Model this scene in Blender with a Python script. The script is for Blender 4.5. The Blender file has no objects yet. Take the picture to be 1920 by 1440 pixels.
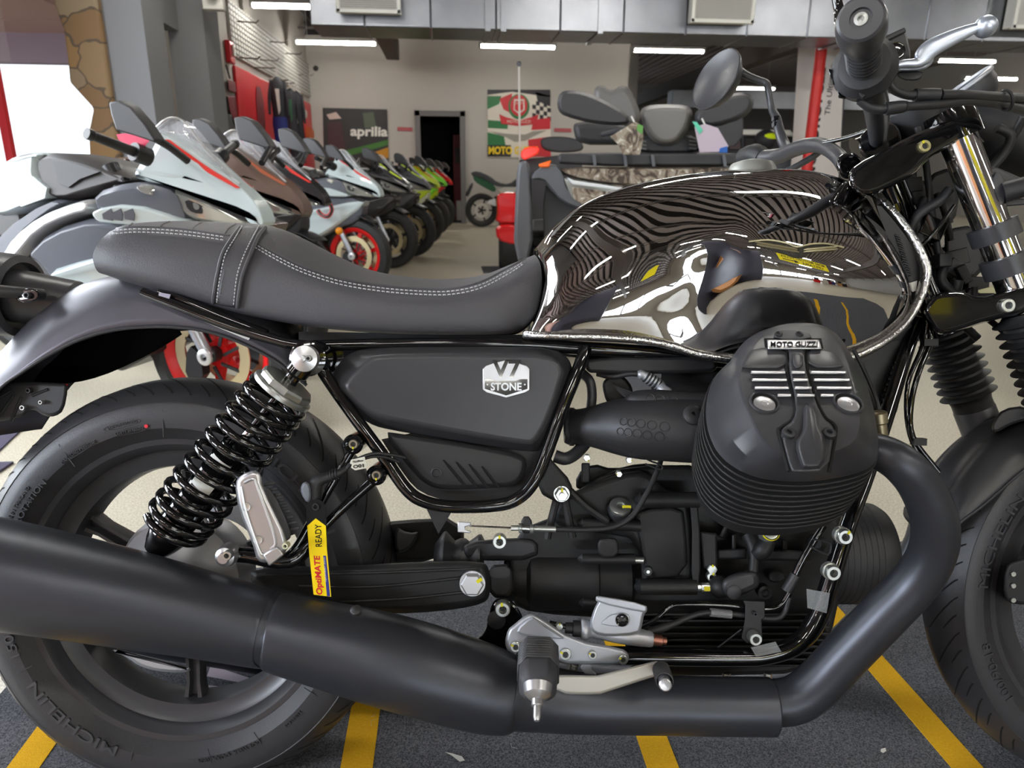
import bpy, bmesh, math, random
from math import sin, cos, pi, radians, atan2, hypot
from mathutils import Vector, Matrix
random.seed(7)
sc = bpy.context.scene
COL = sc.collection

# ---------------- camera, world, exposure ----------------
TH, RO, PSI, F, CH = .2899, .0064, .0897, 1316.3, .9278      # pitch, roll, yaw, focal length in px of a 1920 frame, height
fwd = Vector((sin(PSI)*cos(TH), cos(PSI)*cos(TH), -sin(TH)))
rt0 = Vector((cos(PSI), -sin(PSI), 0)); up0 = rt0.cross(fwd)
rt = rt0*cos(RO)+up0*sin(RO); up = -rt0*sin(RO)+up0*cos(RO)
CP = Vector((0, 0, CH))
cd = bpy.data.cameras.new('camera'); cam = bpy.data.objects.new('camera', cd); COL.objects.link(cam)
cam.matrix_world = Matrix(((rt.x, up.x, -fwd.x, 0), (rt.y, up.y, -fwd.y, 0), (rt.z, up.z, -fwd.z, CH), (0, 0, 0, 1)))
cd.sensor_width = 36; cd.lens = F/1920*36; cd.clip_start = .02; cd.clip_end = 200
cd.dof.use_dof = True; cd.dof.focus_distance = .95; cd.dof.aperture_fstop = 8.0
sc.camera = cam
sc.view_settings.view_transform = 'Standard'; sc.view_settings.look = 'None'
sc.view_settings.gamma = 1; sc.view_settings.use_curve_mapping = False
sc.view_settings.exposure = 0.0
sc.cycles.use_denoising = True
sc.cycles.max_bounces = 8; sc.cycles.diffuse_bounces = 3; sc.cycles.glossy_bounces = 5; sc.cycles.transmission_bounces = 6
sc.cycles.caustics_reflective = False; sc.cycles.caustics_refractive = False
sc.cycles.sample_clamp_indirect = 4
w = bpy.data.worlds.new('daylight'); sc.world = w; w.use_nodes = True
w.node_tree.nodes['Background'].inputs[0].default_value = (.86, .93, 1, 1)
w.node_tree.nodes['Background'].inputs[1].default_value = 1.9

def area(name, loc, size, aim, power, color):
    l = bpy.data.lights.new(name, 'AREA'); l.shape = 'RECTANGLE'; l.size, l.size_y = size
    l.energy = power; l.color = color
    o = bpy.data.objects.new(name, l); COL.objects.link(o); o.location = loc
    o.rotation_euler = (Vector(aim)-Vector(loc)).to_track_quat('-Z', 'Y').to_euler()
    return o
# daylight coming in through the shop windows (left window wall and the shop front behind the camera)
area('daylight_left_window', (-3.0, 2.6, 1.5), (3.3, 2.2), (0, 2.2, 1.0), 240, (.88, .94, 1))
area('daylight_side_window', (-6.25, -1.7, 1.85), (2.4, 1.4), (0, -.6, .8), 800, (.78, .88, 1))
area('daylight_front_window', (2, -15.2, 1.45), (15, 1.2), (2, 0, 1.4), 900, (.86, .93, 1))

# ---------------- projections: a pixel of the photograph gives a sight line; each thing has its own plane and real depth -------------
def ray(x, y): return fwd + rt*((x-960)/F) - up*((y-720)/F)
def WX(v, x, y): d = ray(x, y); return CP+d*((v-CP.x)/d.x)
def WY(v, x, y): d = ray(x, y); return CP+d*((v-CP.y)/d.y)
def WZ(v, x, y): d = ray(x, y); return CP+d*((v-CP.z)/d.z)

class Frame:
    """a thing's own axes: x forward, y to its left, z up; yaw about z, lean about x"""
    def __init__(s, origin, yaw=0, lean=0):
        s.o = Vector(origin)
        s.M = Matrix.Translation(s.o) @ Matrix.Rotation(yaw, 4, 'Z') @ Matrix.Rotation(-lean, 4, 'X')
        s.I = s.M.inverted()
    def P(s, x, y, yl=0.0):
        o = s.I @ CP; d = s.I.to_3x3() @ ray(x, y)
        return o + d*((yl-o.y)/d.y)
    def R(s, x, y, yl, rpx):
        """radius in metres of rpx pixels at that point"""
        p = s.M @ s.P(x, y, yl); return rpx*((p-CP).dot(fwd))/F

# ---------------- materials ----------------
def lin(c): return tuple((v/12.92 if v <= .04045 else ((v+.055)/1.055)**2.4) for v in c)
def rgb(*c): return lin([v/255 for v in c])
def mat(name, color, rough=.5, metal=0.0, bump=0.0, bscale=200, var=0.0, vscale=6, coat=0.0, spec=.5, trans=0.0, alpha=1.0, emis=None, es=1.0, ior=1.45, aniso=0):
    m = bpy.data.materials.new(name); m.use_nodes = True; nt = m.node_tree; b = nt.nodes['Principled BSDF']
    c = color if len(color) == 4 else (*color, 1)
    b.inputs['Base Color'].default_value = c; b.inputs['Roughness'].default_value = rough
    b.inputs['Metallic'].default_value = metal; b.inputs['Specular IOR Level'].default_value = spec
    b.inputs['Coat Weight'].default_value = coat; b.inputs['Coat Roughness'].default_value = .03
    b.inputs['Transmission Weight'].default_value = trans; b.inputs['Alpha'].default_value = alpha; b.inputs['IOR'].default_value = ior
    if emis: b.inputs['Emission Color'].default_value = (*emis, 1); b.inputs['Emission Strength'].default_value = es
    tc = nt.nodes.new('ShaderNodeTexCoord')
    if var > 0:
        n = nt.nodes.new('ShaderNodeTexNoise'); n.inputs['Scale'].default_value = vscale; n.inputs['Detail'].default_value = 5
        r = nt.nodes.new('ShaderNodeMix'); r.data_type = 'RGBA'
        r.inputs[6].default_value = tuple(v*(1-var) for v in c[:3])+(1,); r.inputs[7].default_value = tuple(min(1, v*(1+var)) for v in c[:3])+(1,)
        nt.links.new(tc.outputs['Object'], n.inputs['Vector']); nt.links.new(n.outputs['Fac'], r.inputs[0]); nt.links.new(r.outputs[2], b.inputs['Base Color'])
    if bump > 0:
        n = nt.nodes.new('ShaderNodeTexNoise'); n.inputs['Scale'].default_value = bscale; n.inputs['Detail'].default_value = 3
        u = nt.nodes.new('ShaderNodeBump'); u.inputs['Strength'].default_value = bump; u.inputs['Distance'].default_value = .002
        nt.links.new(tc.outputs['Object'], n.inputs['Vector']); nt.links.new(n.outputs['Fac'], u.inputs['Height']); nt.links.new(u.outputs[0], b.inputs['Normal'])
    return m
def nodes(m): return m.node_tree, m.node_tree.nodes['Principled BSDF']

# ---------------- mesh building ----------------
def cr1(P, k, closed=False):
    """Catmull-Rom through the points, k pieces per span"""
    n = len(P); out = []
    if n < 3 or k < 2: return list(P)
    spans = n if closed else n-1
    for i in range(spans):
        p1, p2 = P[i], P[(i+1) % n]
        p0 = P[(i-1) % n] if closed or i > 0 else p1*2-p2
        p3 = P[(i+2) % n] if closed or i+2 < n else p2*2-p1
        for j in range(k):
            t = j/k
            out.append(.5*((2*p1)+(p2-p0)*t+(2*p0-5*p1+4*p2-p3)*t*t+(3*p1-p0-3*p2+p3)*t**3))
    if not closed: out.append(P[-1])
    return out
def crn(V, k):
    return [v[0] for v in cr1([Vector((a,)*2) for a in V], k)]
def chaikin(P, n=1, closed=True, q=.25):
    for _ in range(n):
        o = []
        for i in range(len(P) if closed else len(P)-1):
            a, b = Vector(P[i]), Vector(P[(i+1) % len(P)]); o += [a*(1-q)+b*q, a*q+b*(1-q)]
        P = o
    return P
def inset(P, d):
    """move a closed 2-D outline inwards by d"""
    P = [Vector(p[:2]) for p in P]; n = len(P)
    A = sum(P[i].x*P[(i+1) % n].y-P[(i+1) % n].x*P[i].y for i in range(n)); s = 1 if A > 0 else -1
    o = []
    for i in range(n):
        a, b, c = P[i-1], P[i], P[(i+1) % n]
        e1 = (b-a).normalized(); e2 = (c-b).normalized()
        n1 = Vector((-e1.y, e1.x))*s; n2 = Vector((-e2.y, e2.x))*s
        m = n1+n2; m = m/max(m.dot(n1), .45) if m.length > 1e-6 else n1
        if m.length > 2.0: m = m.normalized()*2.0
        o.append(b+m*d)
    return o
class MB:
    def __init__(s): s.v = []; s.f = []
    def add(s, V, Fc):
        b = len(s.v); s.v += [Vector(v) for v in V]; s.f += [tuple(i+b for i in f) for f in Fc]; return s
    def rings(s, R, closed=True, cap0=True, cap1=True):
        n = len(R[0]); V = [p for r in R for p in r]; Fc = []
        for i in range(len(R)-1):
            for j in range(n if closed else n-1):
                k = (j+1) % n; Fc.append((i*n+j, i*n+k, (i+1)*n+k, (i+1)*n+j))
        if closed and cap0: Fc.append(tuple(range(n-1, -1, -1)))
        if closed and cap1: Fc.append(tuple((len(R)-1)*n+j for j in range(n)))
        return s.add(V, Fc)
    def tube(s, P, r, n=12, k=1, caps=True, closed=False):
        P = [Vector(p) for p in P]
        rr = list(r) if isinstance(r, (list, tuple)) else [r]*len(P)
        if k > 1:
            rr = crn(rr+([rr[0]] if closed else []), k) if len(rr) > 2 else rr
            P = cr1(P, k, closed)
            if closed: rr = rr[:len(P)]
            if len(rr) != len(P): rr = [rr[0]+(rr[-1]-rr[0])*i/(len(P)-1) for i in range(len(P))]
        m = len(P); R = []; T = []
        for i in range(m):
            a = P[(i-1) % m] if (closed or i) else P[i]; b = P[(i+1) % m] if (closed or i < m-1) else P[i]
            T.append((b-a).normalized())
        u = T[0].orthogonal().normalized()
        for i in range(m):
            u = (u-T[i]*u.dot(T[i]))
            u = u.normalized() if u.length > 1e-6 else T[i].orthogonal().normalized()
            v = T[i].cross(u)
            R.append([P[i]+(u*cos(2*pi*j/n)+v*sin(2*pi*j/n))*rr[i] for j in range(n)])
        if closed: R.append(R[0]); caps = False
        return s.rings(R, True, caps, caps)
    def lathe(s, prof, o, axis, n=32, cap=True, ref=None, a0=0, a1=2*pi):
        """prof: (radius, height along axis)"""
        ax = Vector(axis).normalized(); u = (Vector(ref) if ref else ax.orthogonal()); u = (u-ax*u.dot(ax)).normalized(); v = ax.cross(u); o = Vector(o)
        full = abs(a1-a0-2*pi) < 1e-6; m = n if full else n+1
        R = [[o+ax*h+(u*cos(a0+(a1-a0)*j/n)+v*sin(a0+(a1-a0)*j/n))*max(r, 1e-5) for j in range(m)] for r, h in prof]
        return s.rings(R, full, cap, cap)
    def torus(s, c, axis, R, r, n=32, m=10):
        ax = Vector(axis).normalized(); u = ax.orthogonal().normalized(); v = ax.cross(u)
        return s.tube([Vector(c)+(u*cos(2*pi*i/n)+v*sin(2*pi*i/n))*R for i in range(n)], r, m, closed=True)
    def box(s, c, d, rot=None):
        c = Vector(c); V = [Vector((x*d[0]/2, y*d[1]/2, z*d[2]/2)) for x in (-1, 1) for y in (-1, 1) for z in (-1, 1)]
        if rot is not None: V = [rot @ v for v in V]
        return s.add([c+v for v in V], [(0, 1, 3, 2), (4, 6, 7, 5), (0, 4, 5, 1), (2, 3, 7, 6), (0, 2, 6, 4), (1, 5, 7, 3)])
    def bar(s, a, b, w, h, upv=(0, 0, 1)):
        a = Vector(a); b = Vector(b); t = (b-a).normalized(); u = Vector(upv); sd = t.cross(u).normalized(); u = sd.cross(t)
        R = [[p+sd*(w/2)*i+u*(h/2)*j for i, j in ((-1, -1), (1, -1), (1, 1), (-1, 1))] for p in (a, b)]
        return s.rings(R)
    def sphere(s, c, r, n=16, sc_=(1, 1, 1)):
        c = Vector(c)
        R = [[c+Vector((r*sin(t)*cos(2*pi*j/n)*sc_[0], r*sin(t)*sin(2*pi*j/n)*sc_[1], r*cos(t)*sc_[2])) for j in range(n)] for t in [pi*(i+.02)/(n/2+.04) for i in range(n//2+1)]]
        return s.rings(R)
    def panel(s, P, outline, levels, rnd=1, k=1):
        """outline in pixels, pushed through P(x, y, depth); levels: (inset in px, depth)"""
        ol = chaikin(outline, rnd) if rnd else [Vector(p) for p in outline]
        R = [[P(q[0], q[1], d) for q in (inset(ol, i) if not isinstance(i, list) else (chaikin(i, rnd) if rnd else i))] for i, d in levels]
        return s.rings(R)
    def prism(s, pts, y0, y1):
        """closed (x, z) outline in local axes, thick from y0 to y1"""
        return s.rings([[Vector((x, y, z)) for x, z in pts] for y in (y0, y1)])
    def surf(s, rows, ku=4, kv=3):
        rows = [cr1([Vector(p) for p in r], ku) for r in rows]
        cols = [cr1([r[j] for r in rows], kv) for j in range(len(rows[0]))]
        return s.rings([[c[i] for c in cols] for i in range(len(cols[0]))], closed=False)
    def build(s, name, m, parent=None, bevel=0, seg=2, ang=38, solid=0, recalc=True, sub=0):
        me = bpy.data.meshes.new(name); me.from_pydata([tuple(v) for v in s.v], [], s.f)
        if recalc:
            bm = bmesh.new(); bm.from_mesh(me); bmesh.ops.remove_doubles(bm, verts=bm.verts, dist=1e-5)
            bmesh.ops.recalc_face_normals(bm, faces=bm.faces); bm.to_mesh(me); bm.free()
        me.shade_smooth(); me.set_sharp_from_angle(angle=radians(ang))
        me.materials.append(m)
        o = bpy.data.objects.new(name, me); COL.objects.link(o)
        if parent is not None: o.parent = parent
        if solid:
            q = o.modifiers.new('thick', 'SOLIDIFY'); q.thickness = solid; q.offset = -1
        if bevel:
            q = o.modifiers.new('bevel', 'BEVEL'); q.width = bevel; q.segments = seg; q.limit_method = 'ANGLE'; q.angle_limit = radians(32); q.harden_normals = False
        if sub:
            q = o.modifiers.new('sub', 'SUBSURF'); q.levels = sub; q.render_levels = sub
        return o
def circ(cx, cy, r, n=24, a0=0): return [(cx+r*cos(a0+2*pi*i/n), cy+r*sin(a0+2*pi*i/n)) for i in range(n)]
def rrect(x0, y0, x1, y1, r=0, n=4):
    if r <= 0: return [(x0, y0), (x1, y0), (x1, y1), (x0, y1)]
    o = []
    for cx, cy, a in ((x1-r, y0+r, -pi/2), (x1-r, y1-r, 0), (x0+r, y1-r, pi/2), (x0+r, y0+r, pi)):
        for i in range(n+1): o.append((cx+r*cos(a+pi/2*i/n), cy+r*sin(a+pi/2*i/n)))
    return o
def text_geo(body, size=1, ext=.02, fit=None, bold=.0, shear=0, sp=1):
    cu = bpy.data.curves.new('t', 'FONT'); cu.body = body; cu.size = size; cu.extrude = ext; cu.align_x = 'CENTER'; cu.align_y = 'CENTER'; cu.offset = bold; cu.resolution_u = 3; cu.shear = shear; cu.space_character = sp
    o = bpy.data.objects.new('t', cu); COL.objects.link(o)
    dg = bpy.context.evaluated_depsgraph_get(); me = bpy.data.meshes.new_from_object(o.evaluated_get(dg))
    V = [v.co.copy() for v in me.vertices]; Fc = [tuple(p.vertices) for p in me.polygons]
    bpy.data.objects.remove(o); bpy.data.curves.remove(cu); bpy.data.meshes.remove(me)
    x0 = min(v.x for v in V); x1 = max(v.x for v in V); y0 = min(v.y for v in V); y1 = max(v.y for v in V)
    for v in V: v.x -= (x0+x1)/2; v.y -= (y0+y1)/2
    if fit:
        fx = fit[0]/(x1-x0); fy = fit[1]/(y1-y0) if len(fit) > 1 and fit[1] else fx
        for v in V: v.x *= fx; v.y *= fy
    return V, Fc
def text_px(body, P, c, wpx, hpx, d, rot=0, ext=.0008, name='lettering', m=None, parent=None, bold=0, shear=0, vert=False, sp=1):
    """flat lettering on the plane P(.,.,d), centred on pixel c, width x height in px; rot in degrees, clockwise in the picture"""
    V, Fc = text_geo(body, 1, .02, (wpx, hpx), bold, shear, sp); a = radians(rot); out = []
    for v in V:
        x = v.x*cos(a)+v.y*sin(a); y = v.x*sin(a)-v.y*cos(a)
        out.append(P(c[0]+x, c[1]+y, d-(ext if v.z > 0 else -ext)))
    b = MB(); b.add(out, Fc)
    return b.build(name, m, parent, recalc=False)

# ---------------- things ----------------
def tag(o, label, cat, group=None, kind=None):
    if label: o['label'] = label
    if cat: o['category'] = cat
    if group: o['group'] = group
    if kind: o['kind'] = kind
    return o
def thing(name, label, cat, M=None, group=None):
    o = bpy.data.objects.new(name, None); COL.objects.link(o); o.empty_display_size = .1
    if M is not None: o.matrix_world = M
    return tag(o, label, cat, group)
def struct(o): o['kind'] = 'structure'; return o
def copy_tree(o, parent=None, mm=None):
    c = o.copy(); COL.objects.link(c)
    if parent is not None: c.parent = parent
    if mm and c.type == 'MESH' and c.data.materials[0].name in mm:
        c.data = c.data.copy(); c.data.materials[0] = mm[c.data.materials[0].name]
    for ch in list(o.children): copy_tree(ch, c, mm)
    return c
# ================= the room =================
M_floor = mat('floor_terrazzo', rgb(196, 188, 170), .38, spec=.4)
nt, bs = nodes(M_floor)
tc = nt.nodes.new('ShaderNodeTexCoord')
n1 = nt.nodes.new('ShaderNodeTexNoise'); n1.inputs['Scale'].default_value = 160; n1.inputs['Detail'].default_value = 2
n2 = nt.nodes.new('ShaderNodeTexNoise'); n2.inputs['Scale'].default_value = 1.1; n2.inputs['Detail'].default_value = 6
r1 = nt.nodes.new('ShaderNodeValToRGB'); r1.color_ramp.elements[0].position = .35; r1.color_ramp.elements[1].position = .68
r1.color_ramp.elements[0].color = (*rgb(176, 168, 148), 1); r1.color_ramp.elements[1].color = (*rgb(214, 207, 190), 1)
r2 = nt.nodes.new('ShaderNodeValToRGB'); r2.color_ramp.elements[0].color = (.8, .79, .77, 1); r2.color_ramp.elements[1].color = (1, 1, 1, 1)
mx = nt.nodes.new('ShaderNodeMix'); mx.data_type = 'RGBA'; mx.blend_type = 'MULTIPLY'; mx.inputs[0].default_value = 1
for n in (n1, n2): nt.links.new(tc.outputs['Object'], n.inputs['Vector'])
nt.links.new(n1.outputs['Fac'], r1.inputs[0]); nt.links.new(n2.outputs['Fac'], r2.inputs[0])
nt.links.new(r1.outputs[0], mx.inputs[6]); nt.links.new(r2.outputs[0], mx.inputs[7]); nt.links.new(mx.outputs[2], bs.inputs['Base Color'])
M_wall = mat('wall_paint', rgb(186, 181, 174), .85, var=.03, vscale=2)
M_wallg = mat('wall_paint_grey', rgb(124, 124, 126), .85, var=.03, vscale=2)
M_dark = mat('ceiling_dark', rgb(48, 44, 44), .9)
M_rib = mat('ceiling_deck_rib', rgb(150, 140, 136), .8)
M_steel = mat('painted_steel_dark', rgb(92, 86, 82), .7)
M_trim = mat('door_frame_grey', rgb(112, 110, 110), .6)
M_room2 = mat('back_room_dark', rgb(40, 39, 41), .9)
XL = WY(14.2, 590, 326).x            # left wall plane
XR = 13.0; YB = 14.2; YF = -15; ZC = 3.75
XB1 = WY(YB, 1196, 150).x
struct(MB().box((2, 4.5, -.05), (24, 41, .1)).build('floor', M_floor))
# back wall with its dark doorway
dl, dr = WY(YB, 780, 300).x, WY(YB, 873, 300).x; dt = WY(YB, 826, 208).z; ZW = 3.32
b = MB(); b.box(((XL+dl)/2, YB+.1, ZW/2), (dl-XL, .2, ZW)); b.box(((dr+XB1)/2, YB+.1, ZW/2), (XB1-dr, .2, ZW)); b.box(((dl+dr)/2, YB+.1, (dt+ZW)/2), (dr-dl, .2, ZW-dt))
b.box((XB1-.1, YB+4, ZW/2), (.2, 8, ZW))
struct(b.build('wall_back', M_wall))
b = MB(); b.box((dl+.05, YB-.02, dt/2), (.1, .1, dt)); b.box((dr-.05, YB-.02, dt/2), (.1, .1, dt)); b.box(((dl+dr)/2, YB-.02, dt-.05), (dr-dl, .1, .1))
struct(b.build('trim_1', M_trim, bevel=.006))
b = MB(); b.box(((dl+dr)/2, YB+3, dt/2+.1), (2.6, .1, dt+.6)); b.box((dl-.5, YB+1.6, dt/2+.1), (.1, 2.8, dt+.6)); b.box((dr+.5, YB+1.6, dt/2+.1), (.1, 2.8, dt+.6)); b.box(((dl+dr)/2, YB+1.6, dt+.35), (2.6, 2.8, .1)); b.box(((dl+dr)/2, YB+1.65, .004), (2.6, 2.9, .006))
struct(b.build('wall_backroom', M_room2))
b = MB(); b.box(((XL+XB1)/2, YB+.15, (ZW+ZC)/2), (XB1-XL, .1, ZC-ZW)); struct(b.build('wall_back_upper', M_dark))
b = MB(); b.box(((XB1+XR)/2, 24, ZC/2), (XR-XB1, .2, ZC)); struct(b.build('wall_far', mat('far_wall_grey', rgb(120, 116, 116), .9)))
# left wall: storefront glazing near, piers, then the display wall
YA = 5.35                                   # front face of the first pier
pa0 = WY(YA, 183, 5); pa1 = WY(YA, 264, 5)
b = MB(); yb = YA
# depth of pier side face from pixel 302 on its right face plane
q = WX(pa1.x, 303, 13); 
b.box(((pa0.x+pa1.x)/2, (YA+q.y)/2, ZC/2), (pa1.x-pa0.x, q.y-YA, ZC)); struct(b.build('wall_left_pier', M_wallg))
YP2 = q.y+.75
c0 = WY(YP2, 320, 100); c1 = WY(YP2, 388, 100)
b = MB(); b.box(((c0.x+c1.x)/2, YP2+.2, ZC/2), (c1.x-c0.x, .4, ZC)); struct(b.build('wall_left_pier.001', M_wallg))
lz = WY(YP2, 330, 58).z
b = MB(); b.box(((pa0.x+c1.x)/2-.1, (q.y+YP2)/2, (lz+ZC)/2), (c1.x-pa0.x-.2, YP2-q.y, ZC-lz)); struct(b.build('wall_left_header', M_wallg))
b = MB(); b.box((XL-.1, (YP2+YB)/2, ZC/2), (.2, YB-YP2, ZC)); struct(b.build('wall_left', M_wall))
XG = -2.85                                  # glazing plane
b = MB(); b.box((XG, 3.1, 3.2), (.2, 4.6, 1.1)); b.box((XG, 3.1, .15), (.2, 4.6, .3)); b.box((XG-1.55, .75, ZC/2), (3.3, .2, ZC)); b.box((-6.1, -11, ZC/2), (.2, 8, ZC)); b.box((-6.1, -3.1, 3.2), (.2, 7.9, 1.2)); b.box((-6.1, -3.1, .55), (.2, 7.9, 1.1)); b.box((-6.1, .15, 1.5), (.2, 1.3, 3)); b.box((-6.1, -4.95, 1.5), (.2, 4.1, 3)); struct(b.build('wall_left_front', M_wallg))
M_glass = mat('window_glass', (1, 1, 1), .02, spec=.5, alpha=.06)
M_winfr = mat('window_frame_grey', rgb(150, 146, 144), .45)
q_ = WX(XG+.1, 6, 215); struct(MB().box((XG+.1, q_.y, 1.4), (.045, .045, 2.6)).build('trim_7', mat('post_red', rgb(206, 44, 54), .45)))
for i in range(1):
    y0 = .85; y1 = y0+4.5
    fr = MB(); fr.box((XG, y0+.03, 1.475), (.1, .06, 2.35)); fr.box((XG, (y0+y1)/2, .33), (.1, 4.5, .06)); fr.box((XG, (y0+y1)/2, 2.62), (.1, 4.5, .06))
    f = struct(fr.build('window_%d' % (i+1), M_winfr)); struct(MB().box((XG, (y0+y1)/2, 1.475), (.008, 4.4, 2.23)).build('pane', M_glass, f))
for i in range(2):
    y0 = -2.9+i*1.2; y1 = y0+1.2
    fr = MB(); fr.box((-6.1, y0+.03, 1.85), (.1, .06, 1.5)); fr.box((-6.1, y1-.03, 1.85), (.1, .06, 1.5)); fr.box((-6.1, (y0+y1)/2, 1.13), (.1, 1.2, .06)); fr.box((-6.1, (y0+y1)/2, 2.57), (.1, 1.2, .06))
    f = struct(fr.build('window_%d' % (i+2), M_winfr)); struct(MB().box((-6.1, (y0+y1)/2, 1.85), (.008, 1.1, 1.4)).build('pane', M_glass, f))
# front wall behind the camera with its shop windows
b = MB(); b.box((2, YF, 2.9), (22.4, .2, 1.7)); b.box((2, YF, .42), (22.4, .2, .84)); b.box((-7.6, YF, 1.45), (3.2, .2, 1.22)); b.box((11.5, YF, 1.45), (3.4, .2, 1.22)); struct(b.build('wall_front', M_wall))
for i in range(6):
    x0 = -6.0+i*2.65; x1 = x0+2.65
    fr = MB(); fr.box((x0+.04, YF, 1.45), (.08, .1, 1.2)); fr.box((x1-.04, YF, 1.45), (.08, .1, 1.2)); fr.box(((x0+x1)/2, YF, .87), (2.65, .1, .06)); fr.box(((x0+x1)/2, YF, 2.02), (2.65, .1, .06))
    f = struct(fr.build('window_%d' % (i+4), M_trim)); struct(MB().box(((x0+x1)/2, YF, 1.45), (2.5, .008, 1.1)).build('pane', M_glass, f))
b = MB(); b.box((XR, 4.5, ZC/2), (.2, 39, ZC)); struct(b.build('wall_right', M_wall))
# ceiling: dark deck with light ribs, steel beams and open-web joists
struct(MB().box((2, 4.5, ZC+.1), (24, 40, .12)).build('ceiling', M_dark))
b = MB(); x = -9
while x < XR: b.box((x, 4.5, ZC+.01), (.11, 39, .06)); x += .22
struct(b.build('trim_2', M_rib))
bj = MB()
for y in (-13.8, -11.5, -9.2, -6.9, -4.6, -2.3, 0, 2.3, 4.6, 6.9, 9.2, 11.4, 13.6):
    x0_ = XL if y > .8 else -9
    for z in (ZC-.06, ZC-.42): bj.box(((x0_+XR)/2, y, z), (XR-x0_, .06, .035))
    x = x0_; k = 0
    while x < (XR if y < 8 else 6): 
        z0, z1 = (ZC-.42, ZC-.06) if k % 2 else (ZC-.06, ZC-.42)
        bj.bar((x, y, z0), (x+.3, y, z1), .018, .018, (0, 1, 0)); x += .3; k += 1
struct(bj.build('trim_3', M_steel))
q = WY(13.4, 742, 112); b = MB(); b.box((q.x-.05, -.5, q.z+.16), (.22, 28, .3)); b.box((5.5, 4, q.z+.16), (.22, 38, .3)); b.box((-5, -7, q.z+.16), (.22, 15, .3)); struct(b.build('trim_4', M_steel))

# exterior: stone pier, soffit, pavement, shrub
M_stone = mat('flagstone', rgb(175, 140, 100), .8, bump=.5, bscale=30)
nt, bs = nodes(M_stone); tc = nt.nodes.new('ShaderNodeTexCoord')
vo = nt.nodes.new('ShaderNodeTexVoronoi'); vo.inputs['Scale'].default_value = 4.3; vo2 = nt.nodes.new('ShaderNodeTexVoronoi'); vo2.feature = 'DISTANCE_TO_EDGE'; vo2.inputs['Scale'].default_value = 4.3
rp = nt.nodes.new('ShaderNodeValToRGB'); e = rp.color_ramp.elements; e[0].color = (*rgb(118, 92, 64), 1); e[1].color = (*rgb(142, 126, 100), 1); e.new(.5).color = (*rgb(134, 104, 66), 1); e.new(.75).color = (*rgb(130, 112, 88), 1)
sp = nt.nodes.new('ShaderNodeSeparateColor'); lt = nt.nodes.new('ShaderNodeMath'); lt.operation = 'LESS_THAN'; lt.inputs[1].default_value = .025
mx = nt.nodes.new('ShaderNodeMix'); mx.data_type = 'RGBA'; mx.inputs[7].default_value = (*rgb(84, 72, 58), 1)
nz = nt.nodes.new('ShaderNodeTexNoise'); nz.inputs['Scale'].default_value = 5; ma = nt.nodes.new('ShaderNodeVectorMath'); ma.operation = 'MULTIPLY_ADD'; ma.inputs[1].default_value = (.22, .22, .22)
nt.links.new(tc.outputs['Object'], nz.inputs['Vector']); nt.links.new(nz.outputs['Color'], ma.inputs[0]); nt.links.new(tc.outputs['Object'], ma.inputs[2])
for v in (vo, vo2): nt.links.new(ma.outputs[0], v.inputs['Vector'])
nt.links.new(vo.outputs['Color'], sp.inputs[0]); nt.links.new(sp.outputs[0], rp.inputs[0]); nt.links.new(rp.outputs[0], mx.inputs[6]); nt.links.new(vo2.outputs['Distance'], lt.inputs[0]); nt.links.new(lt.outputs[0], mx.inputs[0]); nt.links.new(mx.outputs[2], bs.inputs['Base Color'])
YS = 5.3; s0 = WY(YS, 128, 120).x; s1 = pa0.x+.02
b = MB(); R = []
for k in range(25):
    z = -.1+k*.16; j = .05*sin(k*2.3)+.03*sin(k*5.1)
    xl = WY(YS, 118 if k > 9 else 138, 60).x+j*.6
    R.append([Vector((xl, YS, z)), Vector((s1, YS, z)), Vector((s1, YS+.9, z)), Vector((xl, YS+.9, z))])
b.rings(R); struct(b.build('wall_stone_pier', M_stone, bevel=.02))
M_soffit = mat('soffit_boards', rgb(240, 200, 192), .6); M_fascia = mat('soffit_fascia', rgb(206, 188, 208), .6)
zs = WY(6.4, 60, 72).z
b = MB()
for i in range(14): b.box((-4.6, -4+i*.95, zs+.25+.0*i), (3.2, .9, .05))
struct(b.build('ceiling_soffit', M_soffit)); struct(MB().box((-6.2, 1.5, zs+.1), (.15, 14, .32)).build('trim_5', M_fascia))
struct(MB().box((-4.7, 7.6, zs+.12), (3.4, .15, .30)).build('trim_6', M_fascia))
struct(MB().box((-12, 5, -.06), (18, 40, .1)).build('floor_pavement', mat('pavement', rgb(210, 208, 204), .9)))
M_leaf = mat('shrub_leaves', rgb(126, 168, 90), .7, var=.4, vscale=20)
t = thing('shrub', 'green leafy shrub outside the left window behind the bikes', 'shrub', Matrix.Translation((-5.6, 7.4, 0)))
b = MB()
for i in range(900):
    a = random.uniform(0, 2*pi); h = random.uniform(.1, 1.05); r = random.uniform(0, .75)*(1-.5*h); p = Vector((r*cos(a)*1.6, r*sin(a), h)); 
    d = Vector((random.gauss(0, 1), random.gauss(0, 1), random.gauss(0, 1))).normalized()*.07; e = d.orthogonal().normalized()*.03
    b.add([p-d, p+e, p+d, p-e], [(0, 1, 2, 3)])
b.build('foliage', M_leaf, t); MB().tube([(0, 0, 0), (0, 0, .5)], .02).build('stem', mat('bark', rgb(90, 70, 50), .9), t)

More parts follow.
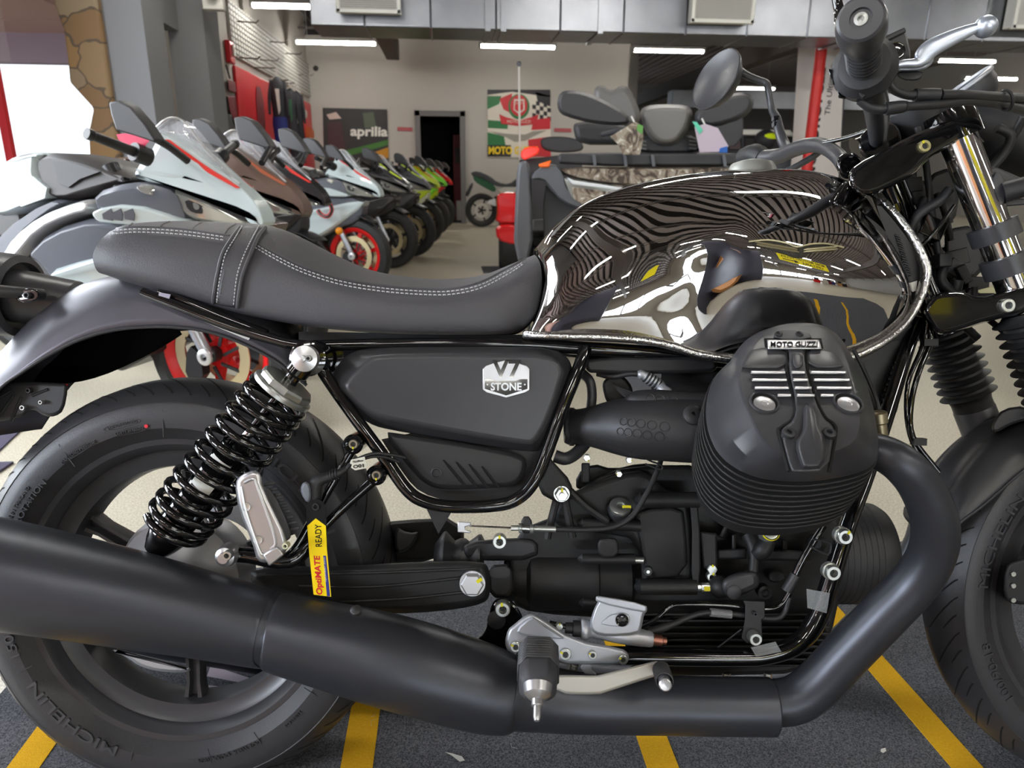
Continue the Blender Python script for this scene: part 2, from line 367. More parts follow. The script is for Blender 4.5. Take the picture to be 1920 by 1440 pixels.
# duct with its grilles and straps
M_galv = mat('galvanised_sheet', rgb(142, 144, 150), .38, 1.0, var=.3, vscale=3, bump=.15, bscale=2.5)
M_white = mat('white_enamel', rgb(226, 224, 216), .5)
M_dkslot = mat('slot_dark', rgb(58, 56, 56), .8)
YD = 7.4; d0 = WY(YD, 582, 40).x; zb = WY(YD, 900, 55).z; zt = zb+.42; XE = 9.5
t = thing('air_duct', 'long galvanised sheet metal air duct under the dark ceiling', 'air duct', Matrix.Translation((d0, YD, zb)))
b = MB(); b.box(((XE-d0)/2, .3, (zt-zb)/2), (XE-d0, .6, zt-zb)); x = .5
while x < XE-d0: b.box((x, .3, (zt-zb)/2), (.02, .62, zt-zb+.02)); x += .62
b.build('duct_body', M_galv, t, bevel=.012)
for x in (1.66, 1.81, 2.75, 5.3, 5.6): b = MB(); b.box((x, -.012, .44), (.05, .02, .9)); b.box((x, .3, -.008), (.05, .64, .016)); b.build('strap', M_galv, t)
for i, (pxa, pxb, pyb) in enumerate(((636, 754, 31), (1284, 1399, 49), (1872, 1985, 60))):
    a0, a1, zz = WY(YD, pxa, pyb), WY(YD, pxb, pyb), WY(YD, pxa, pyb).z
    g = thing('air_vent', ('square white air grille at the left end of the duct', 'white slatted air grille in the middle of the duct above the quad bike', 'white slatted air grille at the right edge over the brake lever')[i], 'air vent', Matrix.Translation(((a0.x+a1.x)/2, YD-.17, zz)))
    W_ = a1.x-a0.x; Hh = W_*.52; fr = MB(); T_ = .035
    fr.box((0, .075, Hh/2), (W_*.94, .15, Hh*.9))
    for sx in (-1, 1): fr.box((sx*(W_/2-T_/2), 0, Hh/2), (T_, .04, Hh))
    fr.box((0, 0, T_/2), (W_, .04, T_)); fr.box((0, 0, Hh-T_/2), (W_, .04, T_)); fr.build('frame', M_white, g, bevel=.004)
    MB().box((0, -.003, Hh/2), (W_-2*T_, .006, Hh-2*T_)).build('recess', M_dkslot, g)
    sl = MB(); n = 34
    for k in range(n): sl.box((-W_/2+T_+(W_-2*T_)*(k+.5)/n, -.012, Hh/2), (.006, .012, Hh-2*T_))
    if i == 0:
        for k in range(14): sl.box((0, -.012, T_+(Hh-2*T_)*(k+.5)/14), (W_-2*T_, .012, .005))
    sl.build('slats', M_white, g)
# second duct deep in the room
q0 = WY(17, 1262, 168); q1 = WY(17, 1500, 205)
t = thing('air_duct', 'pale far air duct behind the white banner', 'air duct', Matrix.Translation((q0.x, 17, q1.z)))
MB().box((3.6, .2, (q0.z-q1.z)/2), (7.2, .4, q0.z-q1.z)).build('duct_body', M_galv, t, bevel=.01)

# fluorescent strip lights
M_tube = mat('lamp_tube', (1, 1, 1), .5, emis=(1, .97, .90), es=58)
M_fix = mat('lamp_housing', rgb(200, 200, 196), .5)
ZLT = 2.92
def striplight(p, L, label, grp=None, yaw=0):
    t = thing('strip_light', label, 'ceiling light', Matrix.Translation(p) @ Matrix.Rotation(yaw, 4, 'Z'), grp)
    MB().box((0, 0, .045), (L, .13, .045)).build('housing', M_fix, t, bevel=.006)
    b = MB()
    for s in (-1, 1): b.tube([(-L/2+.03, .03*s, 0), (L/2-.03, .03*s, 0)], .019, 10)
    b.build('tube', M_tube, t)
    for s in (-1, 1): MB().box((s*(L/2-.015), 0, .005), (.03, .12, .06)).build('end_cap', M_fix, t); MB().tube([(s*L*.35, 0, .06), (s*L*.35, 0, ZC-p[2])], .004, 6).build('hanger_wire', M_fix, t)
for (a, bb, yy, lb) in ((473, 665, 13, 'strip light at top left above the slatwall, partly behind the duct'), (555, 707, 81, 'strip light left of the hanging beam under the duct'), (898, 1044, 88, 'strip light above the crest poster'),
                        (1183, 1324, 96, 'strip light right of centre above the round mirror'), (1750, 1871, 115, 'strip light just right of the brake lever'), (1800, 1912, 148, 'low strip light above the headlight'), (1355, 1456, 166, 'strip light seen behind the round mirror')):
    zz = ZLT if yy < 160 else 2.9
    p0 = WZ(zz, a, yy); p1 = WZ(zz, bb, yy); L = p1.x-p0.x
    striplight(((p0+p1)/2)[:2]+(zz,), L, lb)
for i, (x, y) in enumerate(((-1.2, -4), (1.6, -4), (4.4, -4), (-1.2, -1.4), (1.6, -1.4), (4.4, -1.4), (-1.2, 2.2), (1.6, 2.2), (4.4, 2.2), (-1.2, 5.2), (1.6, 5.2), (4.4, 5.2), (7.5, 0), (7.5, 5), (-4.5, -1.4), (-4.5, -4), (-1.2, -7.5), (2.4, -7.5), (6, -7.5), (-5, -7.5), (-1.2, -11), (2.4, -11), (6, -11))):
    striplight((x, y, ZLT), 1.3, 'strip light seen only as a reflection in the fuel tank', 'strip lights over the bike')
# ================= floor coverings =================
M_mat = mat('mat_pile', rgb(70, 71, 76), .95, bump=.9, bscale=900, spec=.1)
nt, bs = nodes(M_mat); tc = nt.nodes.new('ShaderNodeTexCoord'); vo = nt.nodes.new('ShaderNodeTexNoise'); vo.inputs['Scale'].default_value = 420; vo.inputs['Detail'].default_value = 4
rp = nt.nodes.new('ShaderNodeValToRGB'); e = rp.color_ramp.elements; e[0].position = .35; e[0].color = (*rgb(56, 57, 61), 1); e[1].position = .72; e[1].color = (*rgb(112, 113, 118), 1)
nt.links.new(tc.outputs['Object'], vo.inputs['Vector']); nt.links.new(vo.outputs['Fac'], rp.inputs[0]); nt.links.new(rp.outputs[0], bs.inputs['Base Color'])
M_gold = mat('mat_yellow_stripe', rgb(214, 164, 36), .95, bump=.9, bscale=900, var=.25, vscale=300, spec=.1)
M_lil = mat('mat_lilac_print', rgb(178, 166, 176), .95, bump=.6, bscale=700, spec=.1)
mt = thing('floor_mat', 'charcoal carpet mat with yellow parking stripes under the black roadster', 'mat', Matrix.Translation((.6, .9, 0)))
x0, x1, y0, y1 = -.84-.6, 2.1, -1.7, 1.562-.9
MB().rings([[Vector((x, y, z)) for x, y in rrect(x0, y0, x1, y1, .0)] for z in (0, .006)]).build('mat_pile', M_mat, mt, bevel=.002)
for x in (-.70, -.165, .33, .825, 1.36):
    MB().box((x-.6, -.35, .0064), (.052, 1.78, .0012)).build('yellow_stripe', M_gold, mt)
b = MB()
for P_ in ([(352, 1238), (380, 1240), (376, 1252), (350, 1250)], [(395, 1247), (480, 1275), (462, 1282), (388, 1268)], [(368, 1262), (384, 1264), (374, 1290), (360, 1290)], [(386, 1284), (455, 1292), (440, 1300), (384, 1296)]):
    b.rings([[WZ(.0062+z, x, y)-Vector((.6, .9, 0)) for x, y in P_] for z in (0, .001)])
b.build('printed_lettering', M_lil, mt)
b = MB()
for P_ in ([(834, 1410), (846, 1412), (866, 1418), (872, 1426), (862, 1428), (846, 1416)], [(1652, 1404), (1660, 1402), (1662, 1408), (1656, 1412), (1651, 1409)]): b.rings([[WZ(.007+z, x, y)-Vector((.6, .9, 0)) for x, y in P_] for z in (0, .001)])
for i in range(260):
    x = random.uniform(x0+.05, x1-.1); y = random.uniform(y0+.6, y1-.02); a = random.uniform(0, 6.3); l = random.uniform(.004, .014)
    b.tube([(x, y, .007), (x+l*cos(a), y+l*sin(a), .0085), (x+l*1.6*cos(a+.6), y+l*1.6*sin(a+.6), .007)], .00022, 3)
l_ = b.build('lint', mat('lint', rgb(190, 188, 182), .9), mt); l_['kind'] = 'stuff'
M_rug = mat('rug_purple_grey', rgb(84, 80, 96), .95, bump=.5, bscale=700, spec=.1)
r_ = thing('floor_mat', 'grey-purple rug at the left edge, far edge level with the rear tyre', 'mat', Matrix.Translation((-2.0, 1.7, 0)))
MB().box((0, .1, .004), (1.1, .98, .008)).build('mat_pile', M_rug, r_)
r_ = thing('floor_mat', 'grey-purple rug with pale scuffs below the tail of the roadster', 'mat', Matrix.Translation((-2.1, 2.9, 0)) )
o = [WZ(0, x, y) for x, y in ((78, 772), (0, 846), (-60, 900), (-300, 800), (-200, 700), (90, 720))]
MB().rings([[Vector((p.x+2.1, p.y-2.9, z)) for p in o] for z in (0, .006)]).build('mat_pile', M_rug, r_)
b = MB()
for x, y, s in ((40, 802, 6), (48, 792, 4), (18, 812, 3)): p = WZ(0, x, y); b.lathe([(s*.004, 0), (s*.004, .001)], (p.x+2.1, p.y-2.9, .006), (0, 0, 1), 7)
b.build('scuff', M_lil, r_)
q = WZ(0, 915, 510); MB()
r_ = thing('floor_mat', 'small dark mat on the far floor beside the red quad bike wheel', 'mat', Matrix.Translation((q.x+.3, q.y+.15, 0))); MB().box((0, 0, .004), (.7, .5, .008)).build('mat_pile', M_mat, r_)

# ================= left display wall =================
PL = lambda x, y, d: WX(XL+.004+d, x, y)
M_slat = mat('slatwall_white', rgb(206, 204, 196), .6); M_line = mat('slatwall_line', rgb(120, 118, 114), .7)
A0, A1 = PL(428, 60, 0).y, YB-.06; zt0 = PL(588, 129, 0).z; zb0 = PL(588, 188, 0).z
sw_ = thing('slatwall_panel', 'white gridded display panel high on the left wall above the red panels', 'display panel', Matrix.Translation((XL, A0, zb0)))
MB().box((.02, (A1-A0)/2, (zt0-zb0)/2), (.03, A1-A0, zt0-zb0)).build('panel_board', M_slat, sw_)
b = MB(); n = 44
for i in range(n): b.box((.036, (A1-A0)*(i+.5)/n, (zt0-zb0)/2), (.004, .010, zt0-zb0))
for i in range(10): b.box((.039, (A1-A0)/2, (zt0-zb0)*(i+.5)/10), (.006, A1-A0, .012))
b.build('wire_grid', M_line, sw_)
for x, y in ((445, 40), (448, 108), (487, 112), (506, 78), (535, 100), (560, 140)):
    p = PL(x, y, .05); MB().tube([p-Vector((XL, A0, zb0)), p-Vector((XL, A0, zb0))+Vector((.22, 0, -.01)), p-Vector((XL, A0, zb0))+Vector((.25, 0, .02))], .008, 8).build('hook', M_steel, sw_)
M_red = mat('panel_red', rgb(206, 34, 44), .35, var=.25, vscale=1.2); M_redd = mat('panel_dark_red', rgb(120, 22, 40), .4)
rp_ = thing('wall_graphic', 'long glossy red graphic panel on the left wall behind the hanging suits', 'wall panel', Matrix.Translation((XL, A0, 0)))
za, zbb = PL(440, 124, 0).z, PL(588, 330, 0).z
MB().box((.02, (A1-A0)/2, (za+.15)/2), (.03, A1-A0-.05, za-.15)).build('panel_board', M_red, rp_, bevel=.01)
o_ = Vector((XL, A0, 0))
for P_, m_ in (([(478, 160), (492, 165), (500, 260), (486, 255)], M_redd), ([(556, 200), (566, 202), (572, 300), (562, 300)], M_redd), ([(500, 262), (516, 262), (520, 300), (500, 300)], mat('panel_pink', rgb(190, 90, 120), .5)), ([(470, 250), (500, 250), (505, 300), (470, 290)], mat('panel_purple', rgb(110, 30, 90), .5)), ([(572, 236), (588, 240), (590, 262), (573, 258)], mat('panel_orange', rgb(206, 90, 30), .5)), ([(568, 205), (576, 206), (577, 222), (569, 220)], M_slat)):
    MB().panel(lambda x, y, d: PL(x, y, d)-o_, P_, [(0, .03), (0, .04)], 1).build('printed_shape', m_, rp_)
for P_, nm, lb, m_ in (([(427, 149), (441, 153), (443, 174), (430, 170)], 'wall_sign', 'small dark red sign on the left wall above the red box', M_redd), ([(427, 180), (441, 180), (446, 238), (432, 211)], 'display_card', 'tall red card at the near end of the left display wall', M_redd), ([(420, 213), (434, 215), (440, 246), (425, 246)], 'speaker', 'small black box on the left wall below the red card', M_plas_ := mat('black_box', rgb(40, 44, 46), .6))):
    t = thing(nm, lb, {'wall_sign': 'sign', 'display_card': 'card', 'speaker': 'speaker'}[nm], Matrix.Translation(PL(P_[0][0], P_[0][1], 0))); q = PL(P_[0][0], P_[0][1], 0)
    MB().panel(lambda x, y, d: PL(x, y, d)-q, P_, [(0, 0), (0, .05)], 0).build('face', m_, t, bevel=.004)
p = PL(426, 98, 0); t = thing('fire_alarm', 'small red fire alarm horn with white strobe high on the left wall', 'fire alarm', Matrix.Translation(p)); MB().box((.03, 0, 0), (.06, .17, .24)).build('body', M_red, t, bevel=.01); MB().box((.07, .02, .02), (.02, .06, .12)).build('strobe', M_white, t, bevel=.005)
p = WY(YP2-.1, 403, 6); t = thing('emergency_light', 'small white lamp box at the top of the grey pier', 'lamp', Matrix.Translation(p)); MB().box((0, -.03, 0), (.16, .08, .12)).build('body', M_white, t, bevel=.01); MB().lathe([(.03, 0), (.04, .05), (.03, .055), (0, .055)], (.02, -.07, .03), (0, -1, .3), 16).build('lamp_head', M_white, t)
p = PL(424, 122, .02); t = thing('wall_bracket', 'thin dark rod leaning on the left wall under the fire alarm', 'rod', Matrix.Translation(p)); q = PL(431, 147, .02)-p; MB().tube([(0, 0, 0), q], .012, 8).build('rod', M_steel, t)
p = PL(592, 128, .15); t = thing('camera', 'tiny dark camera in the far corner above the display wall', 'camera', Matrix.Translation(p)); MB().sphere((0, 0, 0), .05, 12).build('body', M_dkslot, t)
# garments on hangers
def garment(x, y0, y1, wpx, off, mats, label, cat='suit'):
    top = WX(XL+off, x, y0); bot = WX(XL+off, x, y1); h = top.z-bot.z; w_ = wpx*(top-CP).length/F*.9
    t = thing('hanging_suit', label, cat, Matrix.Translation(top), 'riding suits hung from the display wall')
    R_ = []
    for u, k in ((0, .22), (.03, .5), (.08, .95), (.2, 1.0), (.45, .8), (.52, .85), (.75, .8), (1, .7)):
        wv = w_*k/2; R_.append([Vector((cos(a)*wv*(1+.08*sin(3*a+u*9)), sin(a)*wv*.5, -h*u)) for a in [2*pi*j/20 for j in range(20)]])
    MB().rings(R_).build('body', mats[0], t, ang=70)
    for s in (-1, 1): MB().tube([(s*w_*.36, 0, -h*.06), (s*w_*.52, -.03, -h*.25), (s*w_*.55, -.05, -h*.45)], [w_*.12, w_*.1, w_*.08], 10, 3).build('sleeve', mats[0], t)
    if len(mats) > 1: MB().rings([[p*1.06+Vector((0, 0, -.0)) for p in r_] for r_ in R_[4:7]]).build('lower_panel', mats[1], t, ang=70)
    MB().panel(lambda px, py, d: Vector((px, -d, py)), [(-w_*.12, -h*.15), (w_*.12, -h*.15), (w_*.1, -h*.4), (-w_*.02, -h*.45)], [(0, w_*.20), (0, w_*.27)], 0).build('chest_print', mats[-1] if len(mats) > 2 else M_slat, t)
    MB().tube([Vector((XL+.02, top.y, top.z+.10))-Vector((XL, A0, zb0)), top+Vector((-.01, 0, .10))-Vector((XL, A0, zb0))], .009, 8).build('hook', M_steel, sw_)
    b = MB(); b.tube([(0, 0, .0), (0, 0, .05), (.0, 0, .09), (.02, 0, .08)], .006, 8, 3); b.bar((-w_*.35, 0, -.03), (0, 0, .01), .01, .01); b.bar((w_*.35, 0, -.03), (0, 0, .01), .01, .01); b.build('hanger', M_slat, t)
M_blk = mat('suit_black', rgb(32, 32, 38), .6); M_blu = mat('suit_blue', rgb(34, 48, 120), .6); M_grn = mat('suit_green', rgb(40, 90, 60), .6)
garment(519, 143, 300, 30, .30, [M_blk, M_blu], 'black and blue riding suit hung nearest on the left display wall')
garment(543, 165, 305, 24, .30, [M_blk, M_blk, M_grn], 'black riding suit with a green flash, second on the display wall')
garment(555, 170, 305, 24, .34, [M_blk], 'black riding suit with a pale chest print, farthest on the display wall')

# ================= back wall =================
PW_ = lambda x, y, d: WY(YB-.005-d, x, y)
def sub(o): return lambda x, y, d: PW_(x, y, d)-o
p = PW_(668, 250, 0); S_ = sub(p)
t = thing('poster', 'dark poster with white lower-case lettering left of the dark doorway', 'poster', Matrix.Translation(p))
MB().panel(S_, [(605, 202), (726, 205), (730, 330), (608, 330)], [(0, 0), (0, .02)], 0).build('board', mat('poster_black', rgb(36, 34, 34), .5), t)
text_px('aprilia', S_, (692, 249), 70, 24, .024, 1, .003, 'lettering', M_white, t, bold=.03)
for P_, m_ in (([(640, 284), (728, 262), (728, 272), (640, 296)], mat('poster_green', rgb(60, 110, 40), .5)), ([(612, 215), (630, 210), (640, 222), (618, 224)], mat('poster_pale', rgb(200, 180, 170), .5)), ([(614, 230), (640, 228), (650, 300), (616, 300)], mat('poster_maroon', rgb(60, 30, 34), .5)), ([(700, 286), (728, 276), (729, 296), (706, 300)], mat('poster_gold', rgb(190, 130, 20), .5)), ([(680, 212), (700, 210), (706, 240), (684, 240)], mat('poster_olive', rgb(74, 84, 66), .5))):
    MB().panel(S_, P_, [(0, .019), (0, .022)], 0).build('printed_shape', m_, t)
p = PW_(973, 230, 0); S_ = sub(p)
t = thing('poster', 'tall tricolour poster with a red shield and eagle right of the doorway', 'poster', Matrix.Translation(p))
M_pg = mat('crest_green', rgb(40, 110, 60), .5); M_pr = mat('crest_red', rgb(200, 40, 50), .5); M_pw = mat('crest_cream', rgb(222, 214, 200), .5); M_pk = mat('crest_black', rgb(36, 32, 36), .5); M_py = mat('crest_yellow', rgb(244, 206, 20), .5)
MB().panel(S_, [(914, 168), (1032, 168), (1033, 295), (915, 295)], [(0, 0), (0, .02)], 0).build('board', M_pw, t)
def shp(P_, m_, d=.022, r=0, nm='printed_shape'): MB().panel(S_, P_, [(0, .018), (0, d)], r).build(nm, m_, t)
shp([(914, 168), (1032, 168), (1032, 182), (960, 172), (914, 178)], M_pk); shp([(914, 180), (940, 180), (936, 195), (914, 205)], M_pg); shp([(915, 225), (952, 228), (952, 242), (915, 240)], M_pg); shp([(914, 248), (945, 255), (950, 285), (915, 292)], M_pg)
shp([(1000, 225), (1032, 220), (1032, 242), (996, 244)], M_pr); shp([(990, 262), (1032, 256), (1033, 294), (992, 294)], M_pr); shp([(936, 185), (960, 175), (962, 215), (944, 205)], M_pr); shp([(914, 272), (958, 272), (958, 294), (914, 294)], M_pk)
shp([(1004, 172), (1032, 180), (1032, 200), (1008, 190)], M_pk)
for i in range(5):
    for j in range(4):
        if (i+j) % 2: shp([(998+i*7, 188+j*8+i*1.5), (1005+i*7, 189+j*8+i*1.5), (1005+i*7, 197+j*8+i*1.5), (998+i*7, 196+j*8+i*1.5)], M_pk, .021)
shp([(973+20*cos(a), 200+24*sin(a)) for a in [2*pi*i/24 for i in range(24)]], M_pg, .024); shp([(973+16*cos(a), 198+20*sin(a)) for a in [2*pi*i/24 for i in range(24)]], M_pr, .027)
shp([(964, 186), (983, 186), (984, 206), (973, 214), (963, 206)], M_pw, .030); shp([(966, 189), (981, 189), (981, 205), (973, 211), (965, 205)], M_pr, .033); text_px('GUZZI', S_, (973, 193), 13, 4, .035, 0, .002, 'lettering', M_pw, t)
shp([(936, 214), (950, 220), (973, 226), (996, 220), (1010, 214), (1006, 232), (973, 236), (940, 232)], M_pr, .036); text_px('MOTO GUZZI', S_, (973, 228), 44, 6, .039, 0, .002, 'lettering', M_pw, t)
shp([(916, 246), (945, 250), (965, 252), (985, 252), (1000, 246), (1026, 244), (1000, 256), (985, 264), (965, 266), (950, 258)], mat('crest_grey', rgb(150, 144, 134), .5), .024)
text_px('MOTO GUZZI', S_, (962, 282), 92, 15, .027, 0, .003, 'lettering', M_py, t, bold=.04)
for (x, y, w_, lb) in ((759, 242, 28, 'small red notice beside the dark doorway'), (1055, 244, 32, 'small red notice between the crest poster and the quad bike')):
    p = PW_(x, y, 0); t = thing('notice', lb, 'sign', Matrix.Translation(p)); MB().panel(sub(p), [(x-w_/2, y-4), (x+w_/2, y-3), (x+w_/2, y+4), (x-w_/2, y+3)], [(0, 0), (0, .01)], 0).build('plate', mat('notice_red', rgb(170, 80, 84), .5), t)
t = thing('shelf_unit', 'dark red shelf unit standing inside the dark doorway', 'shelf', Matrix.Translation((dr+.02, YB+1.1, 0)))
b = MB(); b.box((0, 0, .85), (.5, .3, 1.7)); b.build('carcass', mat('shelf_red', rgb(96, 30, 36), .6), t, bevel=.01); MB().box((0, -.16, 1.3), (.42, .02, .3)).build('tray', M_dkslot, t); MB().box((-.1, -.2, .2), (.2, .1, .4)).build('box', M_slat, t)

# ================= row of sport motorcycles =================
def symp(Fr_, outline, yref, levels, rnd=1):
    """side outline in pixels read on the plane yref, then made solid across the machine; levels: (inset in m, y)"""
    ol = chaikin(outline, rnd) if rnd else outline; L2 = []
    def tp_(x, z):
        if Fr_ is not S1: return 1
        f = 1 if x < -.32 else max(.22, 1-.80*((x+.32)/.46)**1.25)
        return f*(1 if z < .82 else max(.5, 1-.55*(z-.82)/.28))
    for q in ol:
        y = yref
        for _ in range(5): p = Fr_.P(q[0], q[1], y); y = yref*tp_(p.x, p.z)
        L2.append(Vector((p.x, p.z)))
    b = MB(); b.rings([[Vector((q.x, y*tp_(q.x, q.y), q.y)) for q in inset(L2, d)] for d, y in levels]); return b
MS = dict(main=mat('fairing_main', rgb(196, 208, 210), .12, coat=.6), second=mat('fairing_second', rgb(92, 95, 104), .35), stripe=mat('fairing_stripe', rgb(214, 50, 40), .3), rim=mat('rim_red', rgb(226, 34, 34), .3),
          body=mat('fairing_black', rgb(34, 34, 36), .35), seatc=mat('tank_matt', rgb(52, 48, 47), .45, bump=.1), spar=mat('frame_silver', rgb(206, 206, 206), .3, .5), tyre=mat('bike_tyre', rgb(40, 40, 41), .6),
          lamp=mat('headlamp_clear', rgb(190, 190, 184), .08, .6), mir=mat('mirror_dark', rgb(50, 49, 51), .5), gold=mat('fork_slider', rgb(190, 196, 206), .25, .7), disc=mat('disc_steel', rgb(206, 190, 150), .3, .7), amber=mat('amber_lens', rgb(244, 150, 20), .3), screen=mat('windscreen', (.8, .8, .85), .03, alpha=.2, spec=.8), red2=mat('tag_magenta', rgb(214, 30, 80), .5))
H1 = WZ(.30, 418, 655); YW = -.34
S1 = Frame((H1.x, H1.y, 0), YW)
def sportbike():
    t = thing('sport_motorcycle', '', 'motorcycle', S1.M)
    def wheel2(x, par=t):
        w_ = MB().lathe([(.292, 0), (.288, -.03), (.275, -.05), (.235, -.056), (.216, -.045), (.216, .045), (.235, .056), (.275, .05), (.288, .03), (.292, 0)], (x, 0, .295), (0, 1, 0), 56, cap=False).build('wheel', MS['tyre'], par)
        b = MB(); b.lathe([(.222, -.046), (.216, -.05), (.205, -.044), (.186, -.03), (.186, .03), (.205, .044), (.222, .046)], (x, 0, .295), (0, 1, 0), 56, cap=False)
        for i in range(6):
            a = i*pi/3+.3; d = Vector((cos(a), 0, sin(a))); s = Vector((-sin(a), 0, cos(a))); c = Vector((x, 0, .295))
            b.rings([[c+d*r_+s*(h_*u)+Vector((0, v*.014, 0)) for u, v in ((-1, -1), (1, -1), (1, 1), (-1, 1))] for r_, h_ in ((.04, .018), (.12, .012), (.19, .018))])
        b.lathe([(.05, -.04), (.05, .04)], (x, 0, .295), (0, 1, 0), 24); b.build('rim', MS['rim'], w_)
        b = MB()
        for s in (-1, 1):
            b.lathe([(.115, s*.058), (.155, s*.058), (.155, s*.063), (.115, s*.063), (.115, s*.058)], (x, 0, .295), (0, 1, 0), 48, cap=False)
        b.build('brake_disc', MS['disc'], w_); b = MB()
        for s in (-1, 1):
            for i in range(8): a = i*pi/4; b.bar((x+cos(a)*.045, s*.06, .295+sin(a)*.045), (x+cos(a+.3)*.12, s*.06, .295+sin(a+.3)*.12), .012, .006, (0, 1, 0))
        b.lathe([(0, -.095), (.014, -.095), (.02, -.085), (.028, -.08), (.028, .08), (.02, .085), (0, .09)], (x, 0, .295), (0, 1, 0), 24); b.build('disc_carrier', MS['body'], w_)
    wheel2(0); wheel2(-1.40)
    MB().lathe([(.030, -.10), (.030, -.108), (.024, -.112), (.013, -.112), (.012, -.10), (0, -.10)], (0, 0, .295), (0, 1, 0), 28).build('axle_nut', MS['spar'], t)
    for s in (-1, 1):
        MB().tube([(-.0, s*.085, .295), (-.17, s*.085, .66)], .022, 14).build('fork_leg', MS['gold'], t); MB().tube([(-.12, s*.085, .56), (-.30, s*.085, .95)], .028, 14).build('fork_tube', MS['body'], t)
    MB().panel(lambda x, z, y: Vector((x, y, z)), [(-.10, .20), (-.02, .20), (-.02, .30), (-.07, .34)], [(0, -.10), (0, -.06)], 1).build('brake_caliper', MS['body'], t)
    rows = []
    for r_, y in ((.318, -.075), (.322, -.045), (.325, 0), (.322, .045), (.318, .075)): rows.append([Vector((cos(a)*r_, y, .295+sin(a)*r_)) for a in [radians(d) for d in (55, 75, 95, 115, 140, 160)]])
    MB().surf(rows, 3, 2).build('front_mudguard', MS['body'], t, solid=.004, ang=60)
    U = lambda ol, yr, lv, nm, m, r=1, bv=.004: symp(S1, ol, yr, lv, r).build(nm, MS[m], t, bevel=bv, ang=40)
    U([(295, 244), (330, 262), (400, 310), (450, 347), (486, 385), (500, 427), (468, 420), (450, 393), (363, 347), (333, 350), (267, 337), (258, 323), (300, 270)], -.14, [(.03, .21), (0, .17), (0, -.17), (.03, -.21)], 'nose_fairing', 'main')
    U([(312, 262), (322, 262), (400, 318), (452, 352), (446, 353), (395, 324)], -.155, [(0, .2035), (0, -.2035)], 'stripe', 'stripe', 0, 0)
    U([(288, 240), (300, 228), (322, 222), (345, 232), (400, 300), (450, 347), (400, 312), (330, 264)], -.10, [(.012, .11), (0, .10), (0, -.10), (.012, -.11)], 'windscreen', 'screen', 1, 0)
    P_ = [S1.P(x, y, yy) for x, y, yy in ((292, 240, -.05), (308, 226, -.045), (324, 221, -.03), (344, 228, -.01), (372, 262, 0), (400, 296, 0), (430, 327, -.01), (450, 345, -.02))]
    MB().tube(P_, .0045, 8, 4).build('screen_edge', MS['spar'], t)
    U([(322, 348), (365, 345), (452, 395), (470, 420), (440, 404), (345, 356)], -.16, [(0, .19), (0, -.19)], 'lamp_brow', 'body')
    U([(325, 353), (345, 360), (400, 380), (440, 402), (480, 425), (420, 420), (360, 412), (335, 390)], -.16, [(.01, .185), (0, .16), (0, -.16), (.01, -.185)], 'headlamp', 'lamp')
    U([(255, 350), (268, 344), (292, 350), (294, 370), (270, 366)], -.20, [(.008, .225), (0, .2), (0, -.2), (.008, -.225)], 'turn_signal', 'lamp')
    U([(180, 362), (250, 340), (292, 346), (330, 358), (345, 395), (352, 420), (260, 402), (190, 400)], -.18, [(.02, .215), (0, .19), (0, -.19), (.02, -.215)], 'side_fairing', 'second')
    U([(182, 392), (250, 380), (345, 408), (362, 424), (300, 424), (200, 418), (188, 410)], -.20, [(.006, .235), (0, .22), (0, -.22), (.006, -.235)], 'vent_panel', 'main')
    for x in (192, 210, 232): U([(x, 397+(232-x)*.1), (x+16, 391), (x+20, 402), (x+19, 414), (x+2, 411)], -.236, [(0, -.234), (0, -.238)], 'vent', 'second', 0, 0)
    U([(16, 480), (40, 440), (90, 400), (150, 378), (182, 372), (184, 398), (150, 405), (90, 432), (50, 480), (30, 500)], -.15, [(.01, .19), (0, .16), (0, -.16), (.01, -.19)], 'frame_spar', 'spar')
    U([(-40, 500), (5, 430), (90, 372), (130, 378), (90, 402), (40, 442), (14, 485), (-20, 520)], -.16, [(.01, .17), (0, .14), (0, -.14), (.01, -.17)], 'seat_side', 'second')
    U([(52, 478), (100, 430), (190, 404), (300, 426), (400, 430), (430, 480), (400, 530), (300, 560), (180, 560), (110, 540), (90, 500)], -.16, [(.02, .19), (0, .16), (0, -.16), (.02, -.19)], 'engine_cover', 'second')
    U([(90, 510), (172, 484), (250, 470), (390, 440), (440, 450), (300, 560), (210, 610), (140, 580), (110, 545)], -.19, [(.015, .225), (0, .2), (0, -.2), (.015, -.225)], 'belly_fairing', 'main')
    U([(5, 320), (18, 300), (50, 288), (92, 285), (72, 305), (92, 366), (86, 380), (15, 408), (2, 395)], -.13, [(.012, .17), (0, .14), (0, -.14), (.012, -.17)], 'tail_cowl', 'main')
    U([(92, 285), (140, 292), (190, 305), (250, 330), (252, 342), (170, 365), (130, 378), (98, 368), (72, 305)], -.12, [(.016, .16), (0, .12), (0, -.12), (.016, -.16)], 'tank_cover', 'seatc')
    U([(98, 300), (140, 306), (188, 322), (150, 336), (128, 352), (110, 344)], -.163, [(0, .164), (0, -.164)], 'cover_facet', 'mir', 0, .001)
    U([(20, 345), (60, 330), (88, 352), (84, 372), (40, 388), (14, 372)], -.173, [(0, .1735), (0, -.1735)], 'cowl_facet', 'main', 0, .002)
    U([(345, 372), (378, 384), (392, 398), (372, 402), (352, 394)], -.186, [(0, .188), (0, -.188)], 'lamp_bowl', 'body', 1, 0)
    U([(396, 392), (430, 408), (438, 414), (408, 412)], -.186, [(0, .188), (0, -.188)], 'lamp_bowl', 'spar', 1, 0)
    U([(360, 378), (372, 383), (374, 392), (364, 394)], -.189, [(0, .190), (0, -.190)], 'lamp_lens', 'lamp', 1, 0)
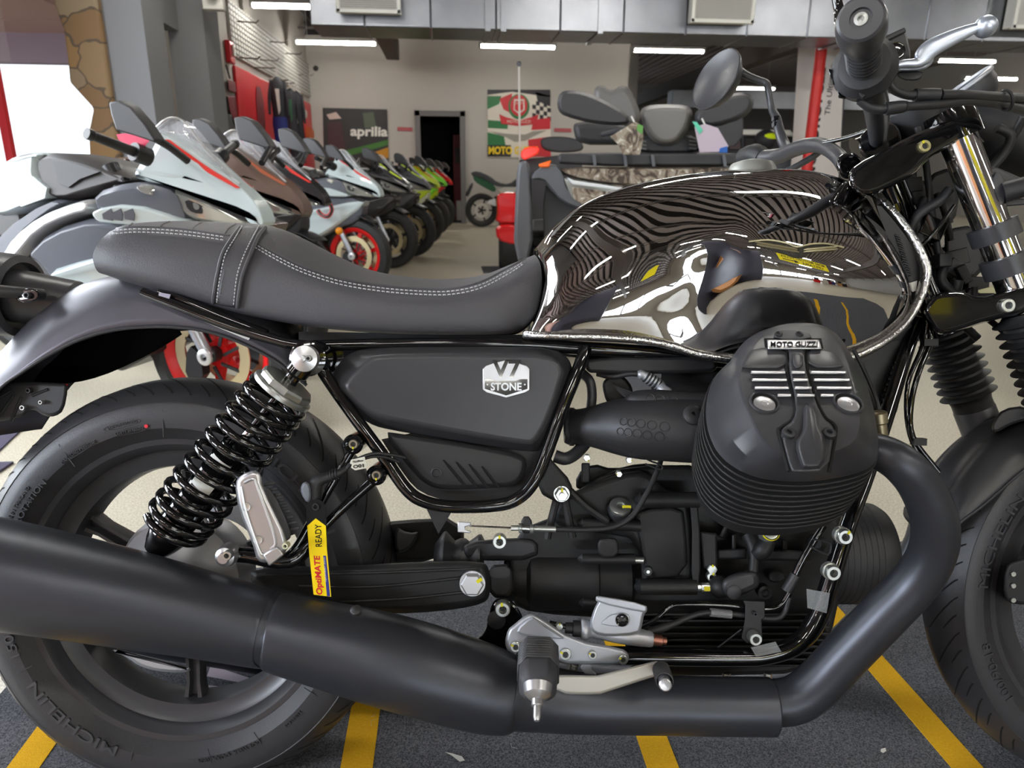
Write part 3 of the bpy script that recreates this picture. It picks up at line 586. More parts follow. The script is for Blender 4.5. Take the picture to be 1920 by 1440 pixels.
    MB().prism([(-.70, .80), (-.95, .82), (-1.25, .93), (-1.32, .90), (-1.0, .72), (-.7, .66)], -.10, .10).build('seat', MS['seatc'], t, bevel=.02)
    MB().prism([(-.75, .70), (-.60, .30), (-.35, .22), (-.2, .3), (-.3, .6)], -.14, .14).build('engine', MS['body'], t, bevel=.02)
    MB().bar((-.70, -.06, .38), (-1.40, -.08, .30), .03, .07).build('swingarm', MS['body'], t, bevel=.006)
    for s in (-1, 1):
        a = S1.P(162, 250, -.36); a = Vector((a.x, .36*s, a.z)); c = S1.P(250, 284, -.22); c = Vector((c.x, s*.22, c.z)); k = a.lerp(c, .3)
        g_ = MB().tube([a, a.lerp(c, .12), a.lerp(c, .14), c], [.017, .017, .014, .016], 16).build('handlebar_grip', MS['body'], t); MB().tube([c, c+(c-a)*.35], .03, 14).build('switch_housing', MS['body'], g_)
        m = [(s*-.33, q) for q in ((214, 192), (232, 189), (255, 200), (282, 232), (302, 262), (300, 268), (262, 255), (228, 245), (218, 215))]
        L_ = [S1.P(q[0], q[1], -.30) for _, q in m]
        MB().rings([[Vector((p.x, s*y, p.z)) for p in L_] for y in (.28, .31)]+[[Vector((p.x*.98+L_[4].x*.02, s*.325, p.z*.985+L_[4].z*.015)) for p in L_]]).build('mirror', MS['mir'], t, bevel=.006)
        a = S1.P(298, 262, -.29); c = S1.P(352, 302, -.20); MB().tube([(a.x, s*.30, a.z), ((a.x+c.x)/2, s*.26, (a.z+c.z)/2+.01), (c.x, s*.20, c.z)], .012, 10, 3).build('mirror_arm', MS['body'], t)
    return t
sb = sportbike(); sb['label'] = 'white and grey sport motorcycle with clear screen, nearest in the left row'
M_x = lambda n, c, r=.25, **k: mat(n, c, r, **k)
bronze = M_x('fairing_bronze', rgb(104, 84, 74), .3, coat=.4); blackf = M_x('fairing_gloss_black', rgb(38, 36, 38), .2, coat=.4); lime = M_x('fairing_lime', rgb(206, 230, 30), .3); green = M_x('fairing_green', rgb(120, 220, 20), .3); redf = M_x('fairing_red', rgb(214, 30, 34), .2, coat=.4); gldk = M_x('slider_gold', rgb(226, 170, 20), .3, metal=.4); blkrim = M_x('rim_black', rgb(36, 36, 38), .4); dk2 = M_x('fairing_graphite', rgb(60, 60, 64), .35); whi2 = M_x('fairing_white_lime', rgb(214, 218, 190), .3)
def pose(t, hub_px, z=.30, yaw=YW):
    p = WZ(z, *hub_px); t.matrix_world = Matrix.Translation((p.x, p.y, 0)) @ Matrix.Rotation(yaw, 4, 'Z')
var = [((505, 588), dict(fairing_main=bronze, fairing_second=dk2, rim_red=blkrim, fairing_stripe=M_x('stripe_copper', rgb(170, 90, 60))), 'bronze and black sport motorcycle, second in the left row behind the white one'),
       ((556, 533), dict(fairing_main=blackf, fairing_second=dk2, rim_red=blkrim), 'black sport motorcycle with a red stripe, third in the left row'),
       ((670, 477), {}, 'white sport motorcycle with red front rim, fourth in the left row'),
       ((733, 447), dict(fairing_main=blackf, fairing_second=blackf, rim_red=blkrim, fairing_stripe=lime), 'black sport motorcycle with lime stripe, fifth in the left row'),
       ((772, 432), dict(fairing_main=dk2, fairing_second=blackf, rim_red=blkrim, fork_slider=gldk, fairing_stripe=lime), 'dark grey sport motorcycle with gold fork, sixth in the left row'),
       ((794, 417), dict(fairing_main=lime, fairing_second=whi2, rim_red=blkrim), 'lime yellow sport motorcycle, seventh in the left row'),
       ((810, 406), dict(fairing_main=green, fairing_second=lime, rim_red=blkrim, fork_slider=gldk), 'green sport motorcycle, eighth in the left row'),
       ((824, 397), dict(fairing_main=redf, fairing_second=blackf, rim_red=blkrim), 'red sport motorcycle, last in the left row beside the dark doorway')]
for hub, mp, lb in var:
    c = copy_tree(sb, None, {k: v for k, v in mp.items()}); c['label'] = lb; pose(c, hub)
sb['group'] = 'sport motorcycles in the left row'
for o in COL.objects:
    if o.get('category') == 'motorcycle' and o.name.startswith('sport'): o['group'] = 'sport motorcycles in the left row'
# red tag and graphics on the near machines
text_px('RS', lambda x, y, d: S1.P(x, y, d), (300, 505), 60, 60, -.24, -20, .001, 'fairing_graphic', MS['stripe'], sb) if False else None
MB().panel(S1.P, [(218, 252), (235, 250), (262, 256), (282, 262), (270, 276), (236, 270), (222, 262)], [(0, -.17), (0, -.19)], 0).build('warning_tag', MS['red2'], sb)
# number graphic on the fourth machine
fm_ = [o for o in COL.objects if o.get('label', '').startswith('white sport motorcycle with red')][0]; p4 = WZ(.30, 670, 477); S4 = Frame((p4.x, p4.y, 0), YW)
b = MB(); b.tube([S4.P(x, y, -.232) for x, y in ((606, 380), (618, 382), (622, 395), (614, 406), (602, 402), (596, 394))], .016, 8, 3); b.build('fairing_graphic', MS['stripe'], fm_)
b = MB(); b.tube([S4.P(x, y, -.240) for x, y in ((606, 380), (618, 382), (622, 395), (614, 406), (602, 402), (596, 394))], .010, 8, 3); b.build('fairing_graphic', MS['body'], fm_)
for (hx, hy, hub) in ((636, 433, (670, 477)), (686, 413, (733, 447)), (733, 400, (772, 432)), (748, 385, (794, 417))):
    p = WZ(.30, *hub); S_ = Frame((p.x, p.y, 0), YW); tgt = [o for o in COL.objects if o.type == 'EMPTY' and o.name.startswith('sport_motorcycle') and (o.matrix_world.translation-Vector((p.x, p.y, 0))).length < .01]
    c = S_.P(hx, hy, -.16)
    MB().sphere(c, .03, 14).build('amber_lens', MS['amber'], tgt[0] if tgt else sb)
# lime screen panel behind the third machine
p = WY(5.6, 506, 285); t = thing('sport_windscreen_display', 'lime green fairing panel with dark letters behind the third motorcycle', 'fairing', Matrix.Translation((p.x, p.y, 0)) )
tr = lambda x, y, d: WY(5.6-d, x, y)-Vector((p.x, p.y, 0))
MB().panel(tr, [(469, 254), (490, 252), (502, 266), (530, 292), (546, 320), (540, 330), (512, 300), (486, 280)], [(0, 0), (0, .05)], 1).build('panel', green, t, bevel=.01)
text_px('KRT', tr, (506, 285), 24, 12, .054, 38, .002, 'lettering', M_blk, t)
MB().tube([(0, .03, 0), (0, .03, 1.0)], .02, 10).build('stand', M_dkslot, t)
# lime machine glimpsed to the right of the headlamp
lm = copy_tree(sb, None, dict(fairing_main=green, fairing_second=blackf, rim_red=blkrim, tag_magenta=blkrim)); lm['label'] = 'bright green sport motorcycle partly hidden behind the roadster fork at the right edge'; lm.matrix_world = Matrix.Translation((2.62, 2.7, 0)) @ Matrix.Rotation(pi+.6, 4, 'Z'); 
if 'group' in lm: del lm['group']

# ================= quad bikes =================
M_camo = mat('camouflage_print', rgb(140, 128, 112), .5, bump=.1)
nt, bs = nodes(M_camo); tc = nt.nodes.new('ShaderNodeTexCoord'); n1 = nt.nodes.new('ShaderNodeTexNoise'); n1.inputs['Scale'].default_value = 16; n1.inputs['Detail'].default_value = 8; n1.inputs['Distortion'].default_value = 2
rp = nt.nodes.new('ShaderNodeValToRGB'); rp.color_ramp.interpolation = 'CONSTANT'; e = rp.color_ramp.elements; e[0].color = (*rgb(70, 58, 50), 1); e[1].position = .62; e[1].color = (*rgb(196, 190, 180), 1); x = e.new(.42); x.color = (*rgb(120, 106, 92), 1); x = e.new(.52); x.color = (*rgb(150, 140, 126), 1)
nt.links.new(tc.outputs['Object'], n1.inputs['Vector']); nt.links.new(n1.outputs['Fac'], rp.inputs[0]); nt.links.new(rp.outputs[0], bs.inputs['Base Color'])
M_qg = mat('quad_grey_plastic', rgb(92, 94, 100), .45); M_qd = mat('quad_dark_plastic', rgb(52, 52, 55), .5, bump=.1); M_qp = mat('quad_pod_grey', rgb(104, 102, 100), .4)
AY = 3.55; ao = WY(AY, 1235, 300); AT = Frame((ao.x, ao.y, 0), -PSI)
qd = thing('quad_bike', 'camouflage and grey quad bike with black hand guards facing the camera behind the tank', 'quad bike', AT.M)
Q = AT.P
def qp(ol, lv, nm, m, r=1, bv=.006, par=qd): return MB().panel(Q, ol, lv, r).build(nm, m, par, bevel=bv, ang=40)
qp([(968, 330), (972, 304), (990, 300), (997, 330), (1000, 490), (962, 490)], [(0, .5), (0, -.05), (4, -.08)], 'side_fender', M_qg)
qp([(993, 338), (1006, 316), (1040, 304), (1058, 325), (1064, 356), (1110, 392), (1098, 396), (1052, 378), (1030, 350), (1018, 336)], [(0, .4), (0, -.08), (3, -.11)], 'front_fender', M_qg)
qp([(1018, 340), (1040, 366), (1095, 395), (1120, 520), (1020, 520)], [(0, .3), (0, .02)], 'inner_fender', mat('quad_inner', rgb(70, 72, 76), .7))
qp([(1009, 308), (1034, 300), (1030, 314), (1012, 314)], [(0, -.09), (0, -.12)], 'orange_reflector', mat('reflector_orange', rgb(250, 110, 20), .3), 0)
qp([(1044, 312), (1250, 314), (1380, 312), (1440, 330), (1380, 345), (1250, 350), (1150, 348), (1060, 332)], [(0, .6), (0, -.05), (4, -.10)], 'hood', M_camo)
qp([(1053, 329), (1075, 336), (1165, 348), (1180, 370), (1110, 392), (1072, 378), (1060, 350)], [(0, .1), (0, -.09), (4, -.12)], 'headlamp', MS['lamp'])
qp([(1062, 332), (1076, 338), (1168, 352), (1160, 358), (1074, 346)], [(0, -.10), (0, -.13)], 'lamp_strip', mat('lamp_strip_white', rgb(226, 230, 234), .3), 0)
qp([(1072, 350), (1160, 362), (1160, 376), (1100, 388), (1076, 374)], [(0, -.10), (0, -.125)], 'lamp_inner', M_camo, 0)
qp([(1110, 350), (1400, 345), (1440, 520), (1100, 520)], [(0, .8), (0, .0)], 'front_bodywork', M_qd)
rk = qp([(1044, 292), (1056, 286), (1420, 286), (1434, 294), (1434, 312), (1050, 312)], [(0, .55), (0, -.05), (3, -.08)], 'front_rack', M_qd)
for x in (1110, 1168, 1220, 1354): MB().panel(Q, [(x, 290), (x+6, 290), (x+9, 312), (x+3, 312)], [(0, -.06), (0, -.10)], 0).build('rack_rib', M_qg, rk)
qp([(1044, 190), (1050, 173), (1066, 169), (1092, 171), (1130, 186), (1178, 214), (1182, 232), (1160, 236), (1110, 232), (1058, 218), (1046, 208)], [(5, .05), (0, .0), (0, -.10), (6, -.15)], 'hand_guard', M_qd, 1, .01)
qp([(1300, 216), (1318, 196), (1360, 178), (1396, 172), (1414, 182), (1412, 204), (1394, 222), (1340, 240), (1306, 236)], [(5, .05), (0, .0), (0, -.10), (6, -.15)], 'hand_guard', M_qd, 1, .01)
qp([(1198, 208), (1212, 198), (1240, 195), (1284, 196), (1300, 206), (1294, 238), (1278, 262), (1262, 273), (1238, 273), (1220, 262), (1206, 240)], [(6, .12), (0, .06), (0, -.04), (8, -.10)], 'instrument_pod', M_qp, 1, .01)
qp([(1196, 262), (1216, 252), (1290, 252), (1312, 262), (1318, 288), (1190, 288)], [(0, .3), (0, .02), (4, -.02)], 'pod_base', M_qd)
for x, s in ((1204, 1), (1298, -1)):
    for k in range(3): MB().panel(Q, [(x-6, 262+k*7), (x+8, 264+k*7), (x+8, 267+k*7), (x-6, 265+k*7)], [(0, .0), (0, -.035)], 0).build('louvre', M_qp, qd)
qp([(1112, 172), (1118, 162), (1130, 159), (1144, 168), (1152, 168), (1164, 160), (1178, 163), (1192, 186), (1206, 230), (1160, 245), (1118, 215)], [(6, 1.25), (0, 1.2), (0, 1.08), (5, 1.04)], 'backrest', M_qp, 1, .02)
qp([(1074, 226), (1180, 232), (1196, 262), (1180, 272), (1084, 272), (1076, 250)], [(6, 1.0), (0, .95), (0, .8), (5, .75)], 'seat', M_qd, 1, .02)
qp([(1376, 200), (1395, 215), (1392, 270), (1340, 282), (1334, 240)], [(0, .9), (0, .7)], 'seat', M_qd)
pt_ = [(1130, 252, .3), (1200, 238, -.0), (1250, 236, .02), (1310, 238, 0), (1360, 225, .0)]
MB().tube([Q(x, y, d) for x, y, d in pt_], .014, 10, 4).build('handlebar', M_qd, qd)
for s in (-1, 1):
    w_ = MB().lathe([(.15, -.1), (.27, -.11), (.31, -.07), (.315, 0), (.31, .07), (.27, .11), (.15, .1)], (s*.52, .15, .315), (1, 0, 0), 40, cap=False).build('wheel', MS['tyre'], qd); MB().lathe([(.16, -.08), (.15, 0), (.16, .08)], (s*.52, .15, .315), (1, 0, 0), 32).build('rim', M_qd, w_)
    b = MB()
    for i in range(22): a = 2*pi*i/22; b.box((s*.52, .15+cos(a)*.315, .315+sin(a)*.315), (.18, .03, .03), Matrix.Rotation(a, 3, 'X'))
    b.build('tread_block', MS['tyre'], w_)
    w_ = MB().lathe([(.15, -.1), (.27, -.11), (.31, -.07), (.315, 0), (.31, .07), (.27, .11), (.15, .1)], (s*.50, 1.45, .315), (1, 0, 0), 40).build('wheel', MS['tyre'], qd)
for ol, m, lb in (([(1144, 256), (1190, 228), (1206, 236), (1206, 262), (1200, 290), (1168, 290), (1160, 272)], M_camo, 'camouflage printed booklet hanging from the left bar of the quad bike'), ([(1302, 238), (1322, 232), (1346, 240), (1366, 274), (1358, 284), (1312, 286)], mat('paper_pink', rgb(186, 172, 186), .6), 'pale printed sheet hanging from the right bar of the quad bike')):
    t = thing('paper_tag', lb, 'tag', AT.M); MB().panel(Q, ol, [(0, -.165), (0, -.17)], 0).build('sheet', m, t)
    if 'pale' in lb: MB().panel(Q, [(1298, 228), (1306, 228), (1318, 244), (1312, 252)], [(0, -.17), (0, -.174)], 0).build('teal_corner', mat('teal_print', rgb(90, 190, 160), .5), t); MB().panel(Q, [(1350, 278), (1364, 274), (1364, 286), (1348, 286)], [(0, -.17), (0, -.174)], 0).build('blue_corner', mat('blue_print', rgb(30, 90, 170), .5), t)
    else: MB().panel(Q, [(1196, 232), (1206, 236), (1204, 252), (1194, 244)], [(0, -.17), (0, -.174)], 0).build('green_corner', mat('green_print', rgb(90, 150, 70), .5), t)
    MB().tube([Q((ol[1][0]), ol[1][1]+2, -.165), Q(ol[1][0]-6, ol[1][1]-10, -.155)], .004, 6).build('tie', M_slat, t)
ro = WY(6.9, 955, 400); RT = Frame((ro.x, ro.y, 0), -PSI); Q2 = RT.P
rq = thing('quad_bike', 'red quad bike with a tall flag pole behind the camouflage one', 'quad bike', RT.M)
MB().panel(Q2, [(930, 366), (942, 360), (973, 360), (974, 400), (974, 420), (928, 420), (932, 395)], [(0, .4), (0, -.05), (3, -.1)], 1).build('front_fender', redf, rq, bevel=.01)
MB().panel(Q2, [(928, 420), (974, 420), (974, 450), (966, 462), (932, 452)], [(0, .4), (0, -.08), (3, -.12)], 1).build('lower_fender', redf, rq, bevel=.01)
for x in (945, 1130): 
    c = Q2(x+4, 466, .2); MB().lathe([(.12, -.12), (.27, -.13), (.31, -.09), (.31, .09), (.27, .13), (.12, .12)], (c.x+.06, .2, .31), (1, 0, 0), 36).build('wheel', MS['tyre'], rq)
MB().panel(Q2, [(975, 288), (984, 276), (1010, 274), (1012, 286), (990, 298), (980, 300)], [(0, .2), (0, -.06)], 1).build('tail_lamp', mat('tail_lens', rgb(210, 30, 34), .2, emis=rgb(255, 60, 30), es=.6), rq, bevel=.01)
MB().panel(Q2, [(1010, 262), (1030, 255), (1078, 258), (1096, 272), (1090, 286), (1020, 286)], [(0, .6), (0, .1)], 2).build('seat', M_qd, rq, bevel=.02)
MB().panel(Q2, [(974, 300), (1090, 286), (1100, 440), (974, 440)], [(0, .6), (0, .15)], 0).build('bodywork', M_qd, rq)
MB().tube([Q2(975, 300, .3), Q2(973, 122, .3)], .010, 8).build('flag_pole', M_slat, rq); MB().sphere(Q2(973, 120, .3), .025, 12).build('pole_ball', M_qg, rq)

# far naked motorcycle by the back wall
po = WY(13.2, 903, 391); NK = Frame((po.x, po.y, 0), 0); Q3 = NK.P
nk = thing('naked_motorcycle', 'small black and green motorcycle parked side-on at the far wall beside the doorway', 'motorcycle', NK.M)
MB().lathe([(.30, 0), (.29, -.06), (.24, -.07), (.21, -.05), (.21, .05), (.24, .07), (.29, .06), (.30, 0)], (0, 0, .30), (0, 1, 0), 40, cap=False).build('wheel', MS['tyre'], nk)
b = MB(); b.lathe([(.21, -.05), (.19, 0), (.21, .05)], (0, 0, .3), (0, 1, 0), 40, cap=False); 
for i in range(5): a = i*2*pi/5; b.bar((0, 0, .3), (cos(a)*.2, 0, .3+sin(a)*.2), .03, .03, (0, 1, 0))
b.build('rim', MS['body'], nk); MB().lathe([(.08, -.06), (.13, -.06), (.13, -.065), (.08, -.065), (.08, -.06)], (0, 0, .3), (0, 1, 0), 32, cap=False).build('brake_disc', M_slat, nk)
for ol, m, nm in (([(882, 324), (894, 320), (918, 330), (932, 342), (955, 346), (972, 332), (990, 330), (990, 350), (950, 352), (925, 348), (900, 334), (888, 332)], MS['body'], 'seat'), ([(886, 328), (905, 332), (930, 350), (928, 362), (905, 350), (890, 340)], M_grn, 'tail_panel'), ([(930, 352), (985, 344), (990, 362), (940, 366)], M_slat, 'side_panel'), ([(905, 378), (950, 366), (975, 372), (972, 384), (930, 388)], MS['spar'], 'swingarm'), ([(925, 362), (990, 356), (995, 405), (950, 410), (930, 392)], MS['body'], 'engine'), ([(872, 366), (884, 342), (888, 344), (878, 370)], MS['body'], 'plate_holder')):
    symp(NK, ol, 0, [(0, .12), (0, -.12)], 1).build(nm, m, nk, bevel=.008)
MB().lathe([(.30, 0), (.29, -.06), (.24, -.07), (.21, -.05), (.21, .05), (.24, .07), (.29, .06), (.30, 0)], (1.38, 0, .30), (0, 1, 0), 40, cap=False).build('wheel', MS['tyre'], nk)

# red column, white banner, side-by-side vehicle
ct = WY(8.2, 1541, 84); M_colr = mat('column_red', rgb(206, 44, 40), .45)
struct(MB().lathe([(.062, 0), (.062, ZC-.02)], (ct.x, 8.2, 0), (0, 0, 1), 28).build('wall_column', M_colr))
p = WY(8.6, 1540, 90); tr = lambda x, y, d: WY(8.6-d, x, y)-Vector((p.x, p.y, 0))
bn = thing('banner', 'tall white vertical banner with black lettering behind the red column', 'banner', Matrix.Translation((p.x, p.y, 0)))
MB().panel(tr, [(1498, 70), (1588, 70), (1584, 110), (1575, 300), (1556, 520), (1452, 520), (1484, 300)], [(0, 0), (0, .01)], 0).build('cloth', mat('banner_white', rgb(222, 216, 212), .7, bump=.1, bscale=3), bn)
text_px('The Ultimate', tr, (1556, 168), 96, 10, .014, -84, .002, 'lettering', M_blk, bn); text_px('MOTORCYCLE', tr, (1528, 230), 210, 20, .014, -84, .002, 'lettering', M_blk, bn, bold=.03)
MB().tube([tr(1590, 60, 0), tr(1574, 300, 0), tr(1560, 520, 0)], .012, 8).build('edge_rod', M_blk, bn)
p = WY(9.0, 1425, 270); UV = Frame((p.x, p.y, 0), -PSI); Q4 = UV.P
uv = thing('utility_vehicle', 'side-by-side utility vehicle with a pale roof and black cage behind the quad bike', 'vehicle', UV.M)
MB().panel(Q4, [(1362, 246), (1372, 242), (1482, 244), (1490, 252), (1488, 256), (1364, 252)], [(0, .9), (0, -.3)], 0).build('roof', M_slat, uv, bevel=.02)
b = MB()
for a, c in (((1366, 252), (1362, 300)), ((1392, 252), (1394, 300)), ((1486, 254), (1492, 300)), ((1362, 284), (1492, 288)), ((1366, 254), (1486, 256))): b.tube([Q4(*a, -.25), Q4(*c, -.25)], .03, 10)
b.build('cage', M_blk, uv)
MB().panel(Q4, [(1362, 284), (1492, 288), (1500, 340), (1355, 340)], [(0, .8), (0, -.2)], 1).build('bodywork', M_qg, uv, bevel=.03); MB().panel(Q4, [(1366, 256), (1388, 256), (1390, 282), (1366, 282)], [(0, .5), (0, .45)], 1).build('seat_back', mat('seat_pinkish', rgb(150, 128, 130), .6), uv)
for s in (-.5, .5): MB().lathe([(.15, -.1), (.3, -.1), (.3, .1), (.15, .1)], (s, .0, .3), (1, 0, 0), 30).build('wheel', MS['tyre'], uv)
p = Q4(1435, 262, -.45); hm = thing('helmet', 'black and yellow helmet inside the side-by-side vehicle', 'helmet', UV.M); MB().sphere(p, .13, 20, (1, 1, .9)).build('shell', M_blk, hm); MB().sphere(p+Vector((.02, -.05, .03)), .10, 16, (1, .9, .5)).build('yellow_flash', lime, hm)

# ================= behind the camera, seen mirrored in the tank =================
M_wood = mat('counter_wood', rgb(206, 150, 96), .4, var=.15, vscale=3)
ctn = thing('counter', 'long wooden sales counter reflected low in the rear of the fuel tank', 'counter', Matrix.Translation((-3.6, -3.7, 0)))
MB().box((0, 0, .98), (2.8, .6, .05)).build('worktop', M_wood, ctn, bevel=.005); MB().box((0, 0, .50), (2.7, .5, .90)).build('front', M_wood, ctn); MB().box((0, .26, .05), (2.7, .02, .1)).build('plinth', M_red, ctn)
struct(MB().box((-3.4, -4.6, 1.3), (5.2, .15, 2.6)).build('wall_partition', mat('partition_navy', rgb(36, 36, 48), .4)))
sg = thing('hanging_sign', 'yellow upstairs sign with an arrow reflected in the fuel tank', 'sign', Matrix.Translation((1.5, -3.2, 2.15)))
MB().box((0, 0, 0), (2.5, .02, .56)).build('board', mat('sign_yellow', rgb(250, 232, 10), .5, emis=rgb(250, 232, 10), es=.0), sg)
PS = lambda x, y, d: Vector((-x, d, -y))
text_px('MORE MOTORCYCLES', PS, (0, -.13), 2.2, .19, .012, 0, .003, 'lettering', M_blk, sg, bold=.02); text_px('UPSTAIRS', PS, (-.35, .13), 1.1, .19, .012, 0, .003, 'lettering', M_blk, sg, bold=.02)
MB().panel(lambda x, y, d: Vector((-x, d, -y)), [(.35, .13), (.6, .02), (.57, .10), (1.1, .10), (1.1, .17), (.57, .17), (.6, .25)], [(0, .010), (0, .014)], 0).build('arrow', M_blk, sg)
for s in (-1, 1): MB().tube([(s, 0, .27), (s, 0, 1.55)], .006, 6).build('chain', M_steel, sg)

random.seed(5)
for i in range(8):                                   # added boxes, never in view, that fill the colourful band mirrored in the tank
    x = 3.3+i*.8; y = -8.5+.6*sin(i*1.7); h = random.uniform(1.0, 1.5)
    cl_ = (redf, M_slat, M_redd, M_blu, M_wood, blackf, redf, M_slat, M_blu, green, M_red)[i]
    t = thing('reflection_filler', 'added coloured box, unseen itself, that tints the band mirrored low on the fuel tank', 'reflection filler', Matrix.Translation((x, y, 0)), 'added boxes that colour the tank reflection')
    MB().box((0, 0, h*.3), (.7, .4, h*.6)).build('plinth', cl_, t, bevel=.01); MB().box((0, .1, h*.8), (.6, .06, h*.4)).build('back_board', M_slat if i % 2 else M_blk, t, bevel=.005); MB().box((.1, -.05, h*.7), (.25, .2, h*.18)).build('filler_box', (M_blk, redf, lime)[i % 3], t, bevel=.01)
# ================= the roadster in the foreground =================
BK_O = Vector((cos(PSI+.0077), -sin(PSI+.0077), 0))*(-.507) + Vector((sin(PSI+.0077), cos(PSI+.0077), 0))*.9003
BK = Frame(BK_O, -(PSI+.0077), .2342)
B = BK.P
moto = thing('motorcycle', 'black roadster motorcycle with a mirror-like dark chrome tank and long black seat, nearest the camera', 'motorcycle', BK.M)
def BP(P, yl): return [B(x, y, yl) for x, y in P]
M_rub = mat('tyre_rubber', rgb(50, 50, 53), .42, bump=.12, bscale=500, spec=.55)
M_rubg = mat('tyre_groove', rgb(10, 10, 10), .9)
M_rubt = mat('tyre_lettering', rgb(62, 63, 66), .45)
M_sat = mat('satin_black_paint', rgb(56, 56, 59), .34, spec=.5)
M_satm = mat('satin_fender_paint', rgb(88, 87, 94), .36, .55)
M_exh = mat('exhaust_matt_black', rgb(66, 68, 74), .38, .6)
M_gloss = mat('gloss_black_paint', rgb(14, 14, 15), .08, spec=.6, coat=.6)
M_cast = mat('cast_black_alloy', rgb(34, 34, 35), .5, .2, bump=.15, bscale=900)
M_cast2 = mat('cast_dark_grey', rgb(58, 58, 60), .45, .45, bump=.1, bscale=800)
M_plas = mat('black_plastic', rgb(36, 36, 38), .5, bump=.1, bscale=1200)
M_seat = mat('seat_vinyl', rgb(72, 71, 75), .47, bump=.22, bscale=420)
M_chr = mat('dark_chrome', (.52, .51, .51), .025, 1.0)
M_chrl = mat('bright_chrome', (.85, .85, .86), .06, 1.0)
M_alu = mat('brushed_alloy', rgb(204, 204, 206), .32, .85)
M_alup = mat('silver_paint', rgb(182, 184, 190), .38, .5)
M_zinc = mat('zinc_bolt', rgb(205, 208, 204), .3, .9)
M_yel = mat('yellow_paint_mark', rgb(224, 214, 20), .6)
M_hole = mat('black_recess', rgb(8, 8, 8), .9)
M_thr = mat('stitch_thread', rgb(196, 196, 200), .7)
Y = Vector((0, -1, 0))

# ---- wheels ----
def wheel(name, hub, R, wd, rb, spokes, a0, label=None):
    """R tyre radius, wd tyre half width, rb bead radius"""
    hub = Vector(hub); wh = MB()
    rw = wd*.86
    rim = [(rb+.004, -rw*.80), (rb+.007, -rw*.84), (rb+.004, -rw*.90), (rb-.004, -rw*.88), (rb-.014, -rw*.72), (rb-.016, -rw*.62), (rb-.022, -rw*.55), (rb-.040, -rw*.50), (rb-.043, -rw*.25), (rb-.043, rw*.25), (rb-.022, rw*.55), (rb-.014, rw*.75), (rb+.004, rw*.88), (rb+.007, rw*.84), (rb-.008, rw*.7), (rb-.03, rw*.2), (rb-.03, -rw*.2), (rb-.008, -rw*.7)]
    wh.lathe([(r, h) for r, h in rim]+[rim[0]], hub, (0, 1, 0), 96, cap=False)
    w_ = wh.build(name, M_sat, moto, ang=28)
    ty = [(rb-.002, -rw*.80), (rb+.006, -rw*.92), (rb+.022, -wd*1.0), (rb+(R-rb)*.45, -wd*1.03), (rb+(R-rb)*.62, -wd*.985), (rb+(R-rb)*.635, -wd*.975), (rb+(R-rb)*.65, -wd*.982), (R-.022, -wd*.86), (R-.012, -wd*.68), (R-.004, -wd*.4), (R, 0)]
    ty = ty+[(r, -h) for r, h in ty[-2::-1]]
    MB().lathe(ty, hub, (0, 1, 0), 128, cap=False, ref=(1, 0, 0)).build('tyre', M_rub, w_, ang=24)
    # spokes and hub
    sp = MB()
    for i in range(spokes):
        a = a0+2*pi*i/spokes; d = Vector((cos(a), 0, sin(a))); s = Vector((-sin(a), 0, cos(a)))
        r0, r1 = .055, rb-.030; R_ = []
        for t, hw, th in ((0, .020, .022), (.25, .0135, .018), (.75, .0125, .015), (.93, .017, .017), (1, .030, .022)):
            c = hub+d*(r0+(r1-r0)*t)
            R_.append([c+s*hw*x+Vector((0, y*th, 0)) for x, y in ((-1, -.3), (-.85, -1), (-.45, -1), (-.3, -.35), (.3, -.35), (.45, -1), (.85, -1), (1, -.3), (.7, .8), (-.7, .8))])
        sp.rings(R_)
    sp.build('spokes', M_sat, w_, ang=30)
    MB().lathe([(.03, -.055), (.045, -.05), (.062, -.028), (.062, .028), (.045, .05), (.03, .055)], hub, (0, 1, 0), 40).build('hub', M_sat, w_)
    def tp(a, t, off=.0006):
        """point on the tyre surface: t from 0 crown to 1 shoulder on the near side"""
        pr = [(R, 0), (R-.004, -wd*.4), (R-.012, -wd*.68), (R-.022, -wd*.86), (rb+(R-rb)*.65, -wd*.982)]
        x = t*(len(pr)-1); i = min(int(x), len(pr)-2); f = x-i
        r = pr[i][0]*(1-f)+pr[i+1][0]*f; y = pr[i][1]*(1-f)+pr[i+1][1]*f
        return hub+Vector((cos(a)*(r+off), y-off*.6, sin(a)*(r+off)))
    g = MB(); n = 34
    for i in range(n):
        a = 2*pi*i/n
        for (u0, u1, sw, sh) in ((.15, 3.05, .20, 0), (1.5, 2.9, .08, .095)):
            P_ = []
            for k in range(9):
                u = u0+(u1-u0)*k/8; aa = a+sh+sw*(1-(u-u0)/(u1-u0))**1.3; P_.append((aa, u/4))
            L_ = [tp(x-.007*(1-abs(k-4.5)/9), t) for k, (x, t) in enumerate(P_)]; Q_ = [tp(x+.007*(1-abs(k-4.5)/9), t) for k, (x, t) in enumerate(P_)]
            g.rings([L_, Q_], closed=False)
    for i in range(n):
        for t_ in (.15, 1.2, 2.4):
            pass
    g.build('tread_grooves', M_rubg, w_, recalc=False)
    return w_
def side_text(body, hub, ang, r, h, wd_, yl, par, m=None, ext=.0009, bold=0, name='sidewall_lettering'):
    """lettering bent round the sidewall, read clockwise with its top outwards; wd_ length along the arc"""
    V, Fc = text_geo(body, 1, .02, (wd_, h), bold); out = []
    for v in V:
        a = radians(ang)-v.x/r; rr = r+v.y
        out.append(Vector(hub)+Vector((cos(a)*rr, yl-(ext if v.z > 0 else -.002), sin(a)*rr)))
    b = MB(); b.add(out, Fc); return b.build(name, m or M_rubt, par, recalc=False)
HR = (0, 0, .3185)
rw = wheel('rear_wheel', HR, .3205, .075, .2275, 6, radians(30))
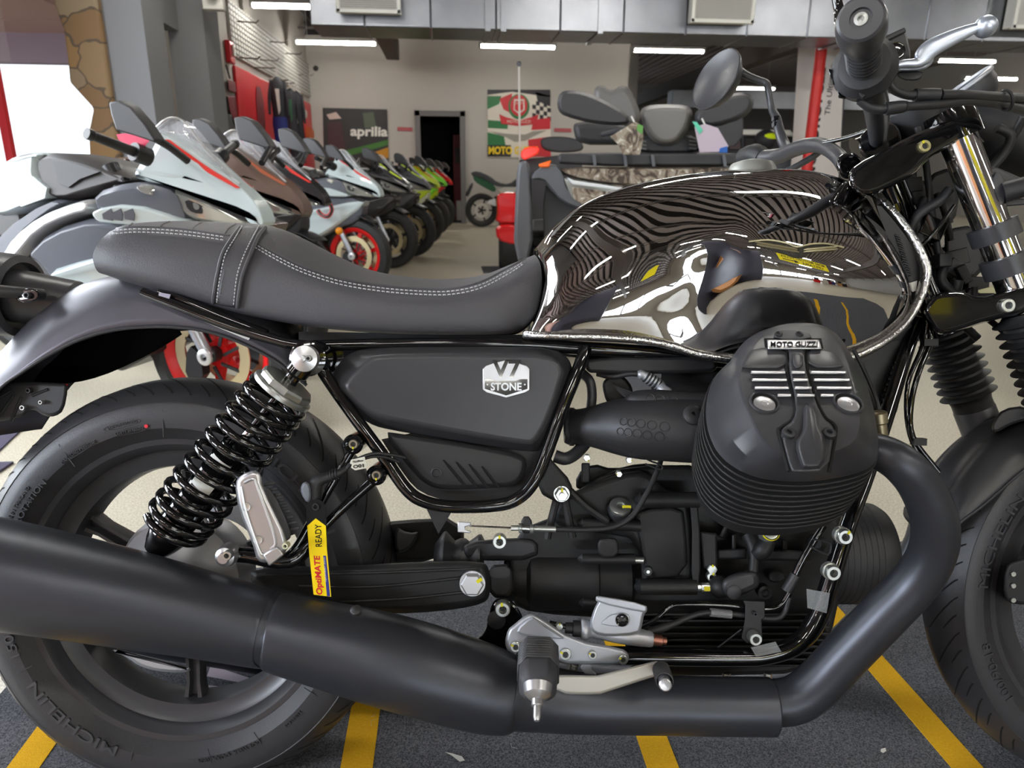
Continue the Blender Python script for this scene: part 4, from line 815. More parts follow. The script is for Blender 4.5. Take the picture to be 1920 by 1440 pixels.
yl = -.0768
side_text('MICHELIN', HR, 231, .2535, .017, .165, yl, rw, bold=.01); side_text('MICHELIN', HR, 41, .2535, .017, .165, yl, rw, bold=.01)
side_text('150/70-17', HR, 190, .2535, .015, .105, yl, rw, bold=.005); side_text('ROTATION', HR, 146, .2505, .009, .075, yl, rw)
side_text('MADE IN THAILAND', HR, 150, .2635, .0052, .072, yl, rw); side_text('DOT W86K  OOXX  0824', HR, 289, .2535, .0062, .10, yl, rw)
side_text('TUBELESS', HR, 314, .2565, .0048, .035, yl, rw); side_text('ROADCLASSIC', HR, -8, .2535, .015, .17, yl, rw, bold=.01)
side_text('STANDARD LOAD', HR, 105, .2640, .0046, .045, yl, rw); side_text('MAX LOAD PRESSURE', HR, 122, .2535, .0046, .06, yl, rw); side_text('SAFETY WARNING', HR, 103, .2520, .0046, .045, yl, rw)
ln = MB()
for a in (92, 126, 172, 207, 255, 282, 300, 325, 60):
    a = radians(a); ln.bar(Vector(HR)+Vector((cos(a)*.237, yl, sin(a)*.237)), Vector(HR)+Vector((cos(a)*.277, yl+.001, sin(a)*.277)), .0009, .0012, (0, 1, 0))
for a0_, r_ in ((105, .2640), (103, .2520), (122, .2535)):
    for da in (-6.5, 6.5):
        for rr in (-.0045, .0045):
            pass
    P_ = []
    for k in range(40):
        t = 2*pi*k/40; P_.append(Vector(HR)+Vector((cos(radians(a0_)+cos(t)*.105)*(r_+.0046*sin(t)), yl-.0004, sin(radians(a0_)+cos(t)*.105)*(r_+.0046*sin(t)))))
    ln.tube(P_, .0003, 4, closed=True)
ln.build('sidewall_ribs', M_rubt, rw)
MB().lathe([(.0, -.0008), (.0028, -.0008), (.0028, .002)], Vector(HR)+Vector((cos(radians(97.5))*.2545, yl, sin(radians(97.5))*.2545)), (0, 1, 0), 16).build('balance_dot', mat('red_dot', rgb(214, 40, 50), .6), rw)
HF = (1.472, 0, .3185)
fw_ = wheel('front_wheel', HF, .3185, .052, .2405, 6, radians(0))
for body, a, r, h, l in (('MICHELIN', 160, .266, .014, .15), ('100/90-18', 205, .266, .013, .095), ('ROADCLASSIC', 120, .266, .013, .14)):
    side_text(body, HF, a, r, h, l, -.0535, fw_, M_rub)
# final drive case behind the muffler and rear brake parts
t = MB().lathe([(.0, -.085), (.035, -.083), (.06, -.070), (.092, -.058), (.100, -.040), (.100, -.01), (.06, .02)], (.0, 0, .335), (0, 1, 0), 40).build('final_drive_case', M_alup, moto)
MB().panel(B, [(196, 1212), (362, 1250), (352, 1262), (300, 1260), (262, 1250), (238, 1232)], [(0, -.05), (0, -.09), (5, -.10)], 2).build('final_drive_lug', M_alup, moto, bevel=.003)
d = MB(); d.lathe([(.085, .0), (.125, .0), (.125, .004), (.085, .004), (.085, .0)], (.0, .062, .3185), (0, 1, 0), 48, cap=False)
d.build('brake_disc', M_alu, moto)
MB().panel(B, [(700, 985), (745, 975), (870, 970), (870, 1050), (560, 1065), (470, 1062), (520, 1040), (640, 1030), (668, 1015)], [(0, .06), (0, .02), (6, .01)], 1).build('swingarm_bridge', M_cast, moto, bevel=.006)
MB().panel(B, [(740, 985), (765, 1000), (790, 996), (770, 1030), (740, 1040)], [(0, .02), (0, -.02), (4, -.026)], 1).build('bridge_gusset', M_cast2, moto, bevel=.004)
# swing arm, right leg
sa = MB().panel(B, [(470, 1062), (640, 1062), (800, 1052), (900, 1052), (918, 1062), (920, 1118), (905, 1132), (860, 1142), (780, 1150), (700, 1150), (640, 1142), (560, 1120), (470, 1100)], [(8, -.085), (0, -.095), (0, -.128), (10, -.138)], 1).build('swingarm', M_cast, moto, bevel=.004)
b = MB()
for P_ in ([(500, 1078), (700, 1074), (898, 1066)], [(560, 1098), (700, 1100), (880, 1082)], [(640, 1128), (760, 1122), (892, 1108)]): b.tube(BP(P_, -.1385), BK.R(700, 1090, -.13, 3), 8, 4)
b.build('rib', M_cast, sa)
def bolt(px, py, yl, rpx, par=moto, kind='socket', m=None, mark=None, name='bolt', h=.006, washer=1.0):
    c = B(px, py, yl); r = BK.R(px, py, yl, rpx); b = MB()
    if kind == 'hex':
        R_ = [[c+Vector((cos(pi/3*i)*r*q, -hh, sin(pi/3*i)*r*q)) for i in range(6)] for q, hh in ((1, -.004), (1, h*.8), (.86, h))]
        b.rings(R_)
    else:
        b.lathe([(r*washer*1.0, -.004), (r*washer, h*.3), (r, h*.35), (r, h*.85), (r*.9, h), (r*.55, h), (r*.5, h*.3), (0, h*.3)], c, Y, 20)
    o = b.build(name, m or M_zinc, par, ang=30)
    if kind == 'socket': MB().lathe([(r*.52, h*.25), (0, h*.32)], c+Y*.0006, Y, 6).build('hex_socket', M_cast2, o)
    if mark is not None:
        a = radians(mark); MB().box(c+Y*(h+.0003)+Vector((cos(a)*r*.75, 0, sin(a)*r*.75)), (r*.5, .0012, r*.28), Matrix.Rotation(-a, 3, 'Y')).build('paint_mark', M_yel, o)
    return o
pv = bolt(886, 1093, -.142, 22, kind='hex', m=M_alu, name='pivot_nut', h=.010, mark=35)
MB().lathe([(BK.R(886, 1093, -.14, 24), -.003), (BK.R(886, 1093, -.14, 24), .0035)], B(886, 1093, -.142), Y, 40).build('pivot_washer', M_alu, moto)
# shaft gaiter
c0, c1 = B(815, 1040, -.04), B(950, 1045, -.04); ax = (c1-c0).normalized()
r = BK.R(860, 1040, -.04, 34)
MB().lathe([(r*.6, 0), (r*1.25, .012), (r*1.3, .016), (r*.8, .03), (r*.95, .038), (r*.95, .046), (r*.8, .052), (r*1.2, .066), (r*1.2, .07), (r*.9, .075)], c0, ax, 32).build('shaft_gaiter', M_rub, moto)

# ---- exhaust ----
def pxtube(P, n=24, k=6, yl=None):
    pts = [B(p[0], p[1], p[2]) for p in P]; rr = [BK.R(p[0], p[1], p[2], p[3]) for p in P]
    b = MB(); b.tube(pts, rr, n, k); return b
ex = pxtube([(1610, 842, -.26, 30), (1650, 848, -.275, 34), (1692, 872, -.285, 37), (1728, 915, -.28, 39), (1752, 975, -.27, 41), (1748, 1035, -.255, 41), (1715, 1092, -.24, 41), (1655, 1155, -.225, 42), (1590, 1222, -.21, 42), (1535, 1280, -.20, 42), (1490, 1312, -.195, 42), (1430, 1320, -.19, 42)], 32, 8).build('exhaust_header', M_exh, moto)
mf = pxtube([(1449, 1325, -.19, 40), (1449, 1325, -.19, 49), (1446, 1325, -.19, 52)], 40, 1).build('muffler_collar', M_exh, moto, ang=30)
mf = pxtube([(1446, 1325, -.19, 52), (1350, 1324, -.19, 52), (1250, 1322, -.19, 52), (1090, 1318, -.195, 54), (1000, 1305, -.20, 62), (950, 1294, -.205, 70)], 40, 5).build('muffler_front_pipe', M_exh, moto, ang=40)
mf = pxtube([(985, 1310, -.205, 40), (968, 1307, -.205, 64), (950, 1302, -.205, 72), (900, 1288, -.205, 79), (800, 1258, -.21, 83), (700, 1230, -.21, 82), (600, 1205, -.21, 76), (530, 1187, -.21, 72), (516, 1184, -.21, 69), (522, 1185, -.21, 60)], 48, 5).build('muffler_middle', M_exh, moto, ang=40)
mr = pxtube([(560, 1190, -.21, 58), (520, 1184, -.21, 66), (505, 1180, -.21, 69), (490, 1177, -.21, 71), (380, 1152, -.212, 78), (250, 1124, -.215, 87), (120, 1098, -.218, 94), (0, 1076, -.22, 100), (-140, 1052, -.225, 104), (-260, 1034, -.23, 104), (-262, 1033, -.23, 60)], 48, 5).build('muffler_rear', M_exh, moto, ang=40)
MB().lathe([(.006, -.002), (.007, .004), (.003, .007), (0, .007)], B(668, 1147, -.26), (0, -.5, .8), 16).build('heat_shield_screw', M_cast2, moto)
sc_ = MB()
for i in range(16):
    x = 822+ i*2.4; sc_.bar(B(x-26+random.uniform(-4, 2), 1329+.12*i+random.uniform(-1, 1), -.258), B(x+10, 1324-random.uniform(0, 9)+.5*i, -.2625), .0010, .0006, (0, 1, 0))

# ---- seat ----
M_seatd = M_seat
def bl(rows): return [[B(*p) for p in r] for r in rows]
rows = [  # from the centre line down to the lower edge; each row runs rear to front
 [(212, 440, .03), (250, 424, .03), (330, 418, .03), (420, 420, .03), (492, 424, .03), (545, 437, .03), (610, 470, .03), (690, 505, .03), (770, 520, .03), (840, 523, .03), (905, 514, .03), (960, 492, .03), (1000, 474, .03)],
 [(205, 436, -.03), (245, 420, -.03), (325, 415, -.03), (415, 418, -.03), (490, 423, -.03), (545, 440, -.03), (612, 474, -.03), (692, 508, -.03), (772, 522, -.03), (842, 525, -.03), (908, 516, -.03), (963, 494, -.03), (1003, 478, -.03)],
 [(208, 434, -.075), (240, 425, -.085), (320, 430, -.088), (410, 440, -.09), (478, 452, -.09), (545, 480, -.095), (618, 512, -.10), (698, 536, -.105), (778, 546, -.105), (852, 545, -.105), (925, 528, -.10), (972, 502, -.08), (1008, 484, -.06)],
 [(186, 452, -.095), (225, 455, -.102), (310, 462, -.108), (400, 476, -.11), (468, 492, -.112), (540, 512, -.118), (620, 538, -.122), (700, 558, -.126), (780, 566, -.128), (858, 564, -.125), (935, 548, -.12), (985, 520, -.105), (1014, 500, -.085)],
 [(174, 480, -.095), (215, 492, -.104), (300, 506, -.111), (390, 526, -.114), (455, 542, -.116), (540, 560, -.121), (620, 578, -.126), (700, 590, -.13), (780, 597, -.131), (860, 597, -.128), (938, 590, -.122), (988, 568, -.11), (1016, 540, -.095)],
 [(182, 508, -.09), (225, 518, -.098), (300, 536, -.104), (385, 560, -.107), (450, 580, -.110), (540, 598, -.115), (620, 610, -.120), (700, 617, -.123), (780, 621, -.124), (860, 622, -.121), (935, 620, -.116), (980, 608, -.105), (1006, 588, -.095)],
 [(200, 516, -.07), (240, 530, -.08), (305, 548, -.085), (385, 570, -.088), (450, 588, -.090), (540, 606, -.094), (620, 617, -.10), (700, 624, -.103), (780, 627, -.104), (860, 628, -.10), (930, 627, -.096), (972, 622, -.088), (995, 606, -.08)]]
far = [[Vector((p.x, -p.y, p.z)) for p in r] for r in bl(rows[2:])][::-1]
near = bl(rows)
cen = [Vector((a.x, 0, a.z)) for a in near[0]]
for i, p in enumerate(near[0]): near[0][i] = Vector((near[1][i].x, 0, near[1][i].z+.003))
allr = near[::-1]+[[Vector((p.x, -p.y, p.z)) for p in near[1]]]+[[Vector((p.x, -p.y, p.z)) for p in r] for r in near[2:]]
st = MB(); S_ = [cr1(r, 5) for r in allr]; cols = [cr1([r[j] for r in S_], 4) for j in range(len(S_[0]))]
st.rings(cols)                       # each section is a closed ring, the last face closes the underside
seat = st.build('seat', M_seat, moto, ang=60)
def srow(t, j0=0, j1=None):
    """a line on the near side of the seat, t between row indexes"""
    i = int(t); f = t-i; A_ = cr1(near[i], 6); B_ = cr1(near[min(i+1, 6)], 6); r = [a*(1-f)+b_*f for a, b_ in zip(A_, B_)]
    return r[j0:j1]
def stitches(P_, name='stitching', r=.0008, step=.0065, gap=.4, off=-.0022):
    b = MB(); acc = 0
    L_ = [0]
    for a, c in zip(P_, P_[1:]): L_.append(L_[-1]+(c-a).length)
    def at(s):
        for i in range(len(P_)-1):
            if L_[i+1] >= s: f = (s-L_[i])/max(1e-9, L_[i+1]-L_[i]); return P_[i].lerp(P_[i+1], f)
        return P_[-1]
    s = 0
    while s+step < L_[-1]:
        a, c = at(s), at(s+step*(1-gap)); v = Vector((0, off, -off*.25)); b.tube([a+v*.5, (a+c)/2+v, c+v*.5], r, 5); s += step
    return b
def pxs(P_, k=6): return cr1([B(*p) for p in P_], k)
def onseat(P_, k=8, lift=.0012):
    """drop pixel lines onto the seat surface by finding the seat depth along the sight line"""
    from mathutils.bvhtree import BVHTree
    me = seat.data; bv = BVHTree.FromPolygons([v.co for v in me.vertices], [tuple(p.vertices) for p in me.polygons])
    o = BK.I @ CP; out = []
    for q in cr1([Vector(p) for p in P_], k):
        d = (BK.I.to_3x3() @ ray(q.x, q.y)).normalized(); h = bv.ray_cast(o, d)
        if h[0] is not None: out.append(h[0]-d*lift)
    return out
for dy in (0, 6):
    stitches(onseat([(206, 434+dy), (260, 430+dy), (340, 434+dy), (430, 446+dy)])).build('stitching', M_thr, seat)
    stitches(onseat([(478, 458+dy), (520, 482+dy), (570, 506+dy), (640, 528+dy), (720, 541+dy), (800, 547+dy), (850, 546+dy), (900, 535+dy), (950, 510+dy), (985, 490+dy*.5)])).build('stitching', M_thr, seat)
b = MB(); b.tube(onseat([(470, 452), (520, 477), (570, 501), (640, 523), (720, 536), (800, 542), (850, 541), (900, 530), (950, 505), (985, 486)], lift=-.0003), .0022, 8)
b.tube(onseat([(206, 430), (260, 426), (340, 430), (430, 442)], lift=-.0003), .0018, 8)
for (x0, y0, x1, y1) in ((243, 424, 262, 414), (298, 428, 318, 414), (358, 434, 378, 415), (420, 440, 442, 418)): b.tube(onseat([(x0, y0), ((x0+x1)/2-3, (y0+y1)/2), (x1, y1+2)], lift=-.001), .0016, 6)
b.build('piping', M_seat, seat)
# strap across the seat
def strapline(P_): return onseat(P_, 6, .0)
ps = [[(452, 431), (438, 450), (420, 480), (410, 520), (404, 556), (402, 578)], [(462, 427), (450, 452), (433, 482), (424, 520), (418, 560), (417, 584)], [(480, 427), (470, 452), (452, 486), (442, 520), (438, 560), (436, 588)], [(500, 430), (486, 448), (470, 486), (457, 520), (450, 560), (447, 590)]]
L_ = [strapline(p) for p in ps]; m_ = min(len(l) for l in L_)
b = MB(); off = Vector((0, -.0045, .002))
b.rings([[p+off*(1.0) for p in l[:m_]] for l in L_], closed=False); strap = b.build('seat_strap', M_seat, moto, solid=.004)
b = MB(); b.tube([p+off*1.05 for p in L_[0][:m_]], .0028, 8); b.tube([p+off*1.05 for p in L_[3][:m_]], .0028, 8); b.build('strap_edging', M_seat, strap)
for q in (1, 2):
    sh = (L_[q][0]-L_[q-1 if q == 1 else 3][0])*.4; stitches([p+off*1.4-(p-r_)*.45 for p, r_ in zip(L_[q][:m_], L_[0 if q == 1 else 3][:m_])], off=-.0012, step=.005).build('stitching', M_thr, strap)

# ---- fuel tank ----
M_chrt = mat('tank_mirror_paint', (.60, .585, .575), .018, 1.0, coat=.3)
T = [  # stations from the seat to the steering head: silhouette -> lower edge
 [(1003, 470, -.02), (1013, 484, -.07), (1024, 508, -.103), (1022, 545, -.119), (1008, 590, -.126), (994, 621, -.127)],
 [(1040, 428, -.03), (1048, 450, -.088), (1056, 488, -.122), (1054, 540, -.137), (1046, 590, -.141), (1034, 624, -.139)],
 [(1100, 381, -.035), (1106, 407, -.10), (1112, 455, -.137), (1112, 525, -.150), (1110, 590, -.150), (1104, 626, -.144)],
 [(1180, 350, -.04), (1184, 378, -.11), (1190, 435, -.150), (1188, 515, -.158), (1182, 590, -.154), (1178, 630, -.147)],
 [(1270, 331, -.045), (1274, 362, -.12), (1280, 428, -.161), (1268, 515, -.160), (1246, 590, -.152), (1250, 641, -.147)],
 [(1340, 322, -.045), (1346, 355, -.126), (1356, 425, -.172), (1328, 515, -.163), (1296, 590, -.152), (1310, 661, -.147)],
 [(1400, 318, -.05), (1408, 352, -.13), (1424, 425, -.183), (1404, 515, -.182), (1380, 590, -.162), (1385, 672, -.147)],
 [(1470, 317, -.05), (1480, 352, -.13), (1500, 430, -.186), (1500, 520, -.193), (1490, 600, -.170), (1480, 676, -.145)],
 [(1530, 322, -.05), (1545, 360, -.125), (1570, 440, -.180), (1585, 528, -.190), (1580, 606, -.168), (1570, 672, -.141)],
 [(1580, 336, -.045), (1600, 378, -.115), (1632, 452, -.162), (1655, 532, -.172), (1652, 600, -.155), (1640, 648, -.135)],
 [(1612, 356, -.035), (1640, 402, -.095), (1675, 470, -.132), (1698, 535, -.145), (1694, 585, -.135), (1680, 618, -.122)],
 [(1625, 372, -.02), (1655, 420, -.07), (1690, 482, -.105), (1710, 540, -.118), (1706, 580, -.112), (1694, 604, -.105)]]
TT = [[B(*p) for p in s] for s in T]
full = []
for s in TT:
    top = Vector((s[0].x, 0, s[0].z+.004)); full.append(s[::-1]+[top]+[Vector((p.x, -p.y, p.z)) for p in s])
g = [cr1(s, 6) for s in full]; n_ = len(g[0]); gg = [cr1([g[i][j] for i in range(len(g))], 6) for j in range(n_)]
b = MB(); b.rings([[gg[j][i] for j in range(n_)] for i in range(len(gg[0]))], closed=True)
tank = b.build('fuel_tank', M_chrt, moto, ang=70)
# seam flange
fl = [(980, 626, -.125), (996, 628, -.135), (1034, 630, -.147), (1104, 631, -.151), (1178, 635, -.154), (1230, 642, -.153), (1270, 652, -.153), (1310, 665, -.153), (1385, 676, -.153), (1480, 680, -.151), (1570, 676, -.147), (1640, 650, -.141), (1690, 612, -.128), (1718, 572, -.12), (1734, 530, -.118), (1736, 502, -.118), (1722, 466, -.112), (1695, 425, -.10), (1662, 385, -.085), (1630, 352, -.06)]
P_ = cr1([B(*p) for p in fl], 5); b = MB()
R_ = []
for i, p in enumerate(P_):
    t_ = (P_[min(i+1, len(P_)-1)]-P_[max(i-1, 0)]).normalized(); u_ = t_.cross(Vector((0, 1, 0))).normalized()
    R_.append([p+u_*(.0052*c_)+Vector((0, .010*s_-.002, 0)) for c_, s_ in ((1, .8), (1.1, -.1), (.7, -.5), (0, -.62), (-.7, -.5), (-1.1, -.1), (-1, .8))])
b.rings(R_, closed=True); b.build('tank_seam_flange', mat('seam_chrome', (.62, .62, .62), .12, 1.0, bump=.6, bscale=260), tank, ang=50)
# front recess panel between tank and flange
MB().panel(B, [(1640, 372), (1690, 430), (1722, 480), (1730, 515), (1722, 560), (1700, 590), (1690, 560), (1700, 530), (1685, 480), (1655, 425)], [(0, .1), (0, -.108)], 1).build('tank_front_infill', M_plas, tank)
MB().panel(B, [(1708, 530), (1720, 526), (1718, 545), (1706, 549)], [(0, -.108), (0, -.1105)], 0).build('barcode_sticker', M_white, tank)
b = MB()
for i in range(16):
    u = i/15; x = 1678+22*u; y = 440+72*u; b.tube([B(x, y, -.109), B(x+10, y+4, -.1105)], .0012, 6)
b.build('infill_ribs', M_cast2, tank)
MB().lathe([(.0, .006), (.02, .005), (.032, .001), (.036, -.008), (.036, -.024)], Vector((B(1410, 315, 0).x, .0, B(1410, 315, 0).z+.004)), (0, 0, 1), 24).build('filler_cap', mat('cap_alloy', rgb(150, 150, 144), .4, .5), tank)
# eagle emblem
M_eag = mat('eagle_dark_bronze', rgb(60, 58, 50), .4, .6, bump=1.0, bscale=700); M_eag2 = mat('eagle_pale_bronze', rgb(178, 168, 134), .35, .8)
from mathutils.bvhtree import BVHTree
tbv = BVHTree.FromPolygons([v.co for v in tank.data.vertices], [tuple(p.vertices) for p in tank.data.polygons])
def ontank(x, y, lift=.0):
    o = BK.I @ CP; d = (BK.I.to_3x3() @ ray(x, y)).normalized(); h = tbv.ray_cast(o, d)
    return h[0]-d*lift if h[0] is not None else B(x, y, -.18)
o_l = [(1404, 453), (1420, 451), (1450, 452), (1475, 457), (1492, 463), (1515, 459), (1545, 457), (1580, 464), (1555, 466), (1535, 471), (1520, 474), (1510, 478), (1506, 485), (1490, 483), (1470, 476), (1450, 470), (1432, 464), (1412, 459)]
o_l = chaikin(o_l, 1)
b = MB()
def yspan(x):
    ys = []
    for i in range(len(o_l)):
        p, q = o_l[i], o_l[(i+1) % len(o_l)]
        if (p.x-x)*(q.x-x) <= 0 and abs(q.x-p.x) > 1e-6: ys.append(p.y+(q.y-p.y)*(x-p.x)/(q.x-p.x))
    return min(ys), max(ys)
R_ = []; xa_, xb_ = min(p.x for p in o_l)+.4, max(p.x for p in o_l)-.4
for i in range(70):
    x = xa_+i*(xb_-xa_)/69; y0_, y1_ = yspan(x); R_.append([ontank(x, y0_+(y1_-y0_)*v, l_) for v, l_ in ((0, -.0005), (0, .0018), (.25, .0034), (.5, .004), (.75, .0034), (1, .0018), (1, -.0005))])
b.rings(R_, closed=False)
eg = b.build('eagle_emblem', M_eag, tank)
b = MB()
for k in range(46):
    u = (k % 23)/22; row = k//23; x = 1416+u*70+row*3; y = 453+u*12+row*5; 
    b.tube([ontank(x, y, .0048), ontank(x+9, y+3.0, .0044)], .0010, 5)
for k in range(40):
    u = (k % 20)/19; row = k//20; x = 1570-u*56; y = 462+u*4+row*4; b.tube([ontank(x, y, .0048), ontank(x-7, y+2.5, .0044)], .0009, 5)
b.tube([ontank(x, y, .0035) for x, y in ((1404, 453), (1440, 450), (1475, 456), (1494, 463), (1520, 458), (1550, 457), (1582, 464))], .0012, 6, 3); b.build('feathers', M_eag2, eg)

# ---- tubular frame ----
fr = pxtube([(268, 548, -.10, 9), (330, 572, -.105, 9), (420, 607, -.11, 10), (500, 633, -.115, 10), (560, 647, -.118, 10), (640, 647, -.118, 11), (800, 644, -.118, 11), (980, 646, -.118, 12), (1120, 655, -.118, 13), (1250, 664, -.11, 13), (1360, 678, -.10, 13)], 16, 5)
fr = fr.build('frame_rail', M_gloss, moto)
pxtube([(590, 662, -.135, 12), (608, 700, -.14, 12), (660, 775, -.15, 12), (715, 850, -.155, 12), (760, 915, -.158, 12), (795, 940, -.16, 12), (850, 950, -.16, 12), (935, 947, -.16, 12), (975, 932, -.16, 12), (1003, 900, -.16, 12), (1025, 850, -.155, 12), (1055, 765, -.15, 12), (1085, 690, -.14, 12), (1098, 652, -.13, 12)], 18, 6).build('frame_loop', M_gloss, moto)
MB().panel(B, [(585, 640), (660, 640), (690, 660), (640, 690), (605, 705), (575, 680)], [(0, -.10), (0, -.12)], 1).build('frame_gusset', M_gloss, moto, bevel=.003)
MB().panel(B, [(560, 622), (1000, 628), (1000, 652), (1370, 690), (1370, 660), (1700, 600), (1720, 620), (1640, 800), (1600, 780), (1610, 690), (1360, 700), (1000, 662), (560, 648)], [(0, .06), (0, -.06)], 0).build('under_tank_spine', M_plas, moto)
MB().panel(B, [(1100, 668), (1340, 668), (1348, 690), (1330, 700), (1108, 702), (1096, 690)], [(0, -.08), (0, -.115), (3, -.12)], 1).build('electronics_tray', M_plas, moto, bevel=.003)
# front down tube and lower cradle
pxtube([(1722, 600, -.05, 11), (1700, 660, -.07, 12), (1660, 790, -.10, 13), (1620, 905, -.125, 14), (1590, 985, -.14, 15), (1560, 1080, -.15, 17), (1532, 1160, -.155, 18), (1495, 1207, -.158, 18), (1440, 1228, -.16, 17), (1380, 1232, -.16, 17), (1200, 1230, -.16, 17), (1050, 1226, -.16, 16)], 20, 6).build('frame_down_tube', M_gloss, moto)
MB().panel(B, [(1600, 690), (1668, 640), (1705, 612), (1715, 630), (1640, 812), (1618, 790)], [(0, -.02), (0, -.06)], 0).build('headstock_gusset', M_gloss, moto, bevel=.002)
b = MB()
for i in range(26): 
    u = i/25; b.sphere(B(1690-52*u, 655+130*u, -.062), .0035+.001*sin(i*3), 8)
b.build('weld_bead', M_gloss, moto)
MB().lathe([(0, .0), (.03, .0), (.04, -.01), (.04, -.03)], B(1678, 740, -.02), (1, -.3, 0), 28).build('horn', M_plas, moto)

# ---- side cover with badge ----
o_s = [(616, 722), (626, 694), (650, 664), (690, 651), (900, 650), (1082, 652), (1060, 760), (1024, 842), (985, 849), (740, 808), (690, 796), (640, 750)]
o_i = [(644, 728), (658, 708), (692, 674), (714, 665), (900, 664), (1064, 664), (1038, 760), (1006, 828), (984, 833), (752, 791), (702, 780), (672, 756)]
cv = MB().panel(B, o_s, [(0, -.085), (0, -.128), (3, -.134), (o_i, -.1595)], 2).build('side_cover', M_sat, moto, bevel=.005, seg=3, ang=50)
lo = MB().panel(B, [(712, 808), (770, 816), (880, 832), (985, 853), (988, 880), (975, 905), (955, 913), (900, 917), (830, 918), (805, 912), (780, 893)], [(0, -.09), (0, -.138), (7, -.144), (10, -.145)], 1).build('side_cover_grille', M_plas, moto, bevel=.002)
MB().panel(B, [(700, 800), (985, 848), (1028, 840), (1010, 890), (985, 932), (940, 940), (840, 940), (790, 925), (760, 895)], [(0, -.08), (0, -.125)], 1).build('side_cover_backing', M_plas, moto)
for i in range(4):
    x = 832+i*26-2*i; y = 862+i*4
    MB().panel(B, [(x-4, y), (x+3, y), (x+44-3*i, y+50-3*i), (x+37-3*i, y+51-3*i)], [(0, -.144), (0, -.1462), (1.6, -.1455)], 1).build('vent_slot', M_hole, lo)
MB().lathe([(.0075, -.002), (.0075, .001), (.006, .0015), (.0045, -.001), (0, -.001)], B(818, 887, -.1455), Y, 24).build('cover_screw', M_cast2, lo)
# badge
yb_ = -.1605
sh = [(948, 676), (992, 690), (995, 736), (949, 746), (903, 738), (904, 690)]
bd = MB().panel(B, [(925, 681), (948, 675), (972, 681), (988, 686), (993, 692), (993, 731), (985, 736), (949, 746), (912, 736), (905, 730), (905, 692), (911, 686)], [(0, yb_+.001), (0, yb_-.002)], 0).build('model_badge', M_alu, cv, bevel=.0006)
MB().panel(B, [(909, 711), (920, 711), (930, 714), (966, 714), (976, 711), (989, 711), (989, 729), (949, 741.5), (909, 729)], [(0, yb_-.0018), (0, yb_-.0026)], 0).build('badge_field', M_gloss, bd)
text_px('STONE', B, (949, 725), 58, 15, yb_-.0028, 0, .0006, 'badge_lettering', M_alu, bd, bold=.03)
text_px('V7', B, (950, 692), 54, 34, yb_-.0028, 0, .0010, 'badge_lettering', M_gloss, bd, bold=.03, shear=.0)
for x in (914, 984): MB().lathe([(.0012, 0), (.0012, .001)], B(x, 721, yb_-.0026), Y, 10).build('badge_rivet', M_alu, bd)

# ---- rear shock ----
s0, s1 = B(578, 672, -.165), B(292, 1032, -.165); ax = (s1-s0).normalized(); L = (s1-s0).length
shk = MB(); shk.lathe([(.016, -.004), (.016, .025), (.010, .03), (.010, .05), (.006, .055), (.006, L*.42), (.014, L*.43), (.022, L*.45), (.024, L*.5), (.024, L*.86), (.028, L*.9), (.022, L*.96), (.016, L)], s0, ax, 32)
shk = shk.build('shock_absorber', M_gloss, moto)
c0, c1 = s0+ax*.062, s0+ax*(L*.87)
b = MB(); P_ = []; turns = 12; N = 24*turns
for i in range(N+1):
    u = i/N; w_ = u-.5; s = .5+w_*(1.2-.8*w_*w_)       # coils closer together at both ends
    a = 2*pi*turns*u; u1 = ax.orthogonal().normalized(); u2 = ax.cross(u1)
    P_.append(c0+(c1-c0)*s+(u1*cos(a)+u2*sin(a))*(.040+.0035*sin(pi*u)))
b.tube(P_, .0050, 16); b.build('coil_spring', M_gloss, shk, ang=60)
b = MB(); b.lathe([(.022, .040), (.036, .041), (.038, .044), (.038, .050), (.036, .052), (.026, .053), (.022, .050)], s0, ax, 10); b.lathe([(.039, .051), (.042, .053), (.042, .058), (.028, .060)], s0, ax, 32); b.build('preload_ring', M_zinc, shk, ang=30)
MB().lathe([(.0062, .12), (.0068, .122), (.0068, L*.42), (.006, L*.425)], s0, ax, 24).build('piston_rod', M_chrl, shk)
for f_, hh in ((.60, .020), (.515, .012)): 
    c = s0+ax*L*f_; MB().lathe([(.0245, 0), (.0245, hh)], c, ax, 20, ref=Vector((.2, -1, .4)), a0=-.7, a1=.6, cap=False).build('shock_label', M_white, shk)
MB().lathe([(.024, -.03), (.024, .008), (.012, .012)], s0+Vector((0, .005, 0)), Y, 32).build('shock_eye', M_gloss, shk)
MB().lathe([(.0, .028), (.004, .027), (.0045, .021), (.0085, .0205), (.017, .018), (.0175, .012), (.0175, .008)], s0, Y, 40).build('upper_cap_bolt', M_alu, shk, ang=25)
bolt(580, 672, -.186, 6, shk, 'socket', M_zinc)
# passenger footrest hanger: two rods, bracket, folded peg
for P_ in ([(664, 832, -.16, 14), (666, 832, -.14, 14)], [(707, 890, -.16, 14), (709, 890, -.14, 14)]):
    c = B(*P_[0][:3]); MB().lathe([(.0135, -.03), (.0135, .006), (.011, .009), (.0095, .009), (.0095, .004), (0, .004)], c, Y, 28).build('hanger_boss', M_gloss, moto)
    bolt(P_[0][0], P_[0][1], -.163, 9, moto, 'socket', mat('bronze_bolt', rgb(150, 140, 122), .4, .8), mark=-90)
hg = pxtube([(660, 846, -.158, 8), (610, 930, -.165, 8), (560, 1020, -.175, 8), (535, 1048, -.18, 9)], 12, 4).build('hanger_rod', M_gloss, moto)
pxtube([(700, 902, -.158, 9), (640, 955, -.165, 9), (590, 1005, -.175, 9), (545, 1050, -.18, 10)], 12, 4).build('hanger_rod', M_gloss, moto)
